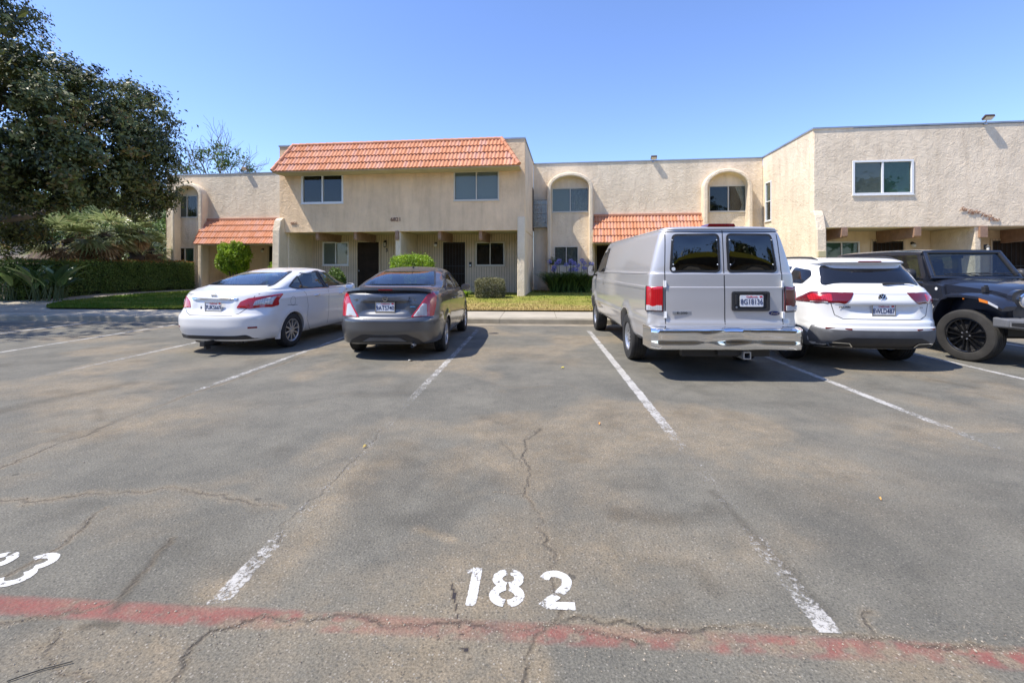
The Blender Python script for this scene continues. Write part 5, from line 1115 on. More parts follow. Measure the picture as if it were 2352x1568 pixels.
# ------------------------------------------------------------ vehicles
def paint(name, col, metal=0, rough=.35, flake=0):
    m = mat(name, col, rough, metal, coat=1.0, spec=.5); nt = m.node_tree; b = nt.nodes['Principled BSDF']; tc = nn(nt, 'ShaderNodeTexCoord')
    n = nn(nt, 'ShaderNodeTexNoise'); setin(n, Scale=2.5, Detail=6, Roughness=.7); nt.links.new(tc.outputs['Object'], n.inputs['Vector'])
    r = nn(nt, 'ShaderNodeMapRange'); r.inputs['From Min'].default_value = .35; r.inputs['From Max'].default_value = .75; r.inputs['To Min'].default_value = .02; r.inputs['To Max'].default_value = .16
    nt.links.new(n.outputs[0], r.inputs[0]); nt.links.new(r.outputs[0], b.inputs['Coat Roughness'])
    return m
M['p_white'] = paint('white_paint', (.72, .71, .69)); M['p_grey'] = paint('grey_metallic_paint', (.115, .117, .122), .7, .36); M['p_silver'] = paint('silver_paint', (.53, .515, .50), .4, .42)
M['p_white2'] = paint('pure_white_paint', (.80, .80, .79)); M['p_black'] = paint('black_paint', (.012, .014, .022)); M['chrome'] = mat('chrome', (.82, .83, .85), .07, 1)
M['rubber'] = mat('tyre_rubber', (.028, .027, .026), .8, var=.3, vscale=9); M['rubber_dusty'] = mat('dusty_tyre', (.033, .031, .028), .85, var=.4, vscale=6)
M['alloy'] = mat('silver_wheel', (.55, .56, .58), .3, .8); M['blackrim'] = mat('black_wheel', (.012, .012, .013), .2, .2, coat=.8); M['plastic'] = mat('black_plastic', (.028, .028, .03), .5, var=.2, vscale=5)
M['plastic_grey'] = mat('grey_plastic', (.13, .133, .14), .5, var=.2, vscale=4); M['gap'] = mat('panel_gap', (.015, .015, .016), .8)
M['seat'] = mat('seat_cloth', (.10, .10, .105), .9); M['seat_light'] = mat('seat_light', (.30, .29, .27), .9); M['car_in'] = mat('cabin', (.03, .03, .032), .8)
M['glass_clear'] = glassmat('car_glass', (.62, .68, .68), .05); M['glass_rear'] = glassmat('rear_glass', (.46, .51, .54), .09); M['glass_tint'] = glassmat('tinted_glass', (.09, .105, .12), .05)
def lampmat(name, col, rough=.12):
    m = mat(name, col, rough, 0, coat=1.0); nt = m.node_tree; b = nt.nodes['Principled BSDF']; tc = nn(nt, 'ShaderNodeTexCoord'); w_ = nn(nt, 'ShaderNodeTexWave'); setin(w_, Scale=14, Distortion=.4, Detail=1)
    nt.links.new(tc.outputs['Object'], w_.inputs['Vector']); r = nn(nt, 'ShaderNodeValToRGB'); e = r.color_ramp.elements; e[0].color = (*[c * .75 for c in col], 1); e[1].color = (*col, 1); nt.links.new(w_.outputs[0], r.inputs[0]); nt.links.new(r.outputs[0], b.inputs['Base Color'])
    b.inputs['Subsurface Weight'].default_value = 0; return m
M['red'] = lampmat('red_lens', (.50, .008, .014)); M['darkred'] = lampmat('dark_red_lens', (.15, .005, .009)); M['clear'] = lampmat('clear_lens', (.55, .55, .56)); M['amber'] = lampmat('amber_lens', (.75, .22, .02)); M['deepred'] = mat('reflector', (.20, .01, .015), .2, coat=1)
M['plate'] = mat('plate', (.72, .73, .76), .45); M['ink'] = mat('plate_ink', (.015, .03, .10), .5); M['inkred'] = mat('plate_red', (.55, .03, .04), .5); M['badge'] = mat('badge_chrome', (.75, .76, .78), .15, 1)
def pchip(x, y, xn):
    h = np.diff(x); d = np.diff(y) / h; m = np.zeros_like(y); m[1:-1] = np.where(d[:-1] * d[1:] > 0, 2 * d[:-1] * d[1:] / np.where(d[:-1] + d[1:] == 0, 1, d[:-1] + d[1:]), 0); m[0], m[-1] = d[0], d[-1]
    i = np.clip(np.searchsorted(x, xn, 'right') - 1, 0, len(x) - 2); t = (xn - x[i]) / h[i]
    return (2*t**3 - 3*t**2 + 1) * y[i] + (t**3 - 2*t**2 + t) * h[i] * m[i] + (-2*t**3 + 3*t**2) * y[i+1] + (t**3 - t**2) * h[i] * m[i+1]
def qcurve(n_, cnt):
    a = np.linspace(0, math.pi / 2, 400); x = np.sin(a) ** (2 / n_); y = 1 - np.cos(a) ** (2 / n_); s = np.concatenate([[0], np.cumsum(np.hypot(np.diff(x), np.diff(y)))]); q = np.linspace(0, s[-1], cnt)
    return np.interp(q, s, x), np.interp(q, s, y)
def loft_body(rows, step=.022, nr=30, ns=64, nf=22, disp=None, side=0.0):
    A = np.array(rows, float); d = np.sqrt(np.diff(A[:, 0]) ** 2 + (.5 * np.diff(A[:, 1])) ** 2 + (.25 * np.diff(A[:, 2])) ** 2 + np.diff(A[:, 3]) ** 2) + 1e-4; s = np.concatenate([[0], np.cumsum(d)])
    q = np.unique(np.concatenate([np.linspace(a, b, max(2, int((b - a) / step) + 2)) for a, b in zip(s[:-1], s[1:])])); C = np.stack([pchip(s, A[:, k], q) for k in range(A.shape[1])], 1)
    rings = []
    for z, yr, yf, w_, Lr, n1, Lf, n2 in C:
        tot = yf - yr; sc = min(1, tot / (Lr + Lf + 1e-6)); Lr *= sc; Lf *= sc; x, y = qcurve(n1, nr); X = list(x * w_); Y = list(yr + y * Lr)
        yy = np.linspace(yr + Lr, yf - Lf, ns + 2)[1:-1]; X += [w_] * ns; Y += list(yy); x, y = qcurve(n2, nf); X += list(x[::-1] * w_); Y += list(yf - y[::-1] * Lf)
        X = np.array(X); Y = np.array(Y); X = X * (1 - side * ((Y - (yr + yf) / 2) / (tot / 2 + 1e-6)) ** 2)
        rings.append(np.stack([np.concatenate([X, -X[-2:0:-1]]), np.concatenate([Y, Y[-2:0:-1]]), np.full(2 * len(X) - 2, z)], 1))
    m = len(rings[0]); V = np.concatenate(rings)
    if disp is not None: V = disp(V)
    F = []
    for i in range(len(rings) - 1):
        a = i * m; F += [(a + k, a + (k + 1) % m, a + m + (k + 1) % m, a + m + k) for k in range(m)]
    F += [tuple(range(m))[::-1], tuple(range((len(rings) - 1) * m, len(rings) * m))]
    me = bpy.data.meshes.new('body'); me.from_pydata([tuple(v) for v in V], [], F); me.update(); bm = bmesh.new(); bm.from_mesh(me); bmesh.ops.recalc_face_normals(bm, faces=bm.faces); bm.to_mesh(me); bm.free(); return me
def bvh_of(me): return BVHTree.FromPolygons([v.co.copy() for v in me.vertices], [tuple(p.vertices) for p in me.polygons])
def cut(me, cutters):
    o = bpy.data.objects.new('t', me); COL.objects.link(o); cs = []
    for k, mb in enumerate(cutters):
        c = bpy.data.objects.new('c', mb.mesh('c')); COL.objects.link(c); cs.append(c); md = o.modifiers.new('b%d' % k, 'BOOLEAN'); md.operation = 'DIFFERENCE'; md.solver = 'EXACT'; md.object = c
    dg = bpy.context.evaluated_depsgraph_get(); r = bpy.data.meshes.new_from_object(o.evaluated_get(dg))
    for c in cs: bpy.data.objects.remove(c)
    bpy.data.objects.remove(o); return r
def inpoly(x, y, P):
    c = False; j = len(P) - 1
    for i in range(len(P)):
        if (P[i][1] > y) != (P[j][1] > y) and x < (P[j][0] - P[i][0]) * (y - P[i][1]) / (P[j][1] - P[i][1]) + P[i][0]: c = not c
        j = i
    return c
def rnd(P, r=.05, n=4):
    out = []; m = len(P); rr = r if isinstance(r, (list, tuple)) else [r] * m
    for i in range(m):
        a, b, c = Vector(P[i - 1]), Vector(P[i]), Vector(P[(i + 1) % m]); r_ = min(rr[i], (a - b).length * .45, (c - b).length * .45)
        if r_ < .003: out.append(tuple(b)); continue
        p, q = b + (a - b).normalized() * r_, b + (c - b).normalized() * r_
        for k in range(n + 1): t = k / n; out.append(tuple(p * (1 - t) ** 2 + b * 2 * t * (1 - t) + q * t * t))
    return out
def inset(P, d):
    m = len(P); ar = sum(P[i - 1][0] * P[i][1] - P[i][0] * P[i - 1][1] for i in range(m)); sg = 1 if ar > 0 else -1; out = []
    for i in range(m):
        a, b, c = Vector(P[i - 1]), Vector(P[i]), Vector(P[(i + 1) % m]); e1 = (b - a).normalized(); e2 = (c - b).normalized(); n1 = Vector((-e1.y, e1.x)); n2 = Vector((-e2.y, e2.x)); n = n1 + n2
        if n.length < 1e-4: n = n1
        n.normalize(); k = d / max(.45, n.dot(n1)); out.append(tuple(b + n * k * sg))
    return out
def proj(kind, sgn=1, ang=0):
    """(s,t) in a view plane -> ray"""
    if kind == 'side': return lambda s, t: (Vector((3 * sgn, s, t)), Vector((-sgn, 0, 0)))
    if kind == 'rear': return lambda s, t: (Vector((s, -3, t)), Vector((0, 1, 0)))
    if kind == 'front': return lambda s, t: (Vector((s, 9, t)), Vector((0, -1, 0)))
    if kind == 'top': return lambda s, t: (Vector((s, t, 4)), Vector((0, 0, -1)))
    if kind == 'diag':      # rear corner, s along the perpendicular of the ray
        c, d = math.cos(R(ang)), math.sin(R(ang)); return lambda s, t: (Vector((sgn * (s * c + 3 * d), s * d - 3 * c, t)), Vector((-sgn * d, c, 0)))
def hit(bvh, pj, s, t, off):
    o, d = pj(s, t); h = bvh.ray_cast(o, d, 8)
    if h[0] is None: return None
    n = h[1] if h[1].dot(d) < 0 else -h[1]; return h[0] + n * off
def patch(name, bvh, P, pj, off, mtl, parent, grid=.05, inner=None, mtl2=None, name2=None, skirt=.006):
    """panel shaped by an outline in a view plane, wrapped on the body; an inner outline splits off a second part"""
    pts = [Vector(p) for p in P]; n = len(pts); E = [(i, (i + 1) % n) for i in range(n)]
    if inner: k = len(pts); pts += [Vector(p) for p in inner]; E += [(k + i, k + (i + 1) % len(inner)) for i in range(len(inner))]
    xs = [p[0] for p in P]; ys = [p[1] for p in P]; x = min(xs) + grid / 2
    while x < max(xs):
        y = min(ys) + grid / 2
        while y < max(ys):
            if inpoly(x, y, P): pts.append(Vector((x, y)))
            y += grid
        x += grid
    V, _, F, *_ = delaunay_2d_cdt(pts, E, [], 0, 1e-5); W = []; last = None
    for p in V:
        h = hit(bvh, pj, p.x, p.y, off); W.append(h)
    for i, h in enumerate(W):
        if h is None:
            best = min((j for j in range(len(V)) if W[j] is not None), key=lambda j: (V[j] - V[i]).length, default=None); W[i] = W[best] if best is not None else Vector((0, 0, 0))
    Fo, Fi = [], []
    for f in F:
        c = sum((V[i] for i in f), Vector((0, 0))) / len(f)
        if not inpoly(c.x, c.y, P): continue
        (Fi if inner and inpoly(c.x, c.y, inner) else Fo).append(tuple(f))
    res = []
    for nm, ff, mt in ((name, Fo, mtl), (name2, Fi, mtl2)):
        if not ff: continue
        used = sorted({i for f in ff for i in f}); mp = {i: k for k, i in enumerate(used)}; vs = [W[i] for i in used]; fs = [tuple(mp[i] for i in f) for f in ff]
        if skirt and not inner:
            cnt = {}
            for f in fs:
                for a, b in zip(f, f[1:] + f[:1]): cnt[(a, b)] = 1
            o, d = pj(0, 0); k = len(vs); bd = [(a, b) for (a, b) in cnt if (b, a) not in cnt]; bv = sorted({a for e in bd for a in e}); m2 = {a: k + q for q, a in enumerate(bv)}; vs += [vs[a] + d * (skirt + off) for a in bv]; fs += [(b, a, m2[a], m2[b]) for a, b in bd]
        mb = MB().add(vs, fs); o = mb.build(nm, mt, res[0] if res else parent, smooth=45); res.append(o)
    return res
def strip(name, bvh, pts, pj, mtl, parent, wd=.007, off=.0012, step=.04):
    P = []
    for (a, b) in zip(pts[:-1], pts[1:]):
        l = math.hypot(b[0] - a[0], b[1] - a[1]); k = max(1, int(l / step)); P += [(a[0] + (b[0] - a[0]) * i / k, a[1] + (b[1] - a[1]) * i / k) for i in range(k)]
    P.append(pts[-1]); V = []; F = []; ok = []
    for i, p in enumerate(P):
        a = P[max(0, i - 1)]; b = P[min(len(P) - 1, i + 1)]; l = math.hypot(b[0] - a[0], b[1] - a[1]) + 1e-9; nx, ny = -(b[1] - a[1]) / l * wd / 2, (b[0] - a[0]) / l * wd / 2
        h1 = hit(bvh, pj, p[0] + nx, p[1] + ny, off); h2 = hit(bvh, pj, p[0] - nx, p[1] - ny, off); ok.append(h1 is not None and h2 is not None); V += [h1 or Vector((0, 0, 0)), h2 or Vector((0, 0, 0))]
    F = [(2 * i, 2 * i + 1, 2 * i + 3, 2 * i + 2) for i in range(len(P) - 1) if ok[i] and ok[i + 1]]
    if F: return MB().add(V, F).build(name, mtl, parent, smooth=60)
def merge_strips(name, items, mtl, parent):
    """several seams of one body as one part"""
    obs = [o for o in items if o is not None]; mb = MB()
    for o in obs: mb.add([v.co for v in o.data.vertices], [tuple(p.vertices) for p in o.data.polygons]); bpy.data.objects.remove(o)
    return mb.build(name, mtl, parent, smooth=60)
def open_windows(me, wins):
    """remove the sheet metal behind panes; wins: (axis, outline, test)"""
    bm = bmesh.new(); bm.from_mesh(me); dead = []
    for f in bm.faces:
        c = f.calc_center_median()
        for ax, P, cond in wins:
            s, t = (c.y, c.z) if ax == 'side' else (c.x, c.z)
            if cond(c, f.normal) and inpoly(s, t, P): dead.append(f); break
    bmesh.ops.delete(bm, geom=dead, context='FACES'); bm.to_mesh(me); bm.free()
def finish_body(me, mtl, parent, ang=38, name='body'):
    me.materials.clear(); me.materials.append(mtl)
    me.polygons.foreach_set('use_smooth', [True] * len(me.polygons)); me.polygons.foreach_set('material_index', [0] * len(me.polygons)); me.set_sharp_from_angle(angle=R(ang)); return link(bpy.data.objects.new(name, me), parent)
def wheel(parent, x, y, z, r, rim, wd, sg, style, tyre='rubber', steer=0):
    """sg: +1 faces +x. wheel > tyre, rim"""
    h = bpy.data.objects.new('wheel', None); h.location = (x, y, z); h.rotation_euler = (0, 0, steer); h.empty_display_size = .1; link(h, parent); hw = wd / 2
    pr = [(rim, -hw * .86), (rim + .012, -hw * .98), (rim + (r - rim) * .45, -hw * 1.04), (r - .022, -hw * .96), (r - .006, -hw * .82)]
    for g in (-.5, -.17, .17, .5): pr += [(r, hw * g - .008 - wd * .05), (r, hw * g - .006), (r - .010, hw * g - .005), (r - .010, hw * g + .005), (r, hw * g + .006)]
    pr += [(r - .006, hw * .82), (r - .022, hw * .96), (rim + (r - rim) * .45, hw * 1.04), (rim + .012, hw * .98), (rim, hw * .86)]
    MB().lathe(pr, 56, 'x').build('tyre', M[tyre], h, smooth=30)
    s = sg; f = hw * .80 * s; mt = M['blackrim'] if style == 'jeep' else M['alloy']; m = MB()
    m.lathe([(rim + .002, f * 1.06), (rim - .012, f * 1.08), (rim - .022, f * .98), (rim - .03, f * .5), (rim - .03, -f)], 56, 'x')
    n, w0, w1, dep = {'sentra': (10, .030, .055, .02), 'versa': (7, .030, .07, .02), 'jeep': (7, .022, .045, .03), 'van': (0, 0, 0, 0), 'suv': (5, .04, .06, .03)}[style]
    if style == 'van':
        m.lathe([(rim - .02, f * .9), (rim - .045, f * .62), (.115, f * .45), (.105, f * .80), (.07, f * .95), (.0, f * .97)], 40, 'x')
        m.build('rim', mt, h, smooth=35); k = MB()
        for i in range(8): a = i * math.pi / 4; k.lathe([(.0, f * .96), (.011, f * .95), (.011, f * .7)], 8, 'x', (0, .088 * math.cos(a), .088 * math.sin(a)))
        for i in range(8): a = (i + .5) * math.pi / 4; k.lathe([(.0, f * .63), (.018, f * .63), (.018, f * .5)], 10, 'x', (0, .15 * math.cos(a), .15 * math.sin(a)))
        k.build('wheel_nuts', M['gap'], h, 30); return h
    for i in range(n):
        offs = (-.55, .55) if style == 'jeep' else (0,)
        for q in offs:
            a = 2 * math.pi * i / n + .2; c, d = math.cos(a), math.sin(a); V = []
            for rr, ww, xx, tw in ((.045, w0, f * .93, q * .035), (rim * .55, w0 * .85, f * (1 - dep), q * .055), (rim - .012, w1 * .5, f * 1.02, q * .085)):
                for e in (-1, 1): V.append((xx, c * rr - d * (e * ww / 2 + tw), d * rr + c * (e * ww / 2 + tw)))
                for e in (-1, 1): V.append((xx - .03 * s, c * rr - d * (e * ww / 2 * 1.2 + tw), d * rr + c * (e * ww / 2 * 1.2 + tw)))
            F = []
            for k in range(2): b = 4 * k; F += [(b, b + 1, b + 5, b + 4), (b, b + 4, b + 6, b + 2), (b + 1, b + 3, b + 7, b + 5)]
            m.add(V, F)
    m.lathe([(0, f * 1.0), (.03, f * 1.0), (.05, f * .95), (.06, f * .8)], 24, 'x'); m.build('rim', mt, h, smooth=35)
    MB().lathe([(rim - .031, f * .55), (0, f * .55)], 32, 'x').lathe([(.15, f * .62), (.15, f * .58), (0, f * .6)], 32, 'x').build('brake_disc', M['gap'], h, 30)
    if style == 'jeep':
        k = MB()
        for i in range(5): a = i * 2 * math.pi / 5; k.lathe([(0, f * 1.03), (.012, f * 1.02), (.012, f * .9)], 8, 'x', (0, .057 * math.cos(a), .057 * math.sin(a)))
        k.build('wheel_nuts', M['alloy'], h, 30)
    return h
def plate(parent, bvh, x, z, txt, frame=None, top='inkred', w_=.305, h_=.152, tilt=0, y=None, cx=0):
    p = hit(bvh, proj('rear'), x, z, .024) if y is None else Vector((x, y, z)); T = Matrix.Translation(p) @ Matrix.Rotation(tilt, 4, 'X'); Rx = Matrix.Rotation(R(90), 4, 'X')
    m = MB(); m.prism(rnd([(-w_/2, -h_/2), (w_/2, -h_/2), (w_/2, h_/2), (-w_/2, h_/2)], .015, 3), -.004, .004, 'y'); m.xf(T); o = m.build('licence_plate', M['plate'], parent)
    lettering('plate_number', txt, .098, M['ink'], T @ Matrix.Translation((0, -.006, -.014)) @ Rx, o, .001, .0008, 0, .80 if 'W' not in txt else .70)
    lettering('plate_state', 'California', .038, M[top], T @ Matrix.Translation((0, -.006, .054)) @ Rx, o, .001, 0, .3, 1.0)
    MB().box((.105, -.007, .045), (.14, -.005, .067)).xf(T).build('registration_sticker', M['inkred'], o)
    if frame:
        f = MB(); a, b = w_/2 + .008, h_/2 + .008
        f.box((-a, -.010, -b), (a, .004, -b + .022)).box((-a, -.010, b - .012), (a, .004, b)).box((-a, -.010, -b + .022), (-a + .012, .004, b - .012)).box((a - .012, -.010, -b + .022), (a, .004, b - .012)); f.xf(T).build('plate_frame', frame, o)
    return o
def badge_text(name, parent, bvh, x, z, txt, size, mtl='badge', sx=1.2, off=.004, bold=.0008):
    p = hit(bvh, proj('rear'), x, z, off); return lettering(name, txt, size, M[mtl], Matrix.Translation(p) @ Matrix.Rotation(R(90), 4, 'X'), parent, .0015, bold, 0, sx)
def seats(parent, rows, half, zt=1.10, mtl='seat', zb=.55):
    for y in rows:
        for x in (-half, half):
            m = MB(); m.prism([(x - .20, zb), (x + .20, zb), (x + .22, zt - .30), (x + .17, zt - .12), (x - .17, zt - .12), (x - .22, zt - .30)], y, y + .14, 'y')
            o = m.build('seat', M[mtl], parent, bevel=.04)
            MB().prism(rnd([(x - .125, zt - .07), (x + .125, zt - .07), (x + .105, zt + .12), (x - .105, zt + .12)], .05), y + .01, y + .12, 'y').build('headrest', M[mtl], o, smooth=50)
def door_mirror(parent, x, y, z, sg, shell, w_=.20, h_=.14):
    m = MB(); V = []; n = 12
    for k, (dy, s) in enumerate(((-.06, .93), (-.02, 1.0), (.05, .85), (.09, .5))):
        for i in range(n): a = 2 * math.pi * i / n; cx = abs(math.cos(a)) ** .6 * (1 if math.cos(a) > 0 else -1); sz = abs(math.sin(a)) ** .6 * (1 if math.sin(a) > 0 else -1); V.append((sg * (x + w_ / 2 + cx * w_ / 2 * s), y + dy, z + sz * h_ / 2 * s))
    F = [(k * n + i, k * n + (i + 1) % n, (k + 1) * n + (i + 1) % n, (k + 1) * n + i) for k in range(3) for i in range(n)] + [tuple(range(3 * n, 4 * n)), tuple(range(n))[::-1]]
    m.add(V, F); o = m.build('door_mirror', shell, parent, smooth=50)
    g = MB(); g.add([(v[0] * 1.0, v[1] - .003, v[2]) for v in V[:n]], [tuple(range(n))]); c = sum((Vector(v) for v in g.v), Vector()) / n; g.v = [tuple(c + (Vector(v) - c) * .9) for v in g.v]; g.build('mirror_glass', M['chrome'], o)
    MB().box((min(sg * (x - .12), sg * (x + .03)), y - .02, z - h_ / 2 + .01), (max(sg * (x - .12), sg * (x + .03)), y + .04, z - h_ / 2 + .045)).build('mirror_arm', M['plastic'], o); return o
def handle(parent, bvh, y, z, sg, mtl, L=.17):
    h = hit(bvh, proj('side', sg), y, z, .0)
    if h is None: return
    x = h.x; m = MB(); m.tube([(x, y - L / 2, z), (x + sg * .022, y - L / 2 + .015, z + .004), (x + sg * .03, y, z + .006), (x + sg * .022, y + L / 2 - .015, z + .004), (x, y + L / 2, z)], [.008, .012, .013, .012, .008], 8); m.build('door_handle', mtl, parent, 50)
def arch_cutters(axles, r, half, z, inner=.52):
    out = []
    for y in axles:
        for s in (-1, 1): m = MB(); m.lathe([(0, s * inner), (r, s * inner), (r, s * (half + .4)), (0, s * (half + .4))], 48, 'x', (0, y, z)); out.append(m)
    return out
def arch_lip(parent, bvh, y, z, r, sg, mtl, a0=-8, a1=188, wd=.035, off=.006, name='wheel_arch'):
    pts = [(y + (r + wd / 2) * math.cos(R(a0 + (a1 - a0) * i / 30)), z + (r + wd / 2) * math.sin(R(a0 + (a1 - a0) * i / 30))) for i in range(31)]
    return strip(name, bvh, pts, proj('side', sg), mtl, parent, wd, off, .03)
def flare(axles, zc, r, amt, wid=.07):
    def f(V):
        for y in axles:
            d = np.hypot(V[:, 1] - y, V[:, 2] - zc); k = amt * np.exp(-((d - r) / wid) ** 2) * (V[:, 2] < zc + r + .15) * (np.abs(V[:, 0]) > .5); V[:, 0] += np.sign(V[:, 0]) * k
        return V
    return f
def ring_emblem(parent, bvh, x, z, r, txt=None, name='emblem'):
    p = hit(bvh, proj('rear'), x, z, .004); m = MB(); m.lathe([(r, 0), (r, -.006), (r * .84, -.007), (r * .84, 0)], 28, 'y', tuple(p)); return m, p
# ---------------- grey sedan (Versa shape)
def car_sedan_grey():
    t = thing('parked_car', 'dark grey metallic compact sedan with rear lip spoiler and plate 9ATS740', 'car', (-2.04, 7.36, 0), -R(1.8), 'cars parked in the bays')
    ax = (1.0, 3.6); zc = .305
    def disp(V):
        V = flare(ax, zc, .36, .018)(V)
        rear = V[:, 1] < .30
        k = np.clip(1 - (np.abs(V[:, 0]) / .36) ** 8, 0, 1) * np.clip((.955 - V[:, 2]) / .03, 0, 1) * np.clip((V[:, 2] - .735) / .05, 0, 1) * rear; V[:, 1] += .035 * k       # plate recess
        return V
    rows = [(.235,.18,4.2,.72,.5,3,.6,3),(.26,.10,4.32,.79,.55,3.2,.8,3),(.36,.045,4.40,.825,.62,3.2,.95,2.8),(.50,.0,4.45,.845,.66,3.1,1.0,2.7),(.62,.0,4.445,.85,.66,3.1,1.0,2.7),(.665,.012,4.43,.85,.66,3.1,1.0,2.7),(.70,.05,4.41,.849,.62,3.1,1.0,2.7),
            (.80,.07,4.38,.848,.6,3.1,1.0,2.6),(.90,.085,4.25,.845,.6,3.1,1.1,2.5),(.98,.10,3.95,.835,.6,3.1,1.1,2.5),(1.04,.11,3.6,.82,.6,3.1,.9,2.6),(1.075,.13,3.44,.80,.58,3,.75,2.6),(1.10,.22,3.40,.785,.55,2.9,.7,2.6),
            (1.13,.52,3.34,.768,.5,2.8,.7,2.6),(1.165,.74,3.28,.765,.42,3.0,.7,2.6),(1.24,.93,3.16,.73,.45,2.9,.65,2.6),(1.33,1.20,3.0,.675,.5,2.7,.6,2.6),(1.40,1.45,2.86,.635,.5,2.7,.55,2.6),(1.44,1.66,2.72,.59,.5,2.6,.5,2.6),(1.475,1.86,2.56,.50,.45,2.5,.45,2.5),(1.497,2.02,2.42,.34,.4,2.4,.4,2.4),(1.507,2.16,2.28,.12,.3,2.2,.3,2.2)]
    me = loft_body(rows, disp=disp, side=.02); B = bvh_of(me); me = cut(me, arch_cutters(ax, .35, .85, zc))
    W1 = rnd([(1.20,1.085),(1.60,1.315),(1.98,1.385),(2.12,1.385),(2.16,1.055)], .04); W2 = rnd([(2.22,1.055),(2.20,1.39),(2.62,1.37),(3.00,1.215),(3.30,1.06)], .04)
    RW = rnd([(-.67,1.160),(.67,1.160),(.60,1.28),(.50,1.435),(-.50,1.435),(-.60,1.28)], .06)
    open_windows(me, [('side', inset(W1, .02), lambda c, n: abs(c.x) > .4), ('side', inset(W2, .02), lambda c, n: abs(c.x) > .4), ('rear', inset(RW, .02), lambda c, n: c.y < 1.8 and n.y < -.15), ('rear', [(-.6,1.1),(.6,1.1),(.5,1.42),(-.5,1.42)], lambda c, n: c.y > 2.5 and n.y > .2)])
    body = finish_body(me, M['p_grey'], t)
    patch('rear_window', B, RW, proj('rear'), .003, M['plastic'], t, .07, inset(RW, .022), M['glass_rear'], 'pane')
    for s in (1, -1):
        for W in (W1, W2): patch('side_window', B, W, proj('side', s), .003, M['plastic'], t, .07, inset(W, .028), M['glass_rear'], 'pane')
        patch('rear_quarter_trim', B, rnd([(1.10,1.075),(1.24,1.075),(1.62,1.33),(1.58,1.36)], .02), proj('side', s), .004, M['plastic'], t)
    WS = rnd([(-.66,1.09),(.66,1.09),(.50,1.42),(-.50,1.42)], .05); patch('windscreen', B, WS, proj('front'), .004, M['plastic'], t, .08, inset(WS, .03), M['glass_clear'], 'pane')
    L1 = rnd([(.40,.69),(.68,1.045),(.80,1.09),(.86,1.02),(.83,.86),(.78,.70)], .03); tl = lambda s: patch('tail_light', B, [(a, b) for a, b in L1], proj('diag', s, 28), .008, M['red'], t, .025)[0]
    for s in (1, -1):
        o = tl(s); patch('reversing_lens', B, rnd([(.44,.705),(.60,.915),(.66,.90),(.66,.71)], .02), proj('diag', s, 28), .0125, M['clear'], o, .03)
        handle(t, B, 1.78, .90, s, M['p_grey']); handle(t, B, 2.72, .88, s, M['p_grey']); door_mirror(t, .82, 2.98, 1.06, s, M['p_grey'])
        sm = [strip('g', B, p, proj('side', s), M['gap'], None) for p in ([(1.20,1.07),(1.32,.98),(1.42,.70),(1.40,.42),(1.52,.28),(2.2,.24)], [(2.19,1.03),(2.16,.30)], [(3.28,1.04),(3.22,.70),(3.18,.30)], [(2.2,.24),(3.2,.26)])]
        merge_strips('door_seam', sm, M['gap'], body)
        for y in ax: arch_lip(body, B, y, zc, .335, s, M['p_grey'], -2, 182)
    sm = [strip('g', B, p, proj('rear'), M['gap'], None, .009) for p in ([(-.72,1.085),(-.66,1.0),(-.46,.735),(-.42,.69),(-.33,.672),(.33,.672),(.42,.69),(.46,.735),(.66,1.0),(.72,1.085)],)]
    merge_strips('boot_seam', sm, M['gap'], body)
    patch('boot_garnish', B, rnd([(-.37,.955),(.37,.955),(.385,1.025),(-.385,1.025)], .02), proj('rear'), .022, M['p_grey'], t, .05)
    m, p = ring_emblem(t, B, 0, .99, .042); m.v = [(a, b - .018, c) for a, b, c in m.v]; m.box((p.x - .05, p.y - .028, p.z - .009), (p.x + .05, p.y - .020, p.z + .009)); m.build('emblem', M['badge'], t, 40)
    plate(t, B, 0, .85, '9ATS740', M['badge']); badge_text('model_badge', t, B, -.46, .965, 'VERSA', .042); badge_text('trim_badge', t, B, .47, .965, 'SV', .042); badge_text('trim_badge', t, B, .43, .86, 'PureDrive', .022, 'bluebadge')
    # lip spoiler with stop lamp
    sp = MB(); V = []; n = 24
    for i in range(n + 1):
        u = -1 + 2 * i / n; x = .70 * u; cy = .075 + .16 * abs(u) ** 2.4 + .02; z = 1.130 + .012 * (1 - abs(u) ** 2); dr = .03 * abs(u) ** 6
        V += [(x, cy, z - .012 - dr), (x, cy + .005, z + .028 - dr), (x, cy + .15, z + .022 - dr), (x, cy + .17, z - .02 - dr), (x, cy + .06, z - .05 - dr)]
    sp.add(V, [(5 * i + k, 5 * i + (k + 1) % 5, 5 * i + 5 + (k + 1) % 5, 5 * i + 5 + k) for i in range(n) for k in range(5)] + [tuple(range(5)), tuple(range(5 * n, 5 * n + 5))[::-1]]); sp = sp.build('spoiler', M['p_grey'], t, smooth=40)
    MB().box((-.115, .090, 1.122), (.115, .10, 1.142)).build('stop_lamp', M['deepred'], sp)
    patch('bumper_insert', B, rnd([(-.62,.262),(-.54,.34),(-.36,.425),(.36,.425),(.54,.34),(.62,.262)], .03), proj('rear'), .006, M['plastic'], t, .06)
    patch('bumper_skid', B, rnd([(-.36,.31),(-.24,.375),(.24,.375),(.36,.31)], .02), proj('rear'), .012, M['plastic_grey'], t, .05)
    MB().tube([(.46, .18, .24), (.46, .06, .25), (.45, .03, .24)], .028, 12, False).build('exhaust_pipe', M['metal'], t, 40)
    a = MB(); p = hit(B, proj('top'), 0, 1.95, 0); a.tube([p, p + Vector((0, -.03, .02))], [.022, .012], 8).tube([p + Vector((0, -.03, .02)), p + Vector((0, -.16, .15))], [.005, .003], 6); a.build('roof_aerial', M['black'], t, 40)
    for s in (1, -1):
        for y in ax: wheel(t, s * (.845 - .0975), y, .307, .307, .20, .19, s, 'versa')
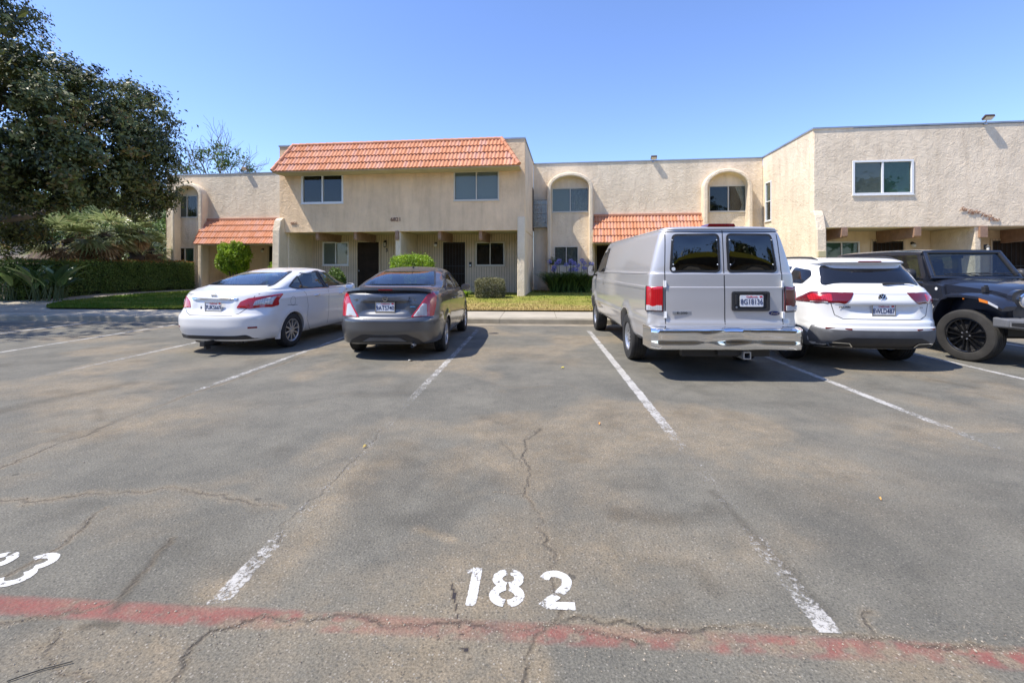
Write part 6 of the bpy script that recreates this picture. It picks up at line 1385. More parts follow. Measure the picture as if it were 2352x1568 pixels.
    seats(t, (1.18,), .36, 1.16); seats(t, (2.05,), .36, 1.20)
    MB().box((-.70, .95, .3), (.70, 3.3, .62)).box((-.68, .70, .98), (.68, 1.12, 1.08)).box((-.70, 2.95, .62), (.70, 3.3, 1.0)).build('cabin', M['car_in'], t)
    return t
M['bluebadge'] = mat('blue_badge', (.10, .35, .65), .4)
# ---------------- white sedan (Sentra shape)
def car_sedan_white():
    t = thing('parked_car', 'white sedan with tow hitch and plate 7UKS669, leftmost car', 'car', (-5.14, 7.86, 0), -R(8.6), 'cars parked in the bays'); ax = (1.02, 3.72); zc = .32
    def disp(V):
        V = flare(ax, zc, .37, .016)(V); rear = V[:, 1] < .35
        k = np.clip(1 - (np.abs(V[:, 0] + .0) / .40) ** 8, 0, 1) * np.clip((.945 - V[:, 2]) / .02, 0, 1) * np.clip((V[:, 2] - .70) / .08, 0, 1) * rear; V[:, 1] += .032 * k
        sh = np.exp(-((V[:, 2] - .93) / .03) ** 2) * (V[:, 1] > .6) * (V[:, 1] < 4.0) * (np.abs(V[:, 0]) > .7); V[:, 0] += np.sign(V[:, 0]) * .008 * sh; return V
    rows = [(.215,.16,4.3,.74,.5,3,.6,3),(.235,.09,4.45,.80,.55,3.2,.8,3),(.34,.04,4.55,.855,.60,3.1,.95,2.8),(.50,.0,4.62,.875,.60,3.2,1.0,2.7),(.60,.0,4.62,.882,.60,3.2,1.0,2.7),(.66,.012,4.6,.882,.60,3.2,1.0,2.7),(.70,.045,4.58,.88,.6,3.1,1.0,2.7),
            (.80,.065,4.5,.88,.7,2.9,1.0,2.6),(.90,.085,4.3,.878,.7,2.9,1.1,2.5),(.98,.11,4.0,.868,.7,2.9,1.1,2.5),(1.03,.13,3.78,.855,.7,2.8,.95,2.6),(1.065,.16,3.62,.835,.65,2.7,.8,2.6),(1.09,.24,3.58,.812,.6,2.6,.75,2.6),
            (1.115,.38,3.42,.80,.45,2.9,.7,2.6),(1.145,.52,3.34,.785,.45,2.9,.7,2.6),(1.21,.72,3.22,.75,.45,2.8,.65,2.6),(1.30,1.00,3.04,.70,.5,2.7,.6,2.6),(1.38,1.32,2.90,.675,.5,2.6,.55,2.6),(1.425,1.56,2.76,.635,.5,2.6,.5,2.6),(1.46,1.82,2.60,.55,.45,2.5,.45,2.5),(1.482,2.04,2.44,.34,.4,2.4,.4,2.4),(1.492,2.24,2.34,.12,.3,2.2,.3,2.2)]
    me = loft_body(rows, disp=disp, side=.025); B = bvh_of(me); me = cut(me, arch_cutters(ax, .36, .88, zc))
    W1 = rnd([(.99,1.125),(1.24,1.25),(1.60,1.385),(2.10,1.42),(2.18,1.06),(1.24,1.068)], .03); W2 = rnd([(2.26,1.06),(2.18,1.422),(2.58,1.405),(2.98,1.24),(3.30,1.06)], .04)
    RW = rnd([(-.69,1.145),(.69,1.145),(.62,1.27),(.50,1.415),(-.50,1.415),(-.62,1.27)], .06)
    open_windows(me, [('side', inset(W1, .02), lambda c, n: abs(c.x) > .4), ('side', inset(W2, .02), lambda c, n: abs(c.x) > .4), ('rear', inset(RW, .02), lambda c, n: c.y < 1.9 and n.y < -.15), ('rear', [(-.62,1.1),(.62,1.1),(.5,1.41),(-.5,1.41)], lambda c, n: c.y > 2.5 and n.y > .2)])
    body = finish_body(me, M['p_white'], t); patch('rear_window', B, RW, proj('rear'), .003, M['plastic'], t, .07, inset(RW, .024), M['glass_rear'], 'pane')
    for s in (1, -1):
        for W in (W1, W2): patch('side_window', B, W, proj('side', s), .003, M['plastic'], t, .07, inset(W, .028), M['glass_clear'], 'pane')
        patch('pillar_trim', B, [(2.16,1.06),(2.28,1.06),(2.20,1.422),(2.08,1.42)], proj('side', s), .005, M['plastic'], t)
        patch('quarter_light_bar', B, [(1.40,1.07),(1.43,1.07),(1.45,1.31),(1.42,1.305)], proj('side', s), .006, M['plastic'], t)
        strip('window_chrome', B, [(1.16,1.060),(2.2,1.052),(3.24,1.05)], proj('side', s), M['badge'], t, .012, .005)
    WS = rnd([(-.68,1.1),(.68,1.1),(.50,1.41),(-.50,1.41)], .05); patch('windscreen', B, WS, proj('front'), .004, M['plastic'], t, .08, inset(WS, .03), M['glass_clear'], 'pane')
    for s in (1, -1):
        L1 = rnd([(.40,.80),(.46,.905),(.58,.960),(.78,.985),(1.12,1.02),(1.14,1.005),(1.05,.905),(1.06,.82),(.95,.795),(.60,.785)], .02)
        o = patch('tail_light', B, L1, proj('diag', s, 40), .008, M['red'], t, .025)[0]
        patch('reversing_lens', B, rnd([(.64,.835),(.68,.915),(.84,.955),(1.02,.975),(.96,.90),(.94,.84)], .02), proj('diag', s, 40), .0125, M['clear'], o, .03)
        handle(t, B, 1.80, .925, s, M['chrome']); handle(t, B, 2.78, .915, s, M['chrome']); door_mirror(t, .84, 3.08, 1.06, s, M['p_white'])
        sm = [strip('g', B, p, proj('side', s), M['gap'], None, .007) for p in ([(1.36,1.05),(1.44,.98),(1.50,.74),(1.46,.48),(1.60,.28),(1.68,.245)], [(2.26,1.04),(2.24,.30)], [(3.40,1.04),(3.34,.70),(3.30,.30)], [(1.68,.245),(3.28,.245)], [(.86,.80),(1.15,.78)])]
        sm.append(strip('g', B, [(1.02 + .075 * math.cos(R(a)) ** 1 + .0, .86 + .085 * math.sin(R(a))) for a in range(0, 361, 20)], proj('side', s), M['gap'], None, .005)); merge_strips('door_seam', sm, M['gap'], body)
        for y in ax: arch_lip(body, B, y, zc, .345, s, M['p_white'], -2, 182)
        patch('rear_reflector', B, rnd([(.62,.455),(.76,.455),(.76,.485),(.62,.485)], .005), proj('diag', s, 28), .006, M['deepred'], t)
        MB().prism([(-.02,.20),(.03,.20),(.05,.40),(.0,.42)], s * .78, s * .86, 'x').xf(Matrix.Translation((0, .64, 0))).build('mud_flap', M['p_white'], t, bevel=.006)
    sm = [strip('g', B, p, proj('rear'), M['gap'], None, .009) for p in ([(-.74,1.07),(-.66,.99),(-.60,.80),(-.50,.71),(-.40,.675),(.40,.675),(.50,.71),(.60,.80),(.66,.99),(.74,1.07)],)]; merge_strips('boot_seam', sm, M['gap'], body)
    patch('boot_chrome', B, rnd([(-.42,.935),(.42,.935),(.44,.965),(-.44,.965)], .008), proj('rear'), .014, M['chrome'], t, .05)
    m, p = ring_emblem(t, B, 0, 1.01, .045); m.box((p.x - .055, p.y - .012, p.z - .009), (p.x + .055, p.y - .003, p.z + .009)); m.build('emblem', M['badge'], t, 40)
    plate(t, B, .02, .815, '7UKS669', M['badge']); badge_text('model_badge', t, B, -.47, 1.025, 'SENTRA', .038); badge_text('fish_symbol', t, B, -.235, .80, 'å', .07, 'gap')
    patch('bumper_insert', B, rnd([(-.80,.238),(-.66,.345),(.60,.345),(.80,.238)], .02), proj('rear'), .008, M['plastic'], t, .06)
    m = MB(); m.box((-.035, -.13, .185), (.035, .25, .255)); m.box((-.045, -.145, .175), (.045, -.105, .265)); hb = m.build('tow_hitch', M['black'], t, bevel=.006)
    MB().box((-.026, -.148, .194), (.026, -.1455, .246)).build('hitch_socket', M['gap'], hb); MB().tube([(-.45, .24, .205), (.45, .24, .205)], .028, 10).box((-.02, -.08, .12), (.02, .02, .18)).build('hitch_bar', M['black'], hb, 40)
    MB().lathe([(0,-.2),(.09,-.17),(.11,0),(.09,.17),(0,.2)], 14, 'x', (.15, .48, .24)).build('muffler', M['metal'], t, 50)
    for s in (1, -1):
        for y in ax: wheel(t, s * (.875 - .1), y, .318, .318, .213, .20, s, 'sentra')
    seats(t, (1.28,), .37, 1.13); seats(t, (2.15,), .37, 1.18)
    MB().box((-.72, 1.0, .3), (.72, 3.4, .60)).box((-.70, .62, .96), (.70, 1.2, 1.06)).box((-.70, 3.0, .60), (.70, 3.42, 1.0)).build('cabin', M['car_in'], t)
    MB().box((-.10, 2.84, 1.28), (.10, 2.86, 1.34)).build('interior_mirror', M['black'], t)
    return t
# ---------------- silver van
def van():
    t = thing('parked_van', 'large silver panel van with chrome rear bumper and plate 8G18136', 'van', (2.83, 6.17, 0), -R(1.6), 'cars parked in the bays'); ax = (1.40, 4.90); zc = .40
    def disp(V):
        V = flare((1.40, 4.90), zc, .46, .02, .06)(V)
        gr = np.exp(-((V[:, 2] - .735) / .045) ** 2) * (np.abs(V[:, 0]) < 1.2); V[:, 0] += np.sign(V[:, 0]) * .014 * gr * (np.abs(V[:, 0]) > .9); V[:, 1] -= .016 * gr * (V[:, 1] < .05)
        return V
    c = lambda z, yr, yf, w_, Lr=.16, nr=3.0, Lf=.8, nf=2.6: (z, yr, yf, w_, Lr, nr, Lf, nf)
    rows = [c(.42,.08,5.75,.90),c(.50,.02,5.9,.97),c(.66,.0,5.97,.995),c(.80,.0,5.98,1.0),c(1.0,.0,5.98,1.003),c(1.20,.004,5.92,1.0),c(1.225,.004,5.88,.999),c(1.235,.012,5.86,.992),c(1.33,.014,5.6,.982),c(1.405,.016,5.35,.972),c(1.42,.026,5.30,.962),c(1.5,.032,5.18,.945),c(1.7,.05,4.98,.895),c(1.85,.065,4.82,.852),c(1.95,.08,4.70,.818),
            c(2.0,.09,4.62,.79),c(2.012,.07,4.6,.795,.2),c(2.026,.072,4.55,.78,.2),c(2.045,.13,4.45,.70,.2),c(2.06,.28,4.3,.56,.2),c(2.072,.7,3.9,.32,.2),c(2.08,1.2,3.4,.06,.1)]
    me = loft_body(rows, disp=disp, side=.012, nr=34, step=.025); B = bvh_of(me); me = cut(me, arch_cutters((1.40, 4.90), .45, 1.0, zc, .55)); 
    RW = [rnd([(s * .045, 1.425), (s * .715, 1.425), (s * .665, 1.945), (s * .045, 1.95)], .07, 5) for s in (-1, 1)]; RW[0] = RW[0][::-1]
    open_windows(me, [('rear', inset(W, .02), lambda c, n: c.y < .4 and n.y < -.3) for W in RW]); body = finish_body(me, M['p_silver'], t, 30)
    for W in RW:
        patch('rear_window', B, W, proj('rear'), .008, M['black'], t, .08, inset(W, .03), M['glass_tint'], 'pane')
    MB().box((-.75, .55, .55), (.75, .57, 1.30)).build('load_partition', M['car_in'], t); MB().box((-.78, 4.2, .5), (.78, 4.22, 2.0)).build('bulkhead', M['car_in'], t)
    for s in (1, -1):
        W = rnd([(3.62,1.36),(3.64,1.90),(4.35,1.90),(4.72,1.66),(4.98,1.36)], .05); patch('side_window', B, W, proj('side', s), .006, M['black'], t, .08, inset(W, .04), M['glass_tint'], 'pane')
        L = rnd([(.775,.905),(.99,.905),(.985,1.235),(.775,1.235)], .012); o = patch('tail_light', B, L, proj('diag', s, 18), .014, M['red' if s < 0 else 'darkred'], t, .03)[0]
        strip('lamp_bezel', B, L + [L[0]], proj('diag', s, 18), M['gap'], o, .012, .016); patch('reversing_lens', B, rnd([(.79,.915),(.975,.915),(.975,.985),(.79,.985)], .008), proj('diag', s, 18), .026, M['clear'], o)
        for z in (1.27, .86):
            h = hit(B, proj('rear'), s * .778, z, .0); MB().box((h.x - .014, h.y - .022, z - .045), (h.x + .014, h.y + .02, z + .045)).tube([(h.x - s * .012, h.y - .02, z - .04), (h.x - s * .012, h.y - .02, z + .04)], .010, 8).build('door_hinge', M['white'], t, 40)
        door_mirror(t, 1.04, 4.62, 1.42, s, M['plastic'], .17, .27)
        for y in (1.40, 4.90): arch_lip(body, B, y, zc, .44, s, M['p_silver'], -2, 182, .03, .008)
        sm = [strip('g', B, p, proj('side', s), M['gap'], None, .006) for p in ([(3.50,1.95),(3.50,.52)], [(3.50,.52),(4.62,.52)])]; merge_strips('door_seam', sm, M['gap'], body)
        strip('body_crease', B, [(.25,1.415),(3.4,1.39),(4.9,1.35)], proj('side', s), M['p_silver'], body, .018, .007); strip('body_crease', B, [(.25,1.20),(3.0,1.19),(5.6,1.16)], proj('side', s), M['p_silver'], body, .014, .006)
        strip('drip_rail', B, [(.12,1.995),(1.5,2.0),(3.4,2.0),(4.4,1.985)], proj('side', s), M['p_silver'], body, .022, .022)
        strip('door_pull', B, [(3.62,1.12),(3.62,1.24)], proj('side', s), M['gap'], body, .03, .004)
        wheel(t, s * .865, 1.40, .372, .372, .222, .245, s, 'van'); wheel(t, s * .865, 4.90, .372, .372, .222, .245, s, 'van')
    sm = [strip('g', B, p, proj('rear'), M['gap'], None, .012) for p in ([(0,.66),(0,1.99)], [(-.775,.66),(-.775,1.4),(-.745,1.975)], [(.775,.66),(.775,1.4),(.745,1.975)], [(-.775,.66),(.775,.66)], [(-.745,1.975),(.745,1.975)])]; merge_strips('door_seam', sm, M['gap'], body)
    for x in (-.66, -.08, .09, .66):
        for z in (1.86, 1.53):
            p = hit(B, proj('rear'), x, z, .006); o = MB().lathe([(0, -.008), (.009, -.006), (.011, 0)], 10, 'y', tuple(p)).build('window_bolt', M['metal'], t, 60)
    h = hit(B, proj('rear'), .36, 1.04, 0); y0 = h.y; fr = MB(); O = rnd([(.09,.915),(.585,.915),(.585,1.175),(.09,1.175)], .03, 3); I = rnd([(.125,.945),(.55,.945),(.55,1.145),(.125,1.145)], .02, 3); k = len(O)
    fr.add([(a, y0 - .022, b) for a, b in O] + [(a, y0 - .022, b) for a, b in I] + [(a, y0 + .01, b) for a, b in O] + [(a, y0 - .008, b) for a, b in I], [(i, (i + 1) % k, k + (i + 1) % k, k + i) for i in range(k)] + [(i, 2 * k + i, 2 * k + (i + 1) % k, (i + 1) % k) for i in range(k)] + [(k + i, k + (i + 1) % k, 3 * k + (i + 1) % k, 3 * k + i) for i in range(k)] + [tuple(range(3 * k, 4 * k))]); fo = fr.build('plate_housing', M['plastic'], t, smooth=30)
    plate(t, B, .345, 1.05, '8G18136', None, y=y0 - .018); MB().box((.13, y0 - .030, 1.0), (.155, y0 - .003, 1.13)).build('door_handle', M['plastic'], fo, bevel=.004); MB().lathe([(0,-.02),(.013,-.018),(.015,0)], 12, 'y', (.15, y0 + .0, .965)).build('door_lock', M['metal'], fo, 40)
    p = hit(B, proj('rear'), .655, .885, .004); m = MB(); pr = [(.072 * math.cos(2 * math.pi * i / 28), .029 * math.sin(2 * math.pi * i / 28)) for i in range(28)]; m.prism([(p.x + a, p.z + b) for a, b in pr], p.y - .006, p.y + .004, 'y'); ov = m.build('emblem', mat('blue_oval', (.01, .02, .10), .2, coat=1), t, 30); lettering('emblem_script', 'Ford', .042, M['badge'], Matrix.Translation((p.x, p.y - .008, p.z)) @ Matrix.Rotation(R(90), 4, 'X'), ov, .001, 0, .3, 1.2)
    p = hit(B, proj('rear'), -.56, .885, .004); bb = MB().box((p.x - .125, p.y - .004, p.z - .022), (p.x + .125, p.y + .004, p.z + .022)).build('model_badge', M['metal'], t, bevel=.003); lettering('badge_letters', 'E-350', .040, M['gap'], Matrix.Translation((p.x, p.y - .006, p.z)) @ Matrix.Rotation(R(90), 4, 'X'), bb, .001, .0005, 0, 1.5)
    # chrome bumper, slightly bent in the middle
    V = []; n = 44; prof = [(.02,.70),(-.10,.705),(-.155,.685),(-.168,.64),(-.150,.585),(-.150,.52),(-.166,.475),(-.150,.43),(-.10,.415),(.0,.43)]; k = len(prof)
    for i in range(n + 1):
        u = -1 + 2 * i / n; x = .985 * u; e = .10 * max(0, abs(u) - .86) / .14 * max(0, abs(u) - .86) / .14; dent = .022 * math.exp(-((u - .05) / .22) ** 2) * math.cos(u * 9) + .006 * math.sin(u * 5)
        for q, (yy, zz) in enumerate(prof): V.append((x, yy + e + dent * (1 if 2 <= q <= 7 else .2) - (.012 * math.sin(u * 8 + q) * (abs(u) < .4) if q in (4, 5) else 0), zz + .006 * math.sin(u * 3 + 1) - .012 * math.exp(-((u - .1) / .3) ** 2) * (q > 5)))
    m = MB().add(V, [(k * i + q, k * i + q + 1, k * i + k + q + 1, k * i + k + q) for i in range(n) for q in range(k - 1)])
    for sg, base in ((-1, 0), (1, n * k)):      # return ends running forward along the body
        m.add([V[base + q] for q in range(k)] + [(sg * 1.0, .32, z) for _, z in prof], [(q, q + 1, k + q + 1, k + q) for q in range(k - 1)])
    m.build('rear_bumper', M['chrome'], t, smooth=50)
    hb = MB(); hb.box((-.55, .05, .30), (.62, .15, .40)).box((-.10, -.03, .33), (.20, .12, .41)).build('tow_bar', M['plastic'], t, bevel=.008); m = MB(); m.box((.20, -.10, .29), (.30, .1, .305)).box((.20, -.10, .375), (.30, .1, .39)).box((.20, -.10, .305), (.215, .1, .375)).box((.285, -.10, .305), (.30, .1, .375)); m.build('tow_receiver', M['metal'], t)
    MB().box((-.6, 0.3, .40), (.6, 5.2, .52)).lathe([(0,-.62),(.06,-.6),(.08,-.2),(.15,-.12),(.15,.12),(.08,.2),(.06,.6),(0,.62)], 14, 'x', (0, 1.40, .36)).build('chassis', M['black'], t)
    p = hit(B, proj('top'), 0, .22, 0); MB().prism(rnd([(-.19, 2.045), (.19, 2.045), (.17, 2.085), (-.17, 2.085)], .012), .10, .36, 'y').build('stop_lamp', M['darkred'], t, bevel=.004)
    p = hit(B, proj('rear'), -.66, 1.47, .012); MB().lathe([(.026, -.001), (.018, -.002), (.0, -.001)], 14, 'y', tuple(p)).build('round_sticker', M['white'], t)
    return t
# ---------------- white compact SUV (Tiguan shape)
def suv():
    t = thing('parked_car', 'white compact SUV with dark tinted rear glass and plate 8WLD487', 'car', (5.32, 6.60, 0), -R(5.0), 'cars parked in the bays'); ax = (1.0, 3.79); zc = .36
    def disp(V):
        V = flare(ax, zc, .42, .02)(V); rear = V[:, 1] < .35; k = np.clip(1 - (np.abs(V[:, 0]) / .50) ** 6, 0, 1) * np.clip((.955 - V[:, 2]) / .02, 0, 1) * np.clip((V[:, 2] - .76) / .09, 0, 1) * rear; V[:, 1] += .04 * k; return V
    rows = [(.30,.20,4.45,.80,.4,3,.6,3),(.36,.06,4.58,.87,.5,3.2,.8,3),(.45,.02,4.66,.905,.55,3.2,.9,2.8),(.56,.0,4.70,.915,.6,3.2,.95,2.7),(.625,.0,4.70,.918,.6,3.2,.95,2.7),(.64,.012,4.70,.918,.6,3.1,.95,2.7),(.70,.02,4.68,.92,.6,3.1,.95,2.7),(.745,.05,4.66,.92,.58,3.1,.95,2.7),(.90,.06,4.60,.92,.58,3.1,.95,2.7),
            (.985,.055,4.45,.918,.6,3.1,1.0,2.6),(1.06,.075,4.1,.91,.6,3.1,1.0,2.6),(1.13,.105,3.78,.895,.6,3.0,.9,2.6),(1.185,.15,3.6,.872,.58,3.0,.8,2.6),(1.215,.20,3.52,.85,.56,3.0,.75,2.6),(1.35,.30,3.28,.80,.52,3.0,.7,2.6),(1.48,.40,3.02,.745,.5,3.0,.65,2.6),(1.535,.43,2.88,.705,.48,3.0,.6,2.6),(1.55,.375,2.86,.695,.48,2.9,.6,2.6),(1.575,.34,2.76,.675,.48,2.9,.55,2.6),(1.60,.37,2.66,.64,.48,2.8,.5,2.6),(1.63,.50,2.45,.57,.5,2.8,.45,2.5),(1.65,.85,2.2,.42,.4,2.6,.4,2.4),(1.663,1.25,1.95,.2,.3,2.4,.3,2.2),(1.666,1.45,1.7,.06,.2,2.2,.2,2.2)]
    me = loft_body(rows, disp=disp, side=.02); B = bvh_of(me); me = cut(me, arch_cutters(ax, .40, .92, zc)); body = finish_body(me, M['p_white2'], t)
    RW = rnd([(-.69,1.225),(.69,1.225),(.60,1.52),(-.60,1.52)], .05); patch('rear_window', B, RW, proj('rear'), .004, M['gloss_dark'], t, .07)
    for s in (1, -1):
        W0 = rnd([(.60,1.24),(.52,1.35),(.60,1.45),(.98,1.49),(1.08,1.24)], .04); W1 = rnd([(1.16,1.23),(1.08,1.50),(1.9,1.53),(1.94,1.20)], .04); W2 = rnd([(2.0,1.20),(1.96,1.53),(2.6,1.50),(3.2,1.20)], .05)
        for W in (W0, W1, W2): patch('side_window', B, W, proj('side', s), .009, M['gloss_dark'], t, .035)
        L = rnd([(.45,.965),(.80,.965),(1.13,.98),(1.08,1.02),(.90,1.12),(.86,1.13),(.36,1.125),(.39,1.03)], .02); o = patch('tail_light', B, L, proj('diag', s, 35), .008, M['darkred'], t, .025)[0]
        patch('lamp_element', B, rnd([(.60,1.0),(.88,1.0),(.93,1.06),(.86,1.10),(.62,1.10)], .02), proj('diag', s, 35), .012, M['red'], o, .03); patch('reversing_lens', B, rnd([(.66,.972),(.88,.975),(.88,.99),(.66,.99)], .004), proj('diag', s, 35), .012, M['clear'], o, .03)
        patch('rear_reflector', B, rnd([(.42,.595),(.74,.60),(.74,.622),(.42,.615)], .005), proj('diag', s, 20), .010, M['deepred'], t)
        r_ = MB(); pts = []
        for i in range(13): f = i / 12; y = .62 + 2.0 * f; h = hit(B, proj('top'), s * .585, y, 0); pts.append((h.x, y, h.z + .028 * math.sin(math.pi * min(1, max(0, f))) ** .35 + .004))
        r_.tube(pts, [.010] + [.017] * 11 + [.010], 8); r_.build('roof_rail', M['plastic'], t, 50); door_mirror(t, .88, 2.95, 1.22, s, M['p_white2'])
        for y in ax: arch_lip(body, B, y, zc, .375, s, M['plastic_grey'], -2, 182, .06, .008)
        LP = [(.35,.32),(.35,.52),(.50,.60),(.66,.60),(.60,.45),(.62,.32)]; patch('lower_cladding', B, rnd(LP, .02), proj('side', s), .006, M['plastic_grey'], t); patch('lower_cladding', B, rnd([(1.40,.31),(1.40,.42),(3.38,.42),(3.38,.31)], .02), proj('side', s), .006, M['plastic_grey'], t)
        wheel(t, s * .80, 1.0, .355, .355, .235, .225, s, 'suv'); wheel(t, s * .80, 3.79, .355, .355, .235, .225, s, 'suv')
    patch('lower_bumper', B, rnd([(-.84,.315),(-.88,.50),(-.86,.635),(.86,.635),(.88,.50),(.84,.315)], .02), proj('rear'), .007, M['plastic_grey'], t, .05)
    patch('diffuser', B, rnd([(-.82,.31),(-.62,.44),(-.50,.485),(.50,.485),(.62,.44),(.82,.31)], .03), proj('rear'), .012, M['plastic'], t, .05)
    for s in (1, -1):
        P = rnd([(s*.40,.35),(s*.68,.35),(s*.72,.405),(s*.62,.415),(s*.46,.41)], .015)
        if s < 0: P = P[::-1]
        patch('exhaust_trim', B, P, proj('rear'), .020, M['chrome'], t, .05, inset(P, .010), M['black'], 'exhaust_opening')
    sm = [strip('g', B, p, proj('rear'), M['gap'], None, .009) for p in ([(-.75,1.21),(-.69,1.12),(-.66,.97),(-.62,.80),(-.52,.745),(.52,.745),(.62,.80),(.66,.97),(.69,1.12),(.75,1.21)],)]; merge_strips('tailgate_seam', sm, M['gap'], body)
    strip('tailgate_crease', B, [(-.62,.965),(.62,.965)], proj('rear'), M['p_white2'], body, .012, .006); strip('tailgate_crease', B, [(-.36,1.105),(.36,1.105)], proj('rear'), M['gap'], body, .005, .001)
    MB().box((-.16, .325, 1.570), (.16, .345, 1.590)).build('stop_lamp', M['deepred'], t, bevel=.004)
    m, p = ring_emblem(t, B, 0, 1.055, .058); rr = .049; zz = p.z; yy = p.y - .006
    def bar(a, b): m.tube([(p.x + a[0], yy, zz + a[1]), (p.x + b[0], yy, zz + b[1])], .0055, 6)
    bar((-.022,.044),(-.002,.006)); bar((-.002,.006),(.0,.006)); bar((.022,.044),(.002,.006)); bar((-.044,.024),(-.018,-.044)); bar((-.018,-.044),(0,-.004)); bar((0,-.004),(.018,-.044)); bar((.018,-.044),(.044,.024)); m.build('emblem', M['badge'], t, 40); MB().lathe([(.0, -.001), (.05, -.001)], 24, 'y', tuple(p)).build('emblem_disc', M['black'], t)
    plate(t, B, .02, .875, '8WLD487', M['badge']); badge_text('model_badge', t, B, -.50, .915, 'TIGUAN', .036, 'gap'); badge_text('trim_badge', t, B, .54, .915, 'TSI', .026)
    p = hit(B, proj('rear'), .10, 1.245, .01); a = hit(B, proj('rear'), .42, 1.255, .012); m = MB(); m.tube([p, p + Vector((.03, -.02, .005)), a], [.022, .018, .008], 8); m.tube([p + Vector((.1, -.015, .008)), a + Vector((.12, .01, 0))], .008, 6); m.build('rear_wiper', M['plastic'], t, 50)
    return t
M['gloss_dark'] = mat('dark_privacy_glass', (.010, .011, .014), .05, coat=.3, spec=.6)
# ---------------- black off-roader facing the camera
def offroader():
    t = thing('parked_car', 'black boxy off-road vehicle facing the camera at the right edge', 'car', (8.14, 7.38, 0), R(180 - 4.0), 'cars parked in the bays'); BK = M['p_black']; PL = M['plastic']
    def hexa(a, b): return MB().add(a + b, [(0,1,2,3)[::-1], (4,5,6,7), (0,1,5,4), (1,2,6,5), (2,3,7,6), (3,0,4,7)])
    # tub sides with door shut lines
    m = MB(); m.add([(s * w_, y, z) for s in (-1, 1) for (y, z, w_) in ((-.62,.50,.74),(-3.55,.50,.74),(-3.60,.80,.77),(-3.60,1.22,.77),(-.80,1.24,.775),(-.55,1.20,.775),(-.50,.80,.76))], [(0,1,2,3,4,5,6), (13,12,11,10,9,8,7)] + [(i, 7 + i, 7 + (i + 1) % 7, (i + 1) % 7) for i in range(7)]); body = m.build('body', BK, t, bevel=.03)
    # bonnet and grille block
    W = .72; V = []; prof = [(-.85,1.300,.745,1.225),(-.5,1.285,.72,1.20),(-.1,1.255,.69,1.165),(.25,1.215,.655,1.13),(.42,1.17,.635,1.09),(.47,1.12,.625,1.05)]
    for y, zt, hw, zs in prof:
        for u in np.linspace(-1, 1, 17): V.append((hw * u, y, zs + (zt - zs) * (1 - abs(u) ** 5) + (.012 if abs(u) < .42 else 0)))
    F = [(17 * i + k, 17 * i + k + 1, 17 * i + 18 + k, 17 * i + 17 + k) for i in range(5) for k in range(16)]; k = len(V)
    for y, zt, hw, zs in prof: V += [(-hw, y, .62), (hw, y, .62)]
    F += [(17 * i, 17 * i + 17, k + 2 * i + 2, k + 2 * i) for i in range(5)] + [(17 * i + 16, 17 * i + 33, k + 2 * i + 3, k + 2 * i + 1) for i in range(5)]; MB().add(V, F).build('bonnet', BK, t, smooth=40)
    g = MB(); g.prism(rnd([(-.63,.60),(.63,.60),(.66,1.10),(.55,1.16),(-.55,1.16),(-.66,1.10)], .06), .44, .52, 'y'); go = g.build('grille', BK, t, smooth=40)
    for k in range(7): x = -.30 + .10 * k; MB().prism(rnd([(x - .026,.74),(x + .026,.74),(x + .026,1.07),(x - .026,1.07)], .02), .515, .528, 'y').build('grille_slot', M['gap'], go)
    for s in (-1, 1):
        hl = MB().lathe([(.115,.0),(.115,.025),(.10,.03),(.095,.01)], 30, 'y', (s * .47, .52, 1.0)).build('headlight', M['chrome'], go, 40); MB().lathe([(.098,.012),(.06,.03),(0,.034)], 26, 'y', (s * .47, .52, 1.0)).build('lens', M['clear'], hl, 60); MB().lathe([(.05,.0345),(.0,.036)], 20, 'y', (s * .47, .52, 1.0)).build('projector', M['black'], hl)
    # windscreen frame, raked, and glass
    b0, b1, t0, t1 = (-.76,-.80,1.285), (.76,-.80,1.285), (-.665,-1.12,1.79), (.665,-1.12,1.79)
    def lp(a, b, u, v, o=0): A = Vector(b0).lerp(Vector(b1), u).lerp(Vector(t0).lerp(Vector(t1), u), v); return A + Vector((0, .86, .5)) * o
    def quad(u0, v0, u1, v1, th): a = [lp(0,0,u0,v0,-th), lp(0,0,u1,v0,-th), lp(0,0,u1,v1,-th), lp(0,0,u0,v1,-th)]; b = [lp(0,0,u0,v0,th), lp(0,0,u1,v0,th), lp(0,0,u1,v1,th), lp(0,0,u0,v1,th)]; return hexa(a, b)
    f = MB()
    for q in ((0,0,1,.07), (0,.93,1,1.0), (0,.07,.035,.93), (.965,.07,1,.93)): qq = quad(*q, .03); f.add(qq.v, qq.f)
    f.build('windscreen_frame', BK, t, bevel=.012); fr = MB()
    for q in ((.035,.07,.965,.10), (.035,.905,.965,.93), (.035,.10,.055,.905), (.945,.10,.965,.905)): qq = quad(*q, .022); fr.add(qq.v, qq.f)
    wsn = fr.build('windscreen_seal', M['gap'], t); MB().add([lp(0,0,.05,.09), lp(0,0,.95,.09), lp(0,0,.95,.91), lp(0,0,.05,.91)], [(0,1,2,3)]).build('windscreen', M['glass_clear'], wsn)
    # hard top, pillars, side glass
    rf = MB(); Y = [-1.10, -1.5, -2.4, -3.2, -3.52, -3.58]; Z = [1.815, 1.835, 1.84, 1.83, 1.81, 1.76]; V = []
    for y, z in zip(Y, Z):
        for u in np.linspace(-1, 1, 15): V.append((.70 * u, y, z - .045 * abs(u) ** 6 - .004 * u * u))
    F = [(15 * i + k, 15 * i + k + 1, 15 * i + 16 + k, 15 * i + 15 + k) for i in range(5) for k in range(14)]; n0 = len(V); V += [(x, y, 1.72) for y in Y for x in (-.71, .71)]
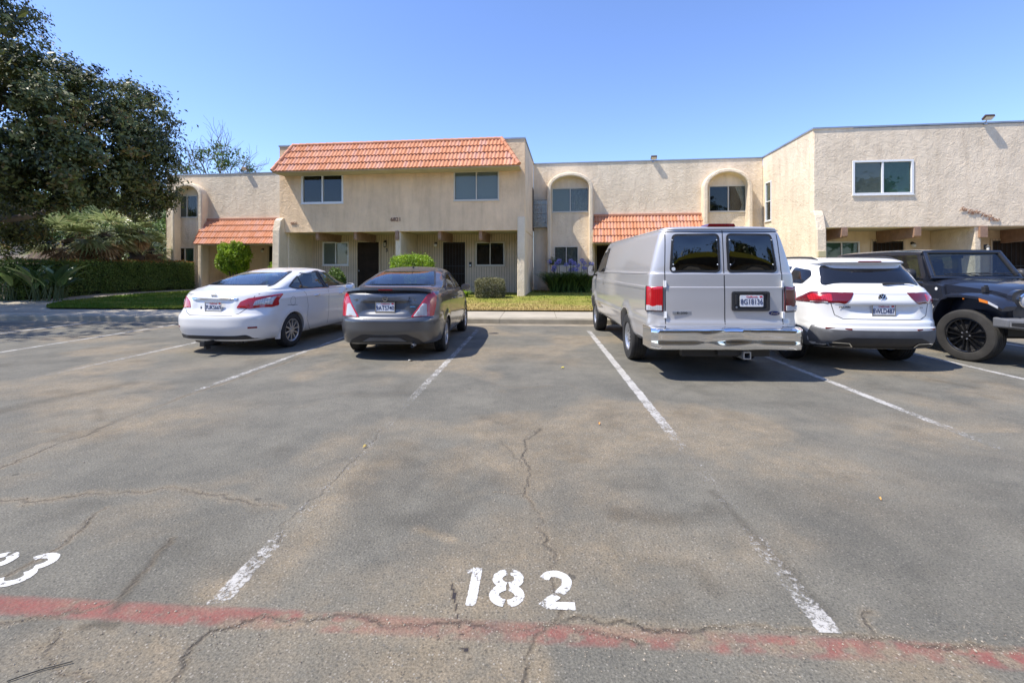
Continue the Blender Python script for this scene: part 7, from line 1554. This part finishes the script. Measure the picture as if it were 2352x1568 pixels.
    F += [(15 * i, 15 * i + 15, n0 + 2 * i + 2, n0 + 2 * i) for i in range(5)] + [(15 * i + 14, 15 * i + 29, n0 + 2 * i + 3, n0 + 2 * i + 1) for i in range(5)] + [tuple(15 * 5 + k for k in range(15)) + (n0 + 11, n0 + 10), tuple(range(15)) + (n0 + 1, n0)]
    rf.add(V, F).build('hard_top', BK, t, smooth=35)
    for s in (-1, 1):
        for (ya, yb) in ((-1.98, -2.12), (-2.86, -2.98), (-3.44, -3.60)): MB().add([(s*.765,ya,1.22),(s*.765,yb,1.22),(s*.705,yb + .03,1.74),(s*.705,ya + .03,1.74),(s*.70,ya,1.22),(s*.70,yb,1.22),(s*.65,yb + .03,1.74),(s*.65,ya + .03,1.74)], [(0,1,2,3),(4,5,6,7),(0,1,5,4),(1,2,6,5),(2,3,7,6),(3,0,4,7)]).build('pillar', BK, t)
        p = MB(); p.add([(s*.768,-.86,1.23),(s*.768,-.98,1.23),(s*.70,-1.20,1.74),(s*.70,-1.12,1.74),(s*.72,-.86,1.23),(s*.72,-.98,1.23),(s*.66,-1.20,1.74),(s*.66,-1.12,1.74)], [(0,1,2,3),(4,5,6,7),(0,1,5,4),(1,2,6,5),(2,3,7,6),(3,0,4,7)]); p.build('pillar', BK, t)
        for (ya, yb, yc, yd, gm) in ((-.98,-1.98,-2.0,-1.2,'glass_clear'), (-2.12,-2.86,-2.84,-2.1,'glass_tint'), (-2.98,-3.44,-3.42,-2.96,'glass_tint')): MB().add([(s*.755,ya,1.235),(s*.755,yb,1.235),(s*.70,yc,1.72),(s*.70,yd,1.72)], [(0,1,2,3)]).build('side_window', M[gm], t)
        for y in (-.98, -2.05, -3.0): MB().box((min(s*.766, s*.779), y - .005, .60), (max(s*.766, s*.779), y + .005, 1.21)).build('door_seam', M['gap'], body)
        # fenders: flat-topped flares standing off the body
        fl = MB(); path = [(-.66,.50),(-.60,.70),(-.50,.90),(-.40,1.00),(-.26,1.055),(.0,1.075),(.28,1.06),(.44,1.01),(.56,.955),(.60,.90)]; V = []
        for i, (y, z) in enumerate(path):
            dz = (.05 if 2 < i else .06); hwo = .925 - (.06 if i in (0, len(path) - 1) else 0); ny = .05 if i < 3 else (-.0 if i < 7 else -.04); V += [(s*.66, y, z + .02), (s*(hwo - .05), y, z + .012), (s*hwo, y, z - .022), (s*hwo, y + ny * .4, z - dz - .01), (s*(hwo - .10), y + ny, z - dz - .01), (s*.66, y + ny, z - dz + .01)]
        fl.add(V, [(6*i + k, 6*i + (k + 1) % 6, 6*i + 6 + (k + 1) % 6, 6*i + 6 + k) for i in range(len(path) - 1) for k in range(6)] + [tuple(range(6)), tuple(range(6 * len(path) - 6, 6 * len(path)))]); fo = fl.build('fender', BK, t, smooth=35)
        fp = [(y * 1.0, z) for y, z in path]; rr = MB(); V = []
        for y in (-3.008,):
            for i, a in enumerate(range(0, 181, 15)): V += [(s*.70, y + .50 * math.cos(R(a)), .42 + .50 * math.sin(R(a))), (s*.92, y + .50 * math.cos(R(a)), .42 + .50 * math.sin(R(a))), (s*.92, y + .56 * math.cos(R(a)), .42 + .56 * math.sin(R(a)))]
        rr.add(V, [(3*i + k, 3*i + k + 1, 3*i + 4 + k, 3*i + 3 + k) for i in range(12) for k in range(2)]); rr.build('fender', PL, t, smooth=50)
        # turn signal + running light on the front face of the flare
        MB().box((min(s*.928, s*.915), .02, .985), (max(s*.928, s*.915), .04, 1.0)).build('side_marker', M['amber'], fo)
        MB().prism([(.30,1.018),(.44,.985),(.45,.945),(.31,.968)], s*.924, s*.932, 'x').build('turn_signal', M['amber'], fo); MB().prism([(.45,.982),(.60,.915),(.60,.885),(.455,.942)], s*.922, s*.931, 'x').build('running_light', M['clear'], fo)
        wheel(t, s * .80, 0, .41, .41, .272, .255, s, 'jeep', 'rubber_dusty', R(20)); wheel(t, s * .80, -3.008, .41, .41, .272, .255, s, 'jeep', 'rubber_dusty')
        door_mirror(t, .86, -1.02, 1.36, s, PL, .19, .22).rotation_euler = (0, 0, 0)
        MB().box((min(s*.66, s*.72), .10, 1.10), (max(s*.66, s*.72), .17, 1.19)).box((min(s*.655, s*.70), .12, 1.17), (max(s*.655, s*.70), .15, 1.215)).build('bonnet_latch', PL, t, bevel=.006)
        MB().lathe([(0,.004),(.026,.003),(.028,0)], 16, 'x', (s*.776, -.67, 1.12)).build('round_badge', M['white'], t) if s > 0 else None
        handle_m = MB().tube([(s*.775,-1.90,1.08),(s*.80,-1.88,1.085),(s*.80,-1.76,1.085),(s*.775,-1.74,1.08)], .012, 8).build('door_handle', PL, t, 50)
        MB().box((min(s*.70, s*.82), -2.5, .42), (max(s*.70, s*.82), -.55, .48)).build('side_step', PL, t, bevel=.01)
    # wheel wells
    MB().box((-.60, -3.5, .45), (.60, .40, .60)).box((-.60, -.55, .602), (.60, .40, .95)).build('chassis', M['black'], t)
    MB().tube([(-.72, 0, .41), (.72, 0, .41)], .05, 10).tube([(-.72, -3.008, .41), (.72, -3.008, .41)], .05, 10).build('axle', M['black'], t, 50)
    bm_ = MB(); bm_.prism([(.56,.56),(.74,.56),(.80,.60),(.80,.70),(.76,.745),(.56,.745)], -.60, .60, 'x')
    bo = bm_.build('front_bumper', M['plastic_grey'], t, bevel=.02)
    for s in (-1, 1):
        e = MB(); e.add([(s*.60,.56,.56),(s*.60,.80,.58),(s*.60,.80,.72),(s*.60,.56,.745),(s*.88,.46,.60),(s*.86,.66,.61),(s*.86,.66,.735),(s*.88,.46,.75)], [(0,1,2,3),(4,5,6,7),(0,1,5,4),(1,2,6,5),(2,3,7,6),(3,0,4,7)]); eo = e.build('bumper_end', M['plastic_grey'], bo, bevel=.02)
        e2 = MB(); e2.add([(s*.62,.803,.60),(s*.84,.685,.625),(s*.84,.685,.70),(s*.62,.803,.70)], [(0,1,2,3)]); e2.build('fog_light_bezel', M['alloy'], eo); e3 = MB(); e3.add([(s*.64,.797,.615),(s*.83,.695,.637),(s*.83,.695,.688),(s*.64,.797,.688)], [(0,1,2,3)]); e3.xf(Matrix.Translation((0, .006, 0))).build('fog_light_recess', M['gap'], eo)
    for k, (u0, u1) in enumerate(((.86,.36), (.48,.03))):
        a = lp(0,0,u0,.115,.055); b = lp(0,0,u1,.165,.055); MB().tube([a, b], .009, 6).tube([a.lerp(b, .45) + Vector((0,.03,.0)), lp(0,0,(u0 + u1) / 2 - .14,.03,.07)], .008, 6).build('wiper', M['black'], t, 50)
    st = MB(); c = Vector((-.36, -1.42, 1.16)); pts = [c + Vector((.185 * math.cos(2 * math.pi * i / 24), -.05 * math.sin(2 * math.pi * i / 24), .185 * math.sin(2 * math.pi * i / 24))) for i in range(25)]; st.tube(pts, .016, 8, False).tube([c - Vector((.18, 0, 0)), c + Vector((.18, 0, 0))], .014, 6); st.build('steering_wheel', M['black'], t, 60)
    MB().box((-.70, -1.32, .8), (.70, -.90, 1.24)).box((-.70, -3.4, .55), (.70, -.90, .80)).build('dashboard', M['car_in'], t, bevel=.03)
    for y in (-2.05, -2.95):
        for x in (-.36, .36): o = MB().prism([(x - .22,.75),(x + .22,.75),(x + .22,1.25),(x + .14,1.36),(x - .14,1.36),(x - .22,1.25)], y - .12, y, 'y').build('seat', M['seat'], t, bevel=.04); MB().prism(rnd([(x - .12,1.40),(x + .12,1.40),(x + .10,1.58),(x - .10,1.58)], .04), y - .11, y - .01, 'y').build('headrest', M['seat'], o, smooth=50)
    MB().box((-.10, -1.20, 1.66), (.10, -1.18, 1.71)).build('interior_mirror', M['black'], t)
    SM = Matrix(((0,0,1,0),(1,0,0,0),(0,1,0,0),(0,0,0,1)))
    lettering('maker_badge', 'Jeep', .105, M['white'], Matrix.Translation((.780, -.66, .80)) @ SM, t, .001, .001, 0, 1.1); lettering('trim_badge', 'SAHARA', .045, M['badge'], Matrix.Translation((.780, -.68, .93)) @ SM, t, .001, .0, 0, 1.3)
    MB().box((.7795, -.80, .735), (.781, -.54, .748)).build('blue_badge_bar', M['bluebadge'], t)
    return t
car_sedan_grey(); car_sedan_white(); van(); suv(); offroader()

# ------------------------------------------------------------ litter and grit on the lot
def litter(name, label, cat, x, y, col, L, seed, n=1):
    X, Y = ground_pt(x, y); rng = random.Random(seed); t = MB()
    for k in range(n):
        a = rng.uniform(0, 6.28); ox, oy = k * L * .9, -k * L * .8; c, s = math.cos(a), math.sin(a); P = []
        for (u, v, h) in ((-.5, 0, .004), (-.15, .3, .016), (.25, .25, .02), (.5, 0, .008), (.25, -.25, .018), (-.15, -.28, .012), (0, 0, .006)): P.append((ox + (u * c - v * s) * L, oy + (u * s + v * c) * L, h * 1.2))
        t.add(P, [(0, 1, 6), (1, 2, 6), (2, 3, 6), (3, 4, 6), (4, 5, 6), (5, 0, 6)])
    o = t.build(name, mat(name + '_colour', col, .7, var=.2, vscale=30)); o.location = (X, Y, .003); return tag(o, label, cat)
litter('fallen_leaf', 'curled pale yellow leaf on the asphalt left of the centre bay', 'leaf', 838, 1028, (.62, .48, .16), .04, 1)
litter('fallen_leaf', 'bright yellow leaf on the asphalt in the far part of the centre bay', 'leaf', 1292, 846, (.70, .58, .08), .055, 2)
litter('fallen_leaf', 'tiny orange leaf on the asphalt in the middle of the centre bay', 'leaf', 1376, 975, (.70, .32, .06), .035, 3)
litter('fallen_leaf', 'small orange leaf on the bare asphalt of the right foreground', 'leaf', 2021, 1149, (.65, .36, .10), .025, 4)
litter('paper_scrap', 'small white scrap lying on the asphalt behind the grey sedan', 'litter', 943, 829, (.75, .74, .70), .09, 5)
def wire():
    a, b, c = ground_pt(16, 1567), ground_pt(95, 1540), ground_pt(166, 1523); o = MB().tube([(a[0], a[1], .006), ((a[0] + b[0]) / 2, (a[1] + b[1]) / 2 - .002, .008), (b[0], b[1], .006), (c[0], c[1], .009)], .0022, 6).build('wire', M['black'], None, 60); tag(o, 'thin black piece of wire lying on the asphalt in the bottom left corner', 'wire')
wire()
def gravel():
    rng = np.random.default_rng(77); P = []
    for i, (px, cw, dw, st) in enumerate(CR):
        if st < .75: continue
        pts = rough_line(px, 100 + i, .035)
        for (ax, ay), (bx, by) in zip(pts[:-1], pts[1:]):
            if min(ay, by) > 4: continue
            k = rng.poisson(math.hypot(bx - ax, by - ay) * 170 * st)
            for _ in range(k): f = rng.random(); P.append((ax + (bx - ax) * f + rng.normal(0, dw * .5), ay + (by - ay) * f + rng.normal(0, dw * .5)))
    for _ in range(1500): P.append((rng.uniform(-2.6, 2.6), rng.normal(1.84, .08)))
    for _ in range(500): P.append((rng.uniform(-4, 4), rng.uniform(1.6, 5)))
    P = np.array(P); n = len(P); s = np.clip(rng.lognormal(-6.15, .45, n), .0009, .006); base = np.array([(1,0,0),(0,1,0),(-1,0,0),(0,-1,0),(0,0,.8),(0,0,-.6)], float); F0 = [(0,1,4),(1,2,4),(2,3,4),(3,0,4),(1,0,5),(2,1,5),(3,2,5),(0,3,5)]
    V = base[None] * s[:, None, None] * rng.uniform(.7, 1.3, (n, 6, 1)) ; a = rng.uniform(0, 6.28, n); c, q = np.cos(a)[:, None], np.sin(a)[:, None]
    x = V[:, :, 0] * c - V[:, :, 1] * q; y = V[:, :, 0] * q + V[:, :, 1] * c; V = np.stack([x + P[:, :1], y + P[:, 1:], V[:, :, 2] + s[:, None] * .4], -1).reshape(-1, 3)
    F = (np.array(F0)[None] + 6 * np.arange(n)[:, None, None]).reshape(-1, 3); me = bpy.data.meshes.new('grit'); me.from_pydata(V.tolist(), [], F.tolist()); set_attr(me, 'tint', np.repeat(rng.random(n), 8), 'FACE')
    m = leafmat('grit_stone', (.16, .13, .10), (.38, .33, .26), .9, 0); me.materials.append(m); o = link(bpy.data.objects.new('grit', me)); tag(o, 'loose sandy grit lying in the cracks and along the worn red line', 'grit', kind='stuff')
gravel()
